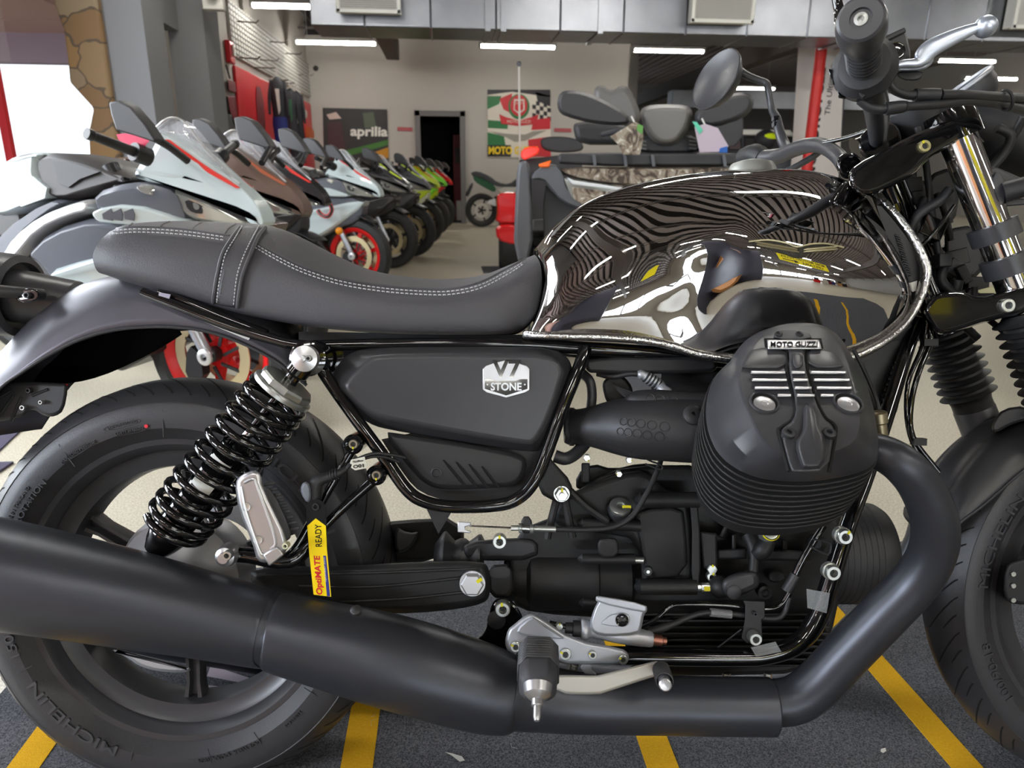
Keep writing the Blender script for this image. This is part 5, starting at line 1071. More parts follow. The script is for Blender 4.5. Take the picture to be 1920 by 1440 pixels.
pxtube([(432, 1040, -.17, 15), (470, 1042, -.175, 15), (545, 1052, -.18, 15), (590, 1010, -.17, 12)], 14, 4).build('hanger_tube', M_gloss, moto)
MB().lathe([(.0, .018), (.007, .018), (.0075, .014), (.0125, .012), (.0145, .004), (.0145, -.01)], B(428, 1040, -.18), Y, 32).build('hanger_cap_bolt', M_alu, moto)
bolt(428, 1040, -.197, 9, moto, 'socket', M_zinc)
pg = MB().panel(B, [(440, 905), (452, 890), (478, 880), (490, 890), (492, 912), (545, 1020), (530, 1042), (500, 1056), (482, 1052), (474, 1020), (447, 955)], [(0, -.195), (0, -.215), (5, -.219)], 1).build('passenger_footpeg', M_alu, moto, bevel=.002)
b = MB()
for P_ in ([(458, 905), (476, 898), (484, 915), (516, 1010), (508, 1030)], [(452, 912), (462, 960), (486, 1030), (494, 1040)]): b.tube(BP(P_, -.2188), .0022, 8, 4)
b.build('peg_rim', M_alu, pg)
for x, y in ((462, 950), (484, 1012)): MB().lathe([(.0055, .0), (.0055, .0015), (.003, .001), (0, .001)], B(x, y, -.2192), Y, 20).build('peg_screw', M_zinc, pg)
pr = MB().panel(B, [(488, 905), (512, 920), (545, 990), (545, 1015), (520, 1010), (492, 940)], [(0, -.17), (0, -.213)], 1).build('peg_rubber', M_rub, pg, bevel=.002)
b = MB()
for i in range(9): x = 494+i*5.8; y = 906+i*10.5; b.panel(B, [(x, y), (x+20, y-4), (x+23, y+2), (x+3, y+6)], [(0, -.165), (0, -.208)], 0)
b.build('peg_ribs', M_rub, pg, bevel=.001)
MB().panel(B, [(492, 1040), (520, 1024), (533, 1040), (505, 1062)], [(0, -.18), (0, -.222)], 0).build('peg_clevis', M_alu, pg, bevel=.002)
bolt(537, 1022, -.222, 6, pg, 'socket', mat('cream_pin', rgb(214, 212, 180), .5))

# ---- rear mudguard, tail lamp, bracket ----
rows = [[(-90, 830, 0), (-40, 705, 0), (10, 655, 0), (60, 600, 0), (115, 553, 0), (180, 526, 0), (250, 512, 0), (330, 510, 0), (420, 530, 0), (500, 572, 0), (570, 640, 0)],
        [(-85, 830, -.045), (-36, 712, -.045), (12, 662, -.045), (62, 607, -.045), (117, 561, -.045), (182, 533, -.045), (252, 520, -.045), (332, 522, -.045), (422, 545, -.045), (502, 590, -.045), (572, 655, -.045)],
        [(-78, 830, -.075), (-25, 728, -.075), (22, 682, -.075), (75, 632, -.075), (132, 590, -.075), (195, 562, -.075), (262, 548, -.075), (340, 552, -.075), (425, 578, -.075), (505, 622, -.075), (573, 688, -.075)],
        [(-70, 830, -.085), (-8, 736, -.086), (40, 698, -.087), (92, 665, -.088), (150, 636, -.088), (215, 618, -.088), (290, 612, -.088), (362, 616, -.088), (432, 634, -.088), (510, 672, -.088), (575, 722, -.088)]]
RR = bl(rows); RR = RR[::-1]+[[Vector((p.x, -p.y, p.z)) for p in r] for r in RR[1:]]
fd = MB().surf(RR, 4, 4).build('rear_mudguard', M_satm, moto, ang=70, solid=.0022)
P_ = cr1([B(*p) for p in rows[3]], 5); MB().tube([p+Vector((0, .0, -.0005)) for p in P_], .0024, 8).build('mudguard_edge', M_sat, fd)
MB().panel(B, [(0, 714), (60, 684), (120, 652), (200, 626), (290, 616), (352, 620), (310, 648), (250, 680), (190, 706), (140, 718), (100, 719)], [(0, .075), (0, .055)], 1).build('mudguard_liner', M_gloss, fd)
MB().panel(B, [(356, 586), (362, 584), (470, 632), (466, 638), (356, 592)], [(0, -.0885), (0, -.0905)], 0).build('inspection_label', M_white, fd)
pxtube([(300, 548, -.092, 8), (340, 562, -.096, 10), (420, 596, -.098, 10), (500, 626, -.1, 9)], 12, 4).build('seat_hoop_tube', M_gloss, moto)
MB().panel(B, [(298, 548), (320, 552), (314, 572), (296, 566)], [(0, -.1), (0, -.108)], 0).build('plastic_wrap', mat('clear_tape', rgb(190, 200, 225), .1, .6), moto)
# bracket
tb = MB().panel(B, [(-90, 716), (122, 716), (128, 728), (120, 770), (104, 781), (84, 781), (60, 764), (40, 786), (-90, 798)], [(0, .05), (0, -.055), (3, -.06)], 1).build('plate_bracket', M_plas, moto, bevel=.003)
MB().panel(B, [(120, 720), (127, 720), (118, 768), (104, 779), (110, 764)], [(0, .04), (0, -.054)], 0).build('rear_reflector', mat('red_reflector', rgb(190, 44, 40), .25), tb)
for x, y, r_ in ((57, 732, 5), (46, 764, 5), (80, 754, 4)): bolt(x, y, -.0605, r_, tb, 'socket', M_zinc if x != 57 else M_cast2)
b = MB()
for P_ in ([(0, 745), (22, 732)], [(-8, 790), (26, 740)], [(20, 790), (40, 745)], [(60, 742), (90, 730)]): b.tube(BP(P_, -.060), .0022, 6)
b.build('bracket_ribs', M_plas, tb)
c = B(45, 556, 0); ax = (B(190, 572, 0)-c).normalized(); R1 = BK.R(30, 555, 0, 76)
tl = MB().lathe([(R1*.3, .10), (R1*.52, .085), (R1*.62, .02), (R1*.66, -.004), (R1*.66, -.012), (R1*.8, -.012), (R1*.84, .0), (R1, -.004), (R1*1.02, -.012), (R1*1.02, -.10), (R1*.9, -.11), (R1*.9, -.08)], c, ax, 48).build('tail_lamp', M_sat, moto, ang=25)
MB().lathe([(0, -.09), (R1*.9, -.088)], c, ax, 40).build('tail_lens', mat('tail_lens_red', rgb(120, 14, 18), .15, coat=.6), tl)
ts = pxtube([(-120, 546, -.10, 14), (-30, 544, -.085, 12), (0, 546, -.08, 12), (50, 549, -.07, 10), (80, 552, -.05, 10)], 16, 4).build('turn_signal_stalk', M_plas, moto)
MB().panel(B, [(34, 541), (66, 541), (76, 552), (66, 567), (34, 567), (28, 554)], [(0, -.06), (0, -.075), (3, -.078)], 1).build('stalk_clamp', M_gloss, ts); bolt(54, 554, -.078, 6, ts, 'socket', M_cast2)
MB().lathe([(0, .03), (.02, .025), (.03, .0), (.03, -.03), (0, -.04)], B(-140, 546, -.11), (1, 0, 0), 24).build('turn_signal', M_plas, ts)
# ================= engine =================
eng = moto
# crankcase and gearbox behind everything
MB().panel(B, [(1100, 900), (1180, 872), (1330, 872), (1400, 960), (1560, 960), (1590, 1010), (1570, 1150), (1540, 1240), (1180, 1240), (1160, 1160), (1000, 1150), (955, 1130), (955, 1000), (1060, 960)], [(0, .10), (0, -.055), (5, -.06)], 1).build('crankcase', M_cast, eng, bevel=.005)
c = B(950, 1082, -.03); R1 = BK.R(1100, 1080, -.10, 66)
MB().lathe([(R1*.62, -.004), (R1*.68, .0), (R1*.74, .03), (R1*.95, .036), (R1, .045), (R1, .125), (R1*1.03, .128), (R1*1.03, .136), (R1, .138), (R1, .185), (R1*.9, .19)], c, (1, 0, .0), 48).build('gearbox_case', M_cast, eng, ang=28)
MB().panel(B, [(870, 1016), (960, 1008), (1010, 1010), (1010, 1050), (900, 1052), (866, 1046)], [(0, .02), (0, -.06), (5, -.066)], 1).build('gearbox_neck', M_cast2, eng, bevel=.004)
MB().panel(B, [(912, 1060), (962, 1056), (964, 1120), (916, 1122)], [(0, -.02), (0, -.10), (4, -.105)], 1).build('pivot_block', M_cast, eng, bevel=.003)
MB().panel(B, [(918, 1064), (956, 1062), (956, 1084), (918, 1084)], [(0, -.104), (0, -.1065)], 1).build('pivot_block_recess', M_cast2, eng)
bh = MB().panel(B, [(1112, 905), (1190, 880), (1225, 890), (1240, 915), (1282, 925), (1300, 960), (1306, 1060), (1300, 1105), (1205, 1120), (1200, 1012), (1122, 998), (1040, 992), (1036, 940)], [(0, -.04), (0, -.085), (5, -.092)], 1).build('bell_housing', M_cast, eng, bevel=.005)
MB().panel(B, [(1196, 955), (1280, 948), (1286, 990), (1290, 1080), (1210, 1085), (1200, 1010), (1190, 980)], [(0, -.09), (0, -.098), (5, -.101)], 1).build('bell_housing_face', M_cast, bh, bevel=.004)
MB().panel(B, [(1282, 925), (1300, 925), (1312, 960), (1314, 1100), (1296, 1108), (1298, 960)], [(0, -.09), (0, -.108)], 1).build('housing_flange', M_cast, bh, bevel=.002)
for P_, r_ in (([(1092, 1048), (1190, 1048)], 10), ([(1200, 937), (1310, 937)], 15), ([(1200, 1100), (1305, 1100)], 15), ([(1092, 982), (1200, 986)], 11), ([(1094, 1130), (1130, 1131)], 9)):
    P2 = [(x, y, -.105, r_) for x, y in P_]; P2 = [(P_[0][0]-5, P_[0][1], -.10, r_*.5)]+P2
    pxtube(P2, 16, 1).build('stud_boss', M_cast, eng, ang=40)
def sidebolt(px, py, yl, rpx, mark=False, lenm=.012):
    c = B(px, py, yl); r = BK.R(px, py, yl, rpx)
    o = MB().lathe([(r*.8, -.01), (r*.8, 0), (r, 0), (r, lenm), (r*.85, lenm+.001), (0, lenm+.001)], c, (1, 0, 0), 12).build('stud_bolt', M_zinc, eng, ang=30)
    if mark: MB().box(c+Vector((lenm*.6, -r*.95, 0)), (lenm*.7, .0012, r*.9)).build('paint_mark', M_yel, o)
sidebolt(1190, 1050, -.105, 6); sidebolt(1234, 936, -.108, 8); sidebolt(1314, 1101, -.108, 9, True)
MB().lathe([(0, .004), (.006, .004), (.008, -.002)], B(1214, 1070, -.102), Y, 16).build('dowel', M_cast2, bh); MB().lathe([(0, .006), (.0025, .006), (.003, .0)], B(1214, 1070, -.102), Y, 12).build('dowel_pin', M_zinc, bh)
MB().panel(B, [(1120, 1012), (1138, 1008), (1160, 1010), (1160, 1046), (1122, 1046)], [(0, -.09), (0, -.12), (3, -.122)], 1).build('case_lug', M_cast, eng, bevel=.002)
# support bracket arms and nut
ba = MB()
for P_ in ([(1048, 918), (1030, 990), (1026, 1010)], [(1056, 918), (1070, 990), (1074, 1008)], [(1060, 912), (1100, 950), (1140, 978)], [(1010, 905), (1000, 860), (1030, 830)]): ba.tube(BP(P_, -.115), .0055, 8, 3)
ba.build('gearbox_bracket', M_cast, eng)
MB().panel(B, [(1006, 880), (1024, 850), (1034, 862), (1074, 905), (1070, 935), (1050, 945), (1030, 935), (1012, 925)], [(0, -.10), (0, -.13), (4, -.134)], 1).build('bracket_plate', M_cast, eng, bevel=.003)
nb = bolt(1053, 926, -.136, 13, kind='hex', name='bracket_nut', h=.009, mark=90); MB().lathe([(.011, -.001), (.011, .001)], B(1053, 926, -.136), Y, 24).build('washer', M_zinc, nb); MB().lathe([(0, .014), (.004, .014), (.0045, .0)], B(1053, 926, -.136), Y, 12).build('stud', M_zinc, nb)
bolt(937, 1013, -.12, 13, name='case_bolt', mark=90, h=.010); bolt(943, 1139, -.135, 14, name='case_bolt', mark=100, h=.010)
MB().panel(B, [(921, 1128), (944, 1118), (966, 1130), (985, 1165), (960, 1180), (985, 1240), (900, 1240), (888, 1205), (912, 1180)], [(0, -.08), (0, -.12), (3, -.124)], 1).build('footrest_bracket', M_gloss, eng, bevel=.003)
MB().lathe([(0, .004), (.005, .0035), (.013, .002), (.013, -.002)], B(931, 1162, -.125), Y, 24).build('bracket_plug', M_plas, eng)
# filler cap
c = B(1163, 952, -.11); f_ = MB().lathe([(.018, -.012), (.018, -.004), (.016, .0)], c, (0, -.6, .8), 28).build('oil_filler', M_plas, eng); MB().lathe([(.0155, .0), (.0155, .004), (.013, .0055), (.006, .0055), (.005, .003), (0, .003)], c, (0, -.6, .8), 28).build('filler_plug', M_zinc, f_)
MB().box(c+Vector((.008, -.006, .003)), (.012, .002, .004)).build('paint_mark', M_yel, f_)
# clutch cable: steel inner, adjuster, black outer
cb = pxtube([(1042, 992, -.135, 5), (1100, 993, -.135, 5), (1150, 988, -.135, 5), (1185, 968, -.135, 5), (1210, 930, -.13, 5), (1232, 885, -.12, 5), (1240, 860, -.11, 5)], 10, 5).build('clutch_cable', M_plas, eng)
pxtube([(880, 986, -.135, 1.7), (965, 990, -.135, 1.7)], 8, 1).build('inner_wire', M_chrl, cb)
pxtube([(958, 990, -.135, 5), (972, 990, -.135, 5), (973, 990, -.135, 9), (978, 990, -.135, 9), (979, 990, -.135, 5), (993, 991, -.135, 5), (994, 991, -.135, 9), (1000, 991, -.135, 9), (1001, 991, -.135, 5), (1042, 992, -.135, 6)], 12, 1).build('cable_adjuster', M_zinc, cb, ang=30)
MB().panel(B, [(858, 978), (882, 979), (884, 984), (872, 988), (872, 994), (884, 996), (882, 1000), (858, 998)], [(0, -.128), (0, -.142)], 0).build('cable_fork', M_alu, cb, bevel=.001)
MB().panel(B, [(978, 968), (996, 968), (1000, 1000), (976, 1000)], [(0, -.12), (0, -.132), (2, -.134)], 1).build('cable_bracket', M_plas, eng, bevel=.002)
MB().panel(B, [(800, 955), (848, 958), (822, 1001)], [(0, -.09), (0, -.093)], 0).build('splash_flap', M_cast2, moto)
# sump with fins
sm = MB().panel(B, [(1165, 1150), (1550, 1150), (1560, 1200), (1528, 1262), (1300, 1268), (1185, 1262)], [(0, .09), (0, -.075), (4, -.08)], 1).build('oil_sump', M_cast, eng, bevel=.003)
b = MB()
for i in range(9):
    y = 1150+i*12; b.panel(B, [(1180-2*i if i < 3 else 1190, y), (1556, y), (1556, y+4.5), (1180, y+4.5)], [(0, -.06), (0, -.098)], 0)
b.build('sump_fins', M_cast, sm, bevel=.001)
for x in (1362, 1440): MB().lathe([(.006, .0), (.006, .008), (0, .008)], B(x, 1262, -.08), (0, 0, -1), 6).build('sump_bolt', M_zinc, sm)
# alternator cover
c = B(1560, 1035, .0); R1 = BK.R(1600, 1035, .0, 93)
al = MB().lathe([(R1*1.0, -.02), (R1, .045), (R1*.98, .062), (R1*.90, .072), (0, .076)], c, (1, 0, 0), 64).build('alternator_cover', M_plas, eng, ang=30)
b = MB()
for i in range(7): b.torus(c+Vector((.0+.009*i-.01, 0, 0)), (1, 0, 0), R1*1.002, .0007, 48, 5)
b.build('cover_ribs', M_plas, al)
# crankcase side details
for P_, y0, y1, nm in (([(1312, 996), (1344, 1000), (1346, 1064), (1318, 1066)], -.06, -.10, 'sensor_block'), ([(1345, 1030), (1400, 1028), (1400, 1048), (1345, 1050)], -.06, -.09, 'case_rib'), ([(1345, 1005), (1350, 1000), (1372, 960), (1380, 962), (1356, 1010)], -.06, -.09, 'case_rib'), ([(1372, 1002), (1380, 1002), (1380, 1030), (1372, 1030)], -.06, -.095, 'case_rib'), ([(1420, 1030), (1520, 1032), (1520, 1052), (1420, 1050)], -.06, -.09, 'case_rib'), ([(1466, 1012), (1476, 1012), (1476, 1032), (1466, 1032)], -.06, -.10, 'case_rib')):
    MB().panel(B, P_, [(0, y0), (0, y1), (2, y1-.003)], 0).build(nm, M_cast, eng, bevel=.002)
pxtube([(1405, 1005, -.10, 14), (1412, 1025, -.11, 12), (1414, 1045, -.115, 9), (1412, 1072, -.12, 9)], 16, 4).build('oil_pipe_union', M_cast, eng)
pxtube([(1442, 1012, -.12, 13), (1430, 1030, -.12, 17), (1416, 1040, -.115, 12)], 16, 4).build('coolant_elbow', M_cast, eng)
pm = MB().panel(B, [(1352, 1090), (1372, 1075), (1420, 1068), (1426, 1100), (1400, 1112), (1372, 1124), (1354, 1112)], [(0, -.08), (0, -.13), (5, -.137)], 2).build('sensor_cover', M_cast2, eng, bevel=.004)
MB().lathe([(.010, -.004), (.010, .002), (.008, .003), (0, .003)], B(1376, 1110, -.136), Y, 28).build('sensor_cap', M_cast2, pm, ang=30)
MB().sphere(B(1350, 1100, -.11), .016, 16).build('sensor_knob', M_cast, eng)
MB().lathe([(.010, -.01), (.010, .004), (.006, .005), (.005, .001), (0, .001)], B(1433, 1110, -.10), Y, 20).build('case_plug', M_plas, eng)
MB().panel(B, [(1440, 1070), (1472, 1070), (1476, 1090), (1440, 1094)], [(0, -.07), (0, -.11)], 1).build('case_boss', M_cast, eng, bevel=.003)
pxtube([(1530, 1018, -.08, 18), (1532, 1020, -.10, 16), (1532, 1020, -.105, 8)], 20, 1).build('case_boss', M_cast, eng)
bolt(1334, 1066, -.10, 10, name='yellow_marked_bolt', kind='hex', mark=90); bolt(1333, 1080, -.10, 9, kind='socket', mark=70)
bt = MB().lathe([(.012, -.02), (.012, .0), (.010, .004), (.004, .005), (0, .004)], B(1444, 998, -.135), (-.1, -.9, .4), 24).build('banjo_bolt', M_zinc, eng); MB().lathe([(.0115, .001), (.0125, .004), (.0115, .006)], B(1444, 998, -.136), (-.1, -.9, .4), 24, cap=False).build('banjo_ring', M_yel, bt)
# clear and black hoses along the sump
pxtube([(1195, 1180, -.14, 4.5), (1230, 1160, -.145, 4.5), (1256, 1138, -.145, 4.5), (1280, 1133, -.145, 4.5), (1360, 1135, -.145, 4.5), (1430, 1142, -.145, 4.5), (1462, 1135, -.145, 5), (1480, 1110, -.145, 6), (1490, 1080, -.145, 7), (1510, 1040, -.145, 7), (1545, 985, -.145, 6)], 12, 4).build('brake_hose', M_gloss, eng)
pxtube([(1218, 1186, -.15, 8), (1245, 1176, -.15, 8), (1262, 1170, -.15, 6), (1300, 1154, -.15, 5), (1330, 1148, -.15, 5), (1360, 1150, -.15, 5), (1400, 1154, -.15, 5), (1450, 1160, -.15, 5), (1470, 1150, -.148, 5), (1480, 1120, -.146, 5)], 12, 4).build('brake_hose', M_plas, eng)
pxtube([(1332, 1148, -.151, 8), (1371, 1152, -.151, 8)], 12, 1).build('hose_sleeve', mat('clear_sleeve', rgb(140, 140, 140), .15, alpha=.55), eng)
pxtube([(1474, 1108, -.147, 10), (1492, 1078, -.147, 10)], 12, 1).build('hose_sleeve', M_cast2, eng)
hb = MB().panel(B, [(1393, 1126), (1434, 1128), (1434, 1158), (1428, 1162), (1430, 1200), (1422, 1206), (1400, 1206), (1390, 1196), (1397, 1160), (1397, 1134)], [(0, -.150), (0, -.160)], 0).build('hose_bracket', M_plas, eng, bevel=.001)
bolt(1414, 1149, -.161, 4, hb, 'socket', M_cast2); bolt(1413, 1194, -.165, 12, hb, 'socket', M_zinc, h=.010)
pxtube([(1346, 1214, -.16, 1.4), (1390, 1180, -.165, 1.4)], 6, 1).build('cable_tie', M_plas, eng)
bolt(1578, 1003, -.175, 14, moto, 'socket', M_zinc, h=.012, mark=60, washer=1.15); bolt(1556, 1070, -.175, 14, moto, 'socket', M_zinc, h=.012, washer=1.15)
cl = MB()
for P_ in ([(1524, 1011), (1550, 1016), (1558, 1022), (1552, 1040), (1520, 1025)],): cl.tube(BP(P_, -.17), .0012, 6, 3)
cl.build('wire_clip', M_plas, moto)
for P_ in ([(1512, 1104), (1556, 1112), (1550, 1150), (1514, 1140)], [(1408, 1214), (1454, 1203), (1465, 1222), (1418, 1232)]): MB().panel(B, P_, [(0, -.176), (0, -.1765)], 0).build('clear_tape', mat('clear_tape_film', rgb(170, 174, 176), .12, alpha=.35), moto)

# ---- intake duct with dimples ----
it = pxtube([(1072, 800, -.10, 31), (1105, 800, -.115, 37), (1150, 800, -.13, 50), (1195, 802, -.145, 58), (1250, 804, -.155, 61), (1300, 806, -.16, 62), (1322, 807, -.16, 62)], 40, 6).build('intake_cover', M_cast2, eng, ang=50)
pxtube([(1180, 752, -.14, 6), (1186, 752, -.145, 18), (1215, 754, -.15, 24), (1260, 757, -.155, 25), (1325, 762, -.16, 27)], 24, 4).build('intake_hump', M_cast2, it, ang=60)
MB().lathe([(BK.R(1322, 807, -.16, 62), 0), (BK.R(1322, 807, -.16, 66), .001), (BK.R(1322, 807, -.16, 66), .006), (BK.R(1322, 807, -.16, 50), .008)], B(1320, 807, -.16), (1, 0, 0), 48).build('intake_rim', M_alup, it, ang=30)
pxtube([(1058, 800, -.10, 30), (1066, 800, -.10, 34), (1068, 800, -.10, 30), (1078, 800, -.10, 34), (1082, 800, -.10, 30), (1100, 800, -.11, 33)], 28, 2).build('intake_rubber', M_rub, it)
MB().lathe([(BK.R(1070, 800, -.1, 36), 0), (BK.R(1070, 800, -.1, 36), .006)], B(1068, 800, -.10), (1, 0, 0), 32, cap=False).build('hose_clamp', M_cast2, it, solid=.001)
ibv = None
def surfhit(o_, x, y, lift=0):
    bv = BVHTree.FromPolygons([v.co for v in o_.data.vertices], [tuple(p.vertices) for p in o_.data.polygons])
    o = BK.I @ CP; d = (BK.I.to_3x3() @ ray(x, y)).normalized(); h = bv.ray_cast(o, d)
    return (h[0]-d*lift, h[1]) if h[0] is not None else (B(x, y, -.2), Y)
b = MB()
hump = [c for c in it.children if c.name.startswith('intake_hump')][0]
for x, y, r_, oo in ((1169, 790, 7, it), (1184, 792, 7.5, it), (1201, 794, 8, it), (1222, 797, 8.5, it), (1246, 800, 9, it), (1163, 809, 6.5, it), (1177, 811, 7.5, it), (1194, 813, 8, it), (1213, 816, 8.5, it), (1236, 819, 9, it), (1219, 746, 8, hump), (1238, 749, 8.5, hump), (1262, 752, 9, hump)):
    h, n_ = surfhit(oo, x, y, .0002); n_ = n_ if n_.dot((BK.I @ CP)-h) > 0 else -n_
    b.torus(h, n_, BK.R(x, y, h.y, r_), .0007, 20, 6)
b.build('dimple_rings', M_cast2, it)
h, n_ = surfhit(it, 1299, 779); n_ = Y+Vector((0, 0, .5))
MB().lathe([(.013, -.008), (.013, .004), (.010, .006), (.007, .007), (.003, .007), (.0028, .003), (0, .003)], h, n_, 28).build('intake_screw', M_cast2, it, ang=25)
# plug boot, wires, hoses above the intake
sp_ = pxtube([(1195, 702, -.12, 5), (1200, 702, -.12, 9), (1208, 704, -.12, 8), (1216, 709, -.12, 11), (1236, 722, -.12, 11), (1240, 728, -.125, 10), (1252, 738, -.13, 12)], 14, 3).build('injector_boot', M_alup, eng)
b = MB()
for i in range(5): x = 1212+i*5.5; y = 706+i*4; b.torus(B(x, y, -.12), (1, 0, -.65), .0078, .0014, 20, 6)
b.build('boot_ribs', M_plas, sp_)
pxtube([(1120, 700, -.10, 6), (1150, 706, -.11, 6), (1180, 701, -.12, 5), (1198, 702, -.12, 5)], 10, 4).build('wiring_loom', M_plas, eng)
b = MB()
for i in range(5): b.tube([B(1150+2*i, 722-i*0+i*2, -.11), B(1170, 730+i*3, -.115), B(1190, 738+i*3.6, -.12)], .0016, 6, 3)
b.build('ribbon_wires', M_plas, eng)
pxtube([(1092, 700, -.09, 9), (1106, 715, -.10, 9), (1110, 740, -.10, 9), (1108, 765, -.10, 9)], 12, 4).build('breather_hose', M_rub, eng)
MB().panel(B, [(1128, 712), (1160, 700), (1180, 715), (1190, 740), (1170, 760), (1140, 760), (1132, 740)], [(0, .0), (0, -.09)], 1).build('throttle_body', M_plas, eng, bevel=.004)
MB().panel(B, [(1240, 700), (1335, 700), (1335, 735), (1240, 735)], [(0, .05), (0, -.08)], 0).build('airbox', M_plas, eng)
pxtube([(1040, 855, -.11, 12), (1060, 860, -.11, 12), (1080, 850, -.10, 12), (1098, 830, -.09, 12)], 12, 4).build('breather_hose', M_rub, eng)
MB().panel(B, [(1090, 868), (1106, 868), (1106, 905), (1090, 905)], [(0, -.06), (0, -.08)], 0).build('stud_boss', M_cast, eng, bevel=.002)
bolt(1100, 858, -.085, 7, kind='hex', mark=-60); bolt(1160, 888, -.10, 6, kind='hex', mark=180); bolt(1179, 862, -.09, 6, kind='hex', mark=0)
MB().panel(B, [(1080, 890), (1110, 868), (1150, 880), (1200, 868), (1240, 872), (1300, 880), (1300, 905), (1080, 925)], [(0, .04), (0, -.05)], 1).build('gearbox_top', M_cast, eng, bevel=.004)
b = MB(); b.tube(BP([(1190, 840), (1215, 862), (1240, 872), (1238, 880), (1210, 870)], -.13), .0014, 6, 4); b.build('wire_clip', M_plas, eng)

# ---- cylinder head: everything square to the cylinder's own axis ----
def make_head(sgn, detail):
    n_ = Vector((0, -.66, .75)).normalized(); c_ = B(1490, 752, -.345)
    v_ = Vector((0, n_.z, -n_.y)).normalized()
    def H(x, y, w_):
        o = BK.I @ CP; d = BK.I.to_3x3() @ ray(x, y); q = c_+n_*w_; p = o+d*(((q-o).dot(n_))/d.dot(n_))
        return p if sgn < 0 else Vector((p.x-.02, -p.y, p.z))
    return H, n_, c_
H, hn, hc = make_head(-1, True)
def resample(P, n, start):
    P = [Vector(p) for p in P]; i0 = min(range(len(P)), key=lambda i: (P[i]-Vector(start)).length); P = P[i0:]+P[:i0]+[P[i0]]
    L_ = [0]
    for a, c in zip(P, P[1:]): L_.append(L_[-1]+(c-a).length)
    o = []; j = 0
    for k in range(n):
        s = L_[-1]*k/n
        while L_[j+1] < s: j += 1
        f = (s-L_[j])/max(1e-9, L_[j+1]-L_[j]); o.append(P[j].lerp(P[j+1], f))
    return o
rim = chaikin([(1470, 648), (1540, 646), (1592, 668), (1622, 712), (1640, 770), (1648, 830), (1644, 868), (1612, 888), (1540, 902), (1480, 904), (1410, 896), (1352, 862), (1326, 812), (1322, 760), (1334, 712), (1368, 676), (1420, 654)], 2)
rim2 = chaikin([(1470, 632), (1545, 632), (1590, 655), (1618, 702), (1634, 765), (1641, 825), (1636, 862), (1608, 880), (1540, 893), (1480, 894), (1415, 886), (1362, 852), (1338, 806), (1336, 756), (1348, 706), (1378, 666), (1420, 640)], 2)
sho = chaikin([(1460, 612), (1538, 610), (1576, 628), (1602, 680), (1622, 756), (1632, 815), (1626, 850), (1590, 868), (1536, 880), (1480, 882), (1422, 872), (1380, 838), (1356, 792), (1352, 742), (1362, 690), (1388, 645), (1424, 620)], 2)
top = chaikin([(1466, 606), (1535, 605), (1566, 624), (1590, 672), (1612, 742), (1620, 798), (1606, 835), (1568, 852), (1530, 862), (1484, 862), (1450, 852), (1424, 826), (1402, 780), (1384, 735), (1380, 700), (1400, 655), (1430, 622)], 2)
N_ = 96
def hr(o_, w_, i_=0): return [H(p[0], p[1], w_) for p in resample(inset(o_, i_) if i_ else o_, N_, (o_[0][0], o_[0][1]))]
hd = MB(); hd.rings([hr(rim, -.075), hr(rim, -.068), hr(rim2, -.058), hr(sho, -.028), hr(top, -.006), hr(top, .0, 6)])
hd = hd.build('valve_cover', M_sat, eng, ang=42)
fins = MB(); base = [Vector(p) for p in rim]
def fin(k, sc_, w0, w1, R0):
    q = [H(p[0], p[1], -.075) for p in resample(base, N_, base[0])]; cc = sum(q, Vector())/N_
    return [[cc+(p-cc)*sc_+hn*(w0+.075) for p in q], [cc+(p-cc)*sc_+hn*(w1+.075) for p in q]]
for k in range(10):
    w0 = -.080-k*.0092; s_ = 1.02+.012*sin(min(k, 6)/6*pi*.5)-.006*max(0, k-5)
    fins.rings(fin(k, s_, w0, w0-.0030, 0))
cy = MB(); cy.rings(fin(0, .93, -.07, -.19, 0)); cyl = cy.build('cylinder', M_cast, eng)
fins.build('cylinder_fins', mat('fin_black', rgb(46, 46, 47), .38, .3), cyl, bevel=.0006, ang=30)
# left-hand cylinder head, seen past the tank reflection
lf = MB(); lf.rings([[Vector((p.x-.03, -p.y, p.z)) for p in r_] for r_ in (hr(rim, -.16), hr(rim, -.068), hr(rim2, -.058), hr(sho, -.028), hr(top, -.006), hr(top, .0, 6))]); lf.build('valve_cover', M_sat, eng, ang=42)
# raised plateaus and the T strap
HP = H
lv = .0006
for P_ in ([(1396, 672), (1412, 652), (1474, 652), (1478, 690), (1398, 690), (1390, 688)], [(1512, 654), (1558, 654), (1576, 676), (1584, 690), (1514, 690)]):
    MB().panel(HP, P_, [(0, -.004), (0, .002), (5, .004)], 1).build('cover_plateau', M_sat, hd, bevel=.001)
stp = MB().panel(HP, [(1474, 652), (1512, 652), (1508, 664), (1512, 700), (1530, 756), (1545, 785), (1560, 797), (1564, 812), (1552, 884), (1492, 886), (1482, 882), (1464, 812), (1468, 802), (1488, 788), (1493, 760), (1478, 690), (1480, 664)], [(0, -.006), (0, .003), (3, .005)], 1).build('centre_strap', M_sat, hd, bevel=.0012)
b = MB()
for P_ in ([(1472, 654), (1476, 664), (1474, 690), (1490, 758), (1485, 786), (1464, 802), (1461, 812), (1479, 884)], [(1514, 654), (1511, 664), (1515, 700), (1533, 755), (1548, 783), (1563, 795), (1567, 812), (1554, 886)]):
    b.tube([HP(x, y, .0005) for x, y in P_], .0018, 8, 4)
b.build('strap_groove', M_hole, hd)
MB().panel(HP, [(1506, 760), (1522, 756), (1534, 772), (1536, 800), (1548, 818), (1546, 878), (1508, 880), (1500, 870), (1490, 830), (1502, 812), (1506, 800)], [(0, .003), (0, .006), (5, .013), (8, .014)], 1).build('strap_shield', M_sat, stp, bevel=.002)
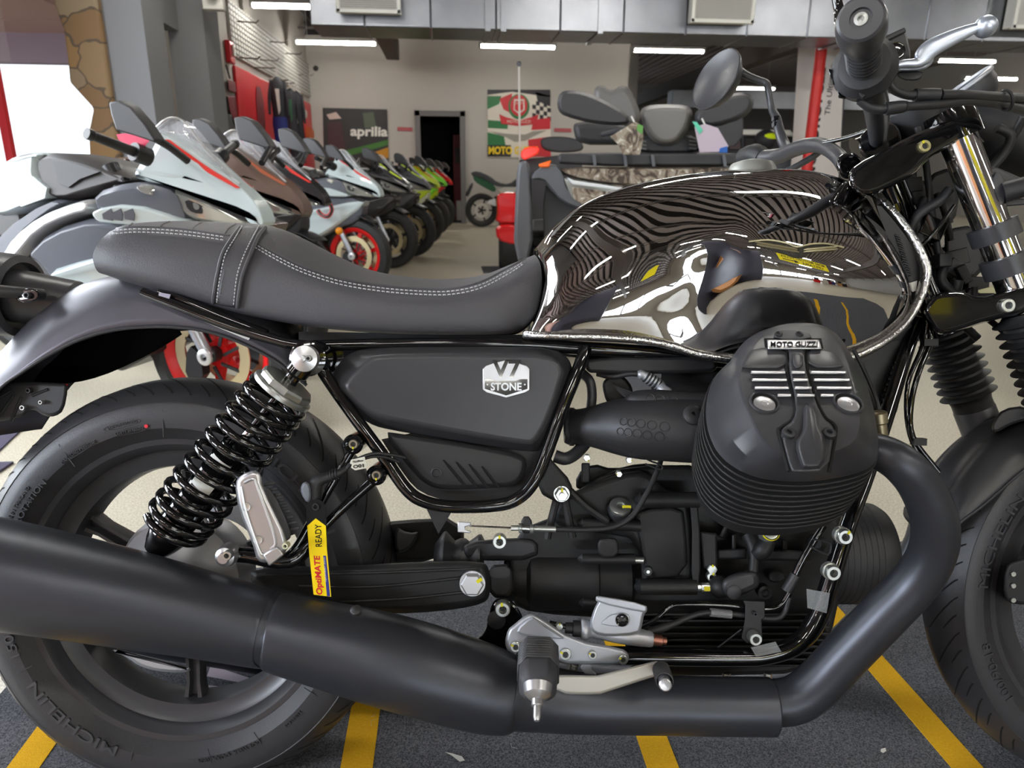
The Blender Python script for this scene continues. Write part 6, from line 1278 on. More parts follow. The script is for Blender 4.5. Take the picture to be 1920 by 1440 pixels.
MB().panel(HP, [(1484, 662), (1504, 662), (1506, 690), (1488, 692)], [(0, .004), (0, .006), (3, .008)], 1).build('strap_neck', M_sat, stp, bevel=.001)
npl = MB().panel(HP, [(1438, 637), (1536, 637), (1541, 655), (1440, 655)], [(0, -.004), (0, .006), (1.5, .0075)], 0).build('nameplate', M_alu, hd, bevel=.0008)
MB().panel(HP, [(1433, 634), (1540, 634), (1545, 658), (1436, 658)], [(0, -.006), (0, .001)], 0).build('nameplate_recess', M_hole, hd)
text_px('MOTO GUZZI', HP, (1489, 645), 88, 10, .0078, 0, .0005, 'nameplate_lettering', M_hole, npl, bold=.012)
MB().panel(HP, [(1452, 622), (1462, 618), (1490, 618), (1516, 622), (1524, 636), (1450, 636)], [(0, -.006), (0, .004)], 1).build('cover_bridge', M_sat, hd, bevel=.001)
for x in (1460, 1499): MB().lathe([(.0045, -.002), (.0045, .001), (.003, .0015), (.002, -.001), (0, -.001)], HP(x, 626, .004), hn, 16).build('small_screw', M_cast2, hd)
rows_ = ((698, ((1408, 1473), (1484, 1510), (1519, 1587))), (712, ((1410, 1476), (1487, 1516), (1525, 1594))), (727, ((1415, 1480), (1490, 1522), (1531, 1598))), (741, ((1458, 1484), (1494, 1528), (1538, 1564))))
for y, segs in rows_:
    for a, c in segs: MB().panel(HP, [(a, y-3), (c, y-2.4), (c, y+3), (a, y+3)], [(0, -.002), (0, .0085 if 1480 < a < 1500 else .0035), (1.0, .0095 if 1480 < a < 1500 else .0045)], 0).build('chrome_bar', M_alu, stp if 1480 < a < 1500 else hd, bevel=.0005)
for x, y in ((1433, 757), (1590, 758)):
    ho = MB().lathe([(.0135, -.012), (.0135, .002), (.0155, .0015), (.0165, -.002)], HP(x, y-2, .0), hn, 32, cap=False).build('bolt_well', M_sat, hd)
    MB().lathe([(.0112, -.02), (.0112, .0008), (.0095, .0016), (.004, .002), (.003, .0012), (0, .0012)], HP(x, y+1, .0006), hn, 32).build('well_bolt', M_alu, ho, ang=25)
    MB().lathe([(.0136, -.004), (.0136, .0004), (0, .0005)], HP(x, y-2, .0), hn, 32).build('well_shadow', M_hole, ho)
for x, y in ((1478, 815), (1553, 815)): MB().lathe([(.0065, -.004), (.0065, .004), (.005, .005), (.003, .005), (.0028, .002), (0, .002)], HP(x, y, .005), hn, 24).build('strap_screw', M_cast2, stp, ang=25)
# exhaust stub and lambda sensor
MB().lathe([(.009, -.01), (.009, .012), (.011, .014), (.011, .026), (.008, .028)], B(1650, 812, -.22), (-.2, -.1, 1), 12).build('oxygen_sensor', mat('sensor_brass', rgb(170, 158, 130), .35, .9), moto)
pxtube([(1650, 778, -.20, 4), (1640, 740, -.19, 4), (1618, 690, -.17, 4), (1600, 655, -.16, 4)], 8, 4).build('sensor_wire', M_plas, moto)
# hidden-side exhaust
pxtube([(1700, 860, .20, 34), (1745, 960, .20, 34), (1700, 1080, .2, 34), (1560, 1230, .19, 34), (1450, 1290, .19, 40), (1000, 1290, .19, 60), (500, 1190, .2, 70), (0, 1090, .22, 90)], 24, 4).build('exhaust_header', M_exh, moto)

# ---- rider footrest, brake pedal, rear master cylinder ----
pl = MB().panel(B, [(952, 1180), (962, 1172), (985, 1153), (1000, 1150), (1012, 1156), (1078, 1200), (1165, 1215), (1178, 1224), (1180, 1238), (1170, 1246), (1075, 1246), (1060, 1246), (1045, 1240), (1010, 1250), (985, 1258), (976, 1245), (952, 1222), (946, 1205)], [(0, -.165), (0, -.19), (4, -.196)], 1).build('footrest_plate', M_alup, moto, bevel=.002)
MB().panel(B, [(966, 1182), (996, 1156), (1006, 1160), (1050, 1192), (1060, 1200), (980, 1192)], [(0, -.195), (0, -.199), (3, -.201)], 1).build('plate_boss', M_alup, pl, bevel=.0015)
for x, y, r_ in ((967, 1212, 10), (1060, 1226, 11), (1111, 1227, 8), (1168, 1236, 9)): bolt(x, y, -.197, r_, pl, 'socket', M_zinc, mark=150, h=.003)
fp = MB().panel(B, [(1084, 1246), (1112, 1246), (1108, 1256), (1120, 1264), (1116, 1270), (1100, 1268)], [(0, -.17), (0, -.19)], 1).build('stop_lug', M_alup, pl, bevel=.001)
pgp = pxtube([(1008, 1216, -.22, 22), (1010, 1218, -.24, 25), (1008, 1244, -.275, 28), (1008, 1270, -.30, 30), (1010, 1284, -.315, 27)], 20, 3)
R0 = B(1010, 1222, -.235); R1v = B(1008, 1292, -.335); ax = (R1v-R0).normalized()
fp = MB(); secs = []
for t_, w__, h__ in ((0, .016, .012), (.04, .021, .016), (.7, .022, .019), (.9, .021, .018), (1.0, .016, .013)):
    c = R0.lerp(R1v, t_); u = Vector((1, 0, 0)); u = (u-ax*u.dot(ax)).normalized(); v = ax.cross(u)
    secs.append([c+u*(x*w__)+v*(y*h__) for x, y in ((-1, -.6), (-.6, -1), (.6, -1), (1, -.6), (1, .6), (.6, 1), (-.6, 1), (-1, .6))])
fp.rings(secs); fp = fp.build('rider_footpeg', mat('peg_rubber_grey', rgb(66, 66, 70), .55), moto, bevel=.003)
b = MB()
for i in range(9):
    c = R0.lerp(R1v, .06+i*.068); u = Vector((1, 0, 0)); u = (u-ax*u.dot(ax)).normalized(); v = ax.cross(u)
    b.tube([c+u*(x*.0225)+v*(y*.0195) for x, y in ((-1, -.5), (-.6, -1), (.6, -1), (1, -.5), (1, .5), (.6, 1), (-.6, 1), (-1, .5))], .0022, 6, closed=True)
b.build('peg_ribs', M_rub, fp)
MB().lathe([(.0165, -.004), (.0145, .006), (.009, .011), (.0065, .012), (.0065, .018), (.0062, .0185), (.0042, .019), (.0042, .030), (.003, .034), (0, .035)], R1v, ax+Vector((0, .15, -.75)), 20).build('peg_end', M_alu, fp, ang=30)
bp = MB().panel(B, [(1040, 1268), (1050, 1265), (1118, 1267), (1130, 1264), (1222, 1241), (1234, 1239), (1246, 1246), (1250, 1256), (1240, 1266), (1228, 1268), (1140, 1297), (1120, 1303), (1040, 1301)], [(0, -.215), (0, -.226), (3, -.230)], 1).build('brake_pedal', mat('pedal_alloy', rgb(200, 196, 186), .4, .45), moto, bevel=.0015)
MB().panel(B, [(1052, 1270), (1118, 1272), (1130, 1270), (1218, 1247), (1226, 1250), (1222, 1260), (1134, 1288), (1118, 1294), (1052, 1293)], [(0, -.229), (2, -.2275)], 1).build('pedal_web', mat('pedal_alloy_web', rgb(184, 180, 170), .45, .4), bp)
pt = pxtube([(1238, 1252, -.225, 9), (1240, 1256, -.235, 10), (1246, 1278, -.275, 11), (1247, 1282, -.28, 9)], 18, 3).build('pedal_tip', mat('peg_rubber_grey2', rgb(84, 84, 90), .55), bp)
b = MB()
for i in range(8): u = i/7; b.torus(B(1240+6*u, 1256+21*u, -.235-.038*u), B(1246, 1278, -.275)-B(1240, 1256, -.235), .0098, .0012, 20, 6)
b.build('tip_ribs', M_rub, pt); MB().lathe([(.0075, -.002), (.0075, .003), (.006, .004), (0, .003)], B(1247, 1283, -.281), B(1246, 1278, -.275)-B(1240, 1256, -.235), 20).build('tip_cap', M_alu, bp)
b = MB(); P_ = []
for i in range(120): u = i/119; P_.append(B(1078-8*u, 1244+24*u, -.17)+Vector((.005*cos(u*60), .005*sin(u*60), 0)))
b.tube(P_, .0011, 5); b.build('return_spring', M_zinc, bp)
mc = MB().panel(B, [(1124, 1122), (1134, 1120), (1160, 1122), (1200, 1132), (1213, 1136), (1213, 1148), (1208, 1150), (1203, 1178), (1196, 1190), (1140, 1194), (1112, 1188), (1104, 1172), (1114, 1140), (1120, 1130)], [(0, -.155), (0, -.185), (4, -.19)], 1).build('master_cylinder_reservoir', M_alup, moto, bevel=.003)
MB().panel(B, [(1116, 1118), (1126, 1117), (1212, 1133), (1214, 1146), (1206, 1149), (1118, 1130)], [(0, -.150), (0, -.192), (2, -.194)], 1).build('reservoir_lid', M_alup, mc, bevel=.002)
MB().panel(B, [(1126, 1168), (1145, 1152), (1160, 1150), (1178, 1150), (1182, 1160), (1178, 1174), (1164, 1176), (1130, 1172)], [(0, -.189), (1, -.1925)], 1).build('sight_glass_boss', M_alup, mc, bevel=.0005)
MB().lathe([(.0085, -.001), (.0085, .002), (.0065, .001), (.0055, .002), (0, .0025)], B(1166, 1162, -.1925), Y, 28).build('sight_glass', M_gloss, mc)
pxtube([(1088, 1180, -.17, 14), (1092, 1180, -.17, 19), (1100, 1180, -.17, 19), (1112, 1181, -.17, 14), (1160, 1190, -.17, 16), (1218, 1198, -.17, 15), (1222, 1198, -.17, 8)], 24, 3).build('master_cylinder', M_alup, mc, ang=40)
pxtube([(1060, 1177, -.17, 10), (1074, 1178, -.17, 10), (1074, 1178, -.17, 15), (1090, 1179, -.17, 15)], 20, 1).build('cylinder_boot', M_plas, mc, ang=30)
bolt(1049, 1172, -.175, 7, mc, 'hex', M_zinc, mark=90); pxtube([(1030, 1168, -.17, 5), (1062, 1175, -.17, 5)], 10, 1).build('push_rod', M_gloss, mc)
MB().lathe([(.007, 0), (.007, .012), (.005, .013), (.005, .018), (0, .018)], B(1224, 1199, -.17), (1, 0, -.1), 16).build('banjo_union', mat('copper_union', rgb(150, 100, 84), .35, .8), mc)
pxtube([(1225, 1200, -.17, 7), (1212, 1190, -.168, 7), (1210, 1182, -.165, 7)], 10, 2).build('brake_hose', M_plas, mc)

# ---- fork, yokes, front mudguard ----
fx = (B(1190+605, 585, -.1)-B(1790, 275, -.1)) ; a0, a1 = B(1797, 262, -.102), B(1905, 540, -.102); ax = (a1-a0).normalized()
ra = BK.R(1850, 400, -.102, 32)
for s in (-1, 1):
    o0 = Vector((a0.x, s*.102, a0.z)); L = (Vector((1.47, 0, .33))-Vector((a0.x, 0, a0.z))).dot(ax)
    fk = MB().lathe([(ra, -.02), (ra, .30)], o0, ax, 40).build('fork_tube', M_chrl, moto)
    cc = ax*.275
    gt = [(ra*1.15, .255)]
    for i in range(10):
        h = .262+i*.0145; gt += [(ra*1.38, h), (ra*1.85, h+.005), (ra*1.38, h+.010)]
    gt += [(ra*1.3, .412), (ra*1.3, .43)]
    MB().lathe(gt, o0, ax, 40, cap=False).build('fork_gaiter', mat('gaiter_rubber', rgb(40, 40, 41), .5) if s < 0 else bpy.data.materials['gaiter_rubber'], moto, ang=60)
    MB().lathe([(ra*1.2, .42), (ra*1.35, .425), (ra*1.35, L-.05), (ra*1.0, L+.02)], o0, ax, 32).build('fork_leg', M_sat, moto)
up_ = MB().panel(B, [(1592, 348), (1590, 326), (1604, 308), (1660, 280), (1700, 258), (1750, 236), (1800, 214), (1818, 222), (1824, 240), (1812, 254), (1768, 282), (1740, 298), (1715, 328), (1680, 346), (1640, 366), (1610, 368)], [(0, .13), (0, -.12), (6, -.13)], 1).build('top_yoke', M_gloss, moto, bevel=.004)
MB().lathe([(ra*1.3, -.042), (ra*1.35, -.03), (ra*1.35, .0)], Vector((a0.x, -.102, a0.z))-ax*.0, ax, 32).build('yoke_clamp', M_gloss, moto)
bolt(1732, 275, -.131, 11, up_, 'socket', mat('gold_bolt', rgb(200, 190, 140), .3, .8), h=.004, mark=120)
lo_ = MB().panel(B, [(1729, 580), (1745, 560), (1756, 549), (1808, 546), (1834, 560), (1886, 545), (1940, 532), (1940, 584), (1854, 602), (1792, 623), (1757, 630), (1742, 605)], [(0, .13), (0, -.12), (5, -.13)], 1).build('lower_yoke', M_gloss, moto, bevel=.004)
bolt(1887, 573, -.131, 13, lo_, 'socket', M_zinc, h=.005)
c = B(1693, 470, 0); MB().lathe([(.028, -.12), (.028, .10)], B(1715, 480, -.0), ax, 28).build('steering_head', M_gloss, moto)
b = MB(); b.lathe([(.036, .09), (.036, .125), (.03, .128)], B(1715, 480, 0), ax, 28); b.build('head_bearing_cup', M_gloss, moto)
pxtube([(1672, 385, -.03, 20), (1690, 440, -.03, 19), (1722, 520, -.03, 18), (1745, 580, -.03, 18)], 20, 2).build('steering_damper_sleeve', M_gloss, moto)
# clamp ring for the headlamp bracket
for h0, h1, nm in ((.125, .150, 'headlamp_clamp'), (.172, .200, 'headlamp_clamp')):
    MB().lathe([(ra*1.05, h0), (ra*1.32, h0+.001), (ra*1.32, h1-.001), (ra*1.05, h1)], Vector((a0.x, -.102, a0.z)), ax, 40).build(nm, M_sat, moto, ang=30)
MB().panel(B, [(1868, 318), (1882, 330), (1888, 372), (1872, 396), (1860, 340)], [(0, -.09), (0, -.125)], 1).build('clamp_link', M_sat, moto, bevel=.003)
MB().panel(B, [(1853, 314), (1870, 314), (1925, 338), (1925, 352), (1880, 342), (1866, 348), (1885, 372), (1925, 372), (1925, 384), (1876, 388), (1856, 350)], [(0, -.09), (0, -.115)], 0).build('headlamp_bracket', M_sat, moto, bevel=.002)
pxtube([(1880, 362, -.12, 20), (1900, 356, -.125, 19), (1940, 345, -.13, 19)], 18, 1).build('turn_signal_stem', M_plas, moto)
c = B(1858, 232, 0); hx = (ex_ := Vector((1, 0, -.18)).normalized()); R1 = BK.R(1860, 232, 0, 80)
hl = MB().lathe([(R1*.25, -.03), (R1*.55, -.015), (R1*.82, .02), (R1*.95, .055), (R1, .085), (R1*1.04, .09), (R1*1.04, .11), (R1*.95, .115)], c+Vector((-.0, .03, 0)), hx, 40).build('headlamp', M_plas, moto, ang=30)
gd = MB().lathe([(.0, .03), (.030, .03), (.034, .026), (.034, .0), (.03, -.02)], B(1722, 230, .02), (-.45, -.1, .9), 32).build('ignition_cap', M_plas, moto)
ig = MB().lathe([(.03, -.015), (.042, .0), (.046, .012), (.046, .022), (.040, .024), (.039, .018), (0, .018)], B(1820, 190, .05), (-.62, 0, .78), 40).build('speedometer', M_cast2, moto, ang=30)
MB().torus(B(1818, 184, .05)+Vector((-.012, 0, .016)), (-.62, 0, .78), .043, .004, 40, 10).build('speedometer_rim', M_alup, ig)
MB().panel(B, [(1818, 240), (1862, 265), (1852, 268), (1826, 262), (1814, 256)], [(0, .04), (0, -.0)], 0).build('instrument_bracket', mat('olive_bracket', rgb(104, 98, 84), .5), moto)
# handlebar clamps, bar
for P_ in ([(1614, 250), (1640, 232), (1676, 228), (1690, 250), (1690, 275), (1668, 292), (1625, 300), (1606, 280)], [(1566, 300), (1584, 285), (1604, 290), (1620, 310), (1612, 330), (1590, 340), (1572, 330)]):
    MB().panel(B, P_, [(0, .03), (0, -.05 if P_[0][0] == 1614 else .0), (4, -.055 if P_[0][0] == 1614 else -.006)], 2).build('bar_clamp', M_gloss, moto, bevel=.003)
pxtube([(1605, 278, -.04, 20), (1632, 262, -.04, 14)], 20, 1).build('clamp_cap', M_gloss, moto)
pxtube([(1646, 262, -.06, 15), (1646, 238, -.10, 18), (1644, 205, -.15, 22), (1636, 170, -.20, 24), (1632, 140, -.24, 24)], 20, 5).build('handlebar', M_sat, moto)
pxtube([(1590, 318, .02, 16), (1570, 292, .06, 14), (1545, 275, .12, 14), (1520, 272, .16, 14), (1490, 280, .22, 14), (1462, 292, .28, 14), (1430, 296, .33, 14)], 20, 5).build('handlebar', M_sat, moto)
# right switchgear, grip and bar-end
g0, g1 = B(1621, 128, -.27), B(1614, 34, -.405); ax2 = (g1-g0).normalized(); Lg = (g1-g0).length
sw = MB().lathe([(.024, -.024), (.032, -.020), (.0345, -.006), (.0345, .004), (.030, .009), (.027, .014), (.020, .016)], g0, ax2, 40).build('switch_housing', M_plas, moto, ang=30)
MB().panel(B, [(1594, 120), (1602, 150), (1606, 176), (1618, 190), (1626, 180), (1648, 166), (1676, 142), (1672, 128), (1650, 150), (1620, 152)], [(0, -.22), (0, -.27), (4, -.276)], 1).build('switch_lower', M_plas, sw, bevel=.003)
MB().panel(B, [(1552, 128), (1558, 130), (1564, 140), (1574, 140), (1574, 156), (1562, 160)], [(0, -.24), (0, -.26)], 0).build('kill_switch', M_gloss, sw, bevel=.001)
MB().panel(B, [(1570, 168), (1584, 170), (1586, 186), (1572, 184)], [(0, -.24), (0, -.26)], 0).build('start_button', M_gloss, sw, bevel=.001)
gp = MB().lathe([(.017, .0), (.0165, Lg*.6), (.0165, Lg*.75)], g0, ax2, 32).build('grip', M_rub, moto)
b = MB()
for i in range(6): b.torus(g0+ax2*(.018+i*.011), ax2, .0168, .0016, 28, 6)
b.build('grip_ribs', M_rub, gp)
be = MB().lathe([(.0165, Lg*.55), (.0195, Lg*.6), (.0235, Lg*.78), (.0235, Lg*.92), (.0215, Lg*.985), (.019, Lg), (.010, Lg), (.0095, Lg-.003), (0, Lg-.003)], g0, ax2, 48).build('bar_end_weight', M_sat, moto, ang=25)
MB().lathe([(.0062, Lg-.003), (.0062, Lg-.0015), (.003, Lg-.001), (.0025, Lg-.003), (0, Lg-.003)], g0, ax2, 24).build('bar_end_screw', M_zinc, be, ang=25)
rs = MB().panel(B, [(1652, 74), (1694, 54), (1698, 58), (1710, 108), (1700, 118), (1660, 118), (1648, 100)], [(0, -.18), (0, -.235), (3, -.24)], 1).build('brake_reservoir', M_plas, moto, bevel=.003)
MB().lathe([(.010, 0), (.010, .002), (.008, .0015), (0, .003)], B(1680, 96, -.24), Y, 28).build('sight_glass', M_gloss, rs)
MB().panel(B, [(1650, 72), (1696, 50), (1700, 60), (1654, 82)], [(0, -.175), (0, -.244)], 0).build('reservoir_lid', M_plas, rs, bevel=.002)
lvm = mat('lever_alloy', rgb(200, 208, 222), .33, .8); M_mirg = mat('mirror_glass_dark', (.34, .34, .36), .03, 1.0)
lever = MB(); P_ = [(1674, 124, 7, -.25), (1695, 120, 8, -.252), (1718, 118, 10, -.254), (1730, 108, 17, -.256), (1744, 92, 17, -.258), (1778, 74, 15, -.26), (1810, 60, 12, -.262), (1834, 51, 9, -.264)]
pts = cr1([B(p[0], p[1], p[3]) for p in P_], 5); rr = crn([BK.R(p[0], p[1], p[3], p[2]) for p in P_], 5); R_ = []
for i, p in enumerate(pts):
    t_ = (pts[min(i+1, len(pts)-1)]-pts[max(0, i-1)]).normalized(); u = t_.cross(Y).normalized()
    R_.append([p+u*(cos(a)*rr[i])+Y*(sin(a)*.0045) for a in [2*pi*k/16 for k in range(16)]])
lever.rings(R_); lever = lever.build('brake_lever', lvm, moto, ang=60)
MB().sphere(B(1848, 50, -.264), BK.R(1848, 50, -.264, 20), 24).build('lever_ball', lvm, lever)
MB().panel(B, [(1674, 118), (1700, 122), (1732, 112), (1752, 104), (1750, 118), (1732, 132), (1690, 134), (1676, 130)], [(0, -.235), (0, -.248), (3, -.25)], 1).build('lever_perch', lvm, lever, bevel=.002)
MB().panel(B, [(1676, 134), (1732, 132), (1730, 146), (1716, 152), (1690, 150)], [(0, -.2), (0, -.24)], 1).build('lever_switch', M_plas, moto, bevel=.002)
# throttle cables
for P_ in ([(1664, 150, -.25, 8), (1676, 168, -.25, 8), (1700, 178, -.25, 8), (1716, 178, -.25, 9), (1718, 178, -.25, 12), (1760, 178, -.25, 12), (1764, 178, -.25, 9), (1810, 178, -.24, 9), (1870, 182, -.2, 9), (1940, 186, -.12, 9)], [(1612, 188, -.26, 8), (1630, 202, -.26, 8), (1650, 205, -.26, 9), (1660, 204, -.26, 9), (1662, 204, -.26, 12), (1694, 200, -.26, 11), (1698, 200, -.26, 8), (1760, 196, -.25, 8), (1836, 190, -.22, 8), (1940, 210, -.12, 8)]):
    pxtube(P_, 14, 4).build('throttle_cable', M_plas, moto)
b = MB(); b.torus(B(1886, 188, -.19), (1, 0, .3), .012, .002, 24, 6); b.build('cable_guide', M_plas, moto)
# mirrors
pxtube([(1478, 285, .30, 9), (1470, 270, .32, 10), (1462, 248, .33, 9), (1456, 222, .34, 8), (1448, 206, .35, 7), (1444, 188, .35, 6), (1440, 165, .35, 6.5), (1436, 156, .355, 7), (1420, 150, .36, 7), (1400, 142, .365, 7.5), (1386, 134, .37, 9)], 14, 4).build('mirror_stem', M_sat, moto)
MB().lathe([(.008, 0), (.008, .008), (.006, .009), (.006, .011), (.008, .012), (.008, .020)], B(1455, 238, .335), (-.05, .05, 1), 6).build('mirror_nut', M_gloss, moto)
def mirror(cpx, yl, lookn, rad, up_=(0, 0, 1)):
    c = B(cpx[0], cpx[1], yl); n__ = Vector(lookn).normalized()
    m_ = MB().lathe([(.004, -.045), (rad*.35, -.040), (rad*.75, -.026), (rad*.97, -.008), (rad, -.001), (rad*.97, .001), (rad*.93, -.001)], c, n__, 48).build('mirror_shell', M_sat, moto, ang=40)
    MB().lathe([(rad*.935, -.002), (0, -.0018)], c, n__, 48).build('mirror_glass', M_mirg, m_)
cm_ = BK.I @ CP; pm_ = B(1341, 148, .38); tc_ = (cm_-pm_).normalized(); rx_ = tc_.cross(Vector((0, 0, 1))).normalized()*-1; ux_ = rx_.cross(tc_)*-1
if rx_.x < 0: rx_ = -rx_
if ux_.z < 0: ux_ = -ux_
mirror((1341, 148), .38, tc_*.52+(rx_*-.80+ux_*.58)*.854, .064)
pxtube([(1578, 60, -.22, 9), (1576, 40, -.21, 11), (1574, 20, -.2, 10), (1566, -10, -.2, 8), (1556, -50, -.2, 8)], 14, 4).build('mirror_stem', M_gloss, moto)
MB().panel(B, [(1568, 52), (1582, 50), (1584, 66), (1570, 68)], [(0, -.2), (0, -.225)], 0).build('mirror_nut', M_alu, moto, bevel=.001); MB().panel(B, [(1570, 70), (1582, 68), (1582, 82), (1572, 82)], [(0, -.2), (0, -.226)], 0).build('stem_collar', mat('red_collar', rgb(150, 70, 84), .3, .5), moto, bevel=.001)
# left controls
pxtube([(1432, 298, .33, 18), (1416, 290, .36, 20), (1396, 296, .40, 18)], 18, 2).build('switch_housing', M_plas, moto); MB().panel(B, [(1372, 318), (1380, 308), (1420, 302), (1450, 306), (1456, 316), (1420, 320)], [(0, .42), (0, .34)], 1).build('clutch_lever_guard', mat('lever_pale', rgb(170, 172, 160), .4, .4), moto, bevel=.003)
pxtube([(1476, 320, .30, 5), (1500, 308, .26, 6), (1530, 290, .2, 6), (1556, 268, .14, 5)], 10, 4).build('clutch_cable', M_cast2, moto)
for P_ in ([(1545, 268, .1, 4), (1590, 258, .06, 4), (1640, 240, .02, 4)], [(1600, 330, -.04, 5), (1650, 380, -.06, 5), (1700, 470, -.07, 5), (1730, 560, -.07, 5)], [(1720, 240, -.04, 6), (1735, 300, -.05, 6), (1745, 380, -.05, 6), (1760, 480, -.04, 6)], [(1870, 240, -.06, 9), (1895, 255, -.06, 9), (1880, 290, -.05, 9), (1840, 330, -.04, 9), (1800, 350, -.03, 9)], [(1920, 220, -.06, 8), (1890, 270, -.04, 8), (1850, 310, -.02, 8)], [(1780, 355, -.08, 9), (1760, 378, -.08, 9), (1725, 400, -.08, 9), (1700, 440, -.07, 8)], [(1790, 385, -.09, 4), (1748, 440, -.09, 4), (1720, 468, -.08, 4)], [(1690, 330, -.05, 5), (1720, 400, -.04, 5), (1760, 470, -.03, 4), (1775, 560, -.03, 4)], [(1736, 600, -.06, 5), (1745, 640, -.06, 5), (1722, 700, -.07, 5), (1708, 760, -.075, 5), (1712, 820, -.08, 5), (1760, 885, -.085, 5)], [(1740, 600, -.06, 5), (1730, 650, -.06, 5), (1702, 720, -.07, 4), (1702, 800, -.075, 4), (1722, 850, -.08, 4), (1756, 882, -.085, 4)]):
    pxtube(P_, 10, 4).build('hose', M_gloss if P_[0][3] < 6 else M_plas, moto)
MB().box(B(1742, 642, -.062), (.020, .012, .010)).build('hose_clip', M_plas, moto); MB().box(B(1722, 828, -.08), (.018, .012, .010)).build('hose_clip', M_plas, moto)
for P_, dd in (([(1735, 330), (1790, 310), (1800, 360), (1790, 420), (1750, 430), (1735, 390)], .03), ([(1770, 430), (1830, 420), (1850, 470), (1840, 520), (1790, 525), (1772, 480)], .05), ([(1700, 350), (1740, 340), (1750, 400), (1720, 410)], 0)):
    MB().panel(B, P_, [(0, dd+.05), (0, dd-.02), (3, dd-.025)], 1).build('wiring_connector_box', M_plas, moto, bevel=.004)
MB().panel(B, [(1828, 545), (1878, 532), (1886, 538), (1880, 545), (1838, 562), (1826, 556)], [(0, .11), (0, -.02)], 0).build('yoke_plate', mat('zinc_plate', rgb(200, 198, 160), .4, .6), moto, bevel=.001)
random.seed(11)
for i in range(34):                                   # harness, connectors and brackets packed between the fork tubes
    u = random.random(); v = random.random(); x = 1690+60*u+95*v; y = 320+20*u+235*v; dd = random.uniform(-.045, .075); a = random.uniform(-.6, .6)
    c = B(x, y, dd); m_ = random.choice((M_plas, M_gloss, M_cast, M_cast2, M_plas))
    if i % 3: MB().box(c, (random.uniform(.014, .04), random.uniform(.015, .03), random.uniform(.010, .03)), Matrix.Rotation(a, 3, 'Y')).build('connector', m_, moto, bevel=.0015)
    else: MB().tube([c, c+Vector((random.uniform(-.02, .03), 0, -.03)), c+Vector((random.uniform(-.03, .05), random.uniform(-.02, .02), -.07))], random.uniform(.004, .008), 10, 4).build('harness_tube', m_, moto)
# front mudguard
rows = [[(1760, 1010, 0), (1766, 950, 0), (1786, 900, 0), (1820, 852, 0), (1862, 812, 0), (1910, 784, 0), (1980, 765, 0), (2060, 770, 0)],
        [(1762, 1010, -.035), (1770, 955, -.035), (1792, 906, -.035), (1826, 860, -.035), (1868, 822, -.035), (1914, 796, -.035), (1984, 780, -.035), (2064, 786, -.035)],
        [(1778, 1005, -.06), (1790, 968, -.06), (1816, 930, -.06), (1848, 898, -.06), (1888, 862, -.06), (1930, 842, -.06), (1990, 830, -.06), (2064, 834, -.06)],
        [(1790, 992, -.068), (1806, 975, -.068), (1834, 955, -.068), (1870, 925, -.068), (1906, 893, -.068), (1942, 870, -.068), (1994, 860, -.068), (2064, 866, -.068)]]
RR = bl(rows); RR = RR[::-1]+[[Vector((p.x, -p.y, p.z)) for p in r] for r in RR[1:]]
fm = MB().surf(RR, 4, 4).build('front_mudguard', M_sat, moto, ang=70, solid=.002)
P_ = cr1([B(*p) for p in rows[3]], 5); MB().tube([p for p in P_], .002, 8).build('mudguard_edge', M_sat, fm)
MB().panel(B, [(1862, 790), (1880, 766), (1925, 760), (1930, 786), (1895, 796), (1868, 812), (1858, 806)], [(0, .06), (0, -.09), (4, -.095)], 1).build('fork_brace', M_cast2, moto, bevel=.004)
# front brake caliper and disc seen through the wheel edge
MB().lathe([(.11, -.052), (.155, -.052), (.155, -.048), (.11, -.048), (.11, -.052)], HF, (0, 1, 0), 64, cap=False).build('front_brake_disc', mat('disc_bronze', rgb(176, 142, 118), .35, .8), moto)
cp_ = MB().panel(B, [(1884, 1062), (1900, 1050), (1960, 1040), (1960, 1130), (1900, 1135), (1880, 1120)], [(0, -.03), (0, -.075), (4, -.08)], 1).build('brake_caliper', M_plas, moto, bevel=.003)
for y in (1076, 1098, 1125): MB().lathe([(.0035, 0), (.0035, .002), (0, .002)], B(1899, y, -.081), Y, 14).build('caliper_pin', M_zinc, cp_)
# charging lead and its plug hang on the machine
ld = thing('charging_lead', 'black charging lead with grey plug looped over the footrest rods beside the rear tyre', 'cable', BK.M)
pxtube([(760, 858, -.165, 3), (735, 853, -.172, 3), (705, 850, -.178, 3), (682, 856, -.18, 3.5), (660, 868, -.182, 4), (645, 884, -.184, 4)], 10, 4).build('cord', M_plas, ld)
pxtube([(748, 866, -.163, 3), (725, 858, -.17, 3), (700, 856, -.176, 3), (676, 862, -.179, 3)], 10, 4).build('cord', M_plas, ld)
pb = pxtube([(648, 880, -.184, 5), (634, 888, -.186, 8), (618, 894, -.188, 9), (600, 900, -.19, 12), (592, 910, -.19, 14), (590, 930, -.19, 14), (586, 942, -.19, 12)], 16, 4).build('plug', M_plas, ld)
MB().panel(B, [(564, 910), (572, 902), (582, 908), (584, 936), (576, 944), (564, 926)], [(0, -.18), (0, -.20), (3, -.204)], 1).build('plug_cap', mat('plug_grey', rgb(112, 116, 124), .5), ld, bevel=.002)
b = MB()
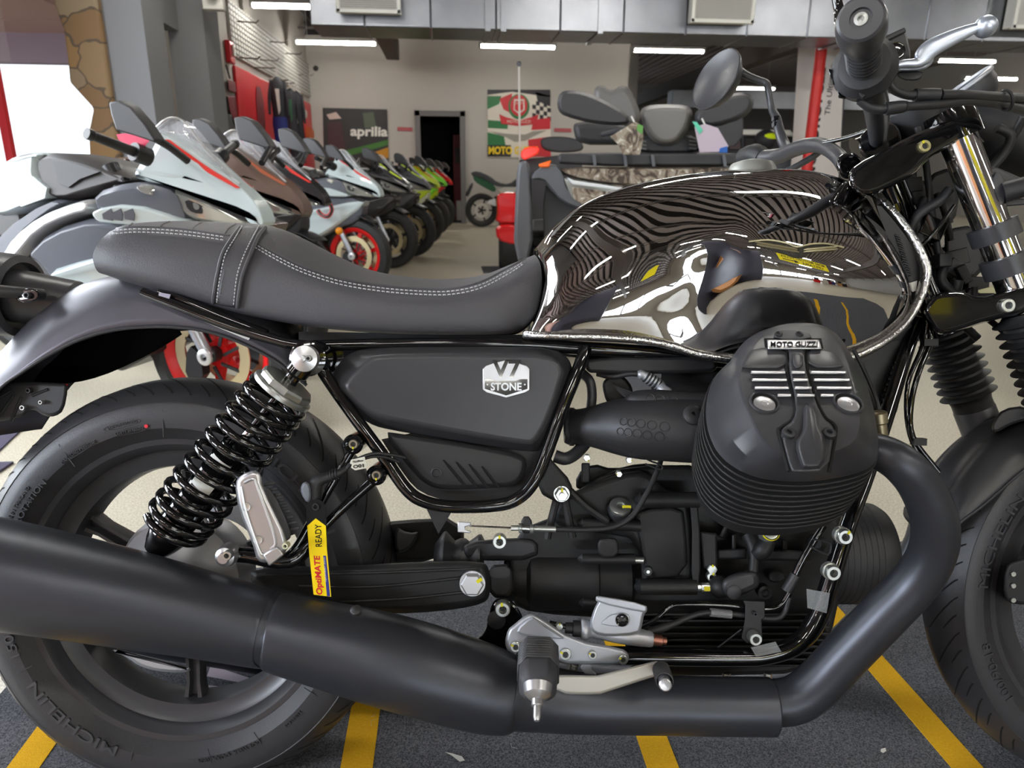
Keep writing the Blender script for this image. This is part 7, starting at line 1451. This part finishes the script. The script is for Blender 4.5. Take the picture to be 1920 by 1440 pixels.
for i in range(5): b.torus(B(612+i*5, 896-i*2, -.187), (1, 0, .3), .0068, .0009, 16, 5)
b.build('strain_relief', M_plas, ld)
kt = thing('cable_tag', 'small white tag marked O01 on the charging lead', 'tag', BK.M)
MB().panel(B, [(658, 862), (684, 856), (686, 868), (689, 870), (687, 878), (666, 882), (658, 877), (660, 871), (656, 869)], [(0, -.186), (0, -.1885)], 0).build('tag_plate', mat('tag_cream', rgb(214, 212, 198), .5), kt, bevel=.0004)
text_px('O01', B, (672, 874), 20, 6.5, -.189, -8, .0003, 'tag_lettering', M_hole, kt, bold=.03); text_px('OptiMate', B, (671, 865), 20, 4.5, -.189, -8, .0003, 'tag_lettering', M_hole, kt, bold=.01)
tg = thing('hanging_tag', 'yellow and black charger tag reading READY hanging in front of the rear tyre', 'tag', BK.M)
MB().panel(B, [(574, 948), (580, 940), (590, 936), (602, 938), (610, 946), (612, 975), (614, 1030), (622, 1120), (587, 1116), (579, 1040), (575, 980)], [(0, -.198), (0, -.1995)], 1).build('tag_body', M_hole, tg)
M_ty = mat('tag_yellow', rgb(250, 218, 0), .4)
MB().panel(B, [(576, 986), (592, 972), (611, 986), (613, 1030), (621, 1119), (588, 1115), (580, 1040)], [(0, -.1994), (0, -.2000)], 0).build('tag_yellow_panel', M_ty, tg)
MB().lathe([(.0045, 0), (.0045, .0015), (.003, .0015), (.003, 0)], B(592, 950, -.1995), Y, 20, cap=False).build('eyelet', M_cast2, tg)
text_px('READY', B, (597, 1004), 42, 12, -.2002, -92, .0003, 'tag_lettering', M_hole, tg, bold=.01)
text_px('OptiMATE', B, (598, 1078), 74, 15, -.2002, -94, .0003, 'tag_lettering', mat('tag_red', rgb(206, 30, 40), .5), tg, bold=.03, shear=.15)
MB().panel(B, [(606, 1042), (611, 1042), (619, 1118), (613, 1118)], [(0, -.2000), (0, -.2003)], 0).build('tag_blue_strip', mat('tag_blue', rgb(40, 44, 130), .5), tg)
text_px('optimate1.com', B, (609.5, 1068), 46, 4.6, -.2005, -94, .0002, 'tag_lettering', M_white, tg)
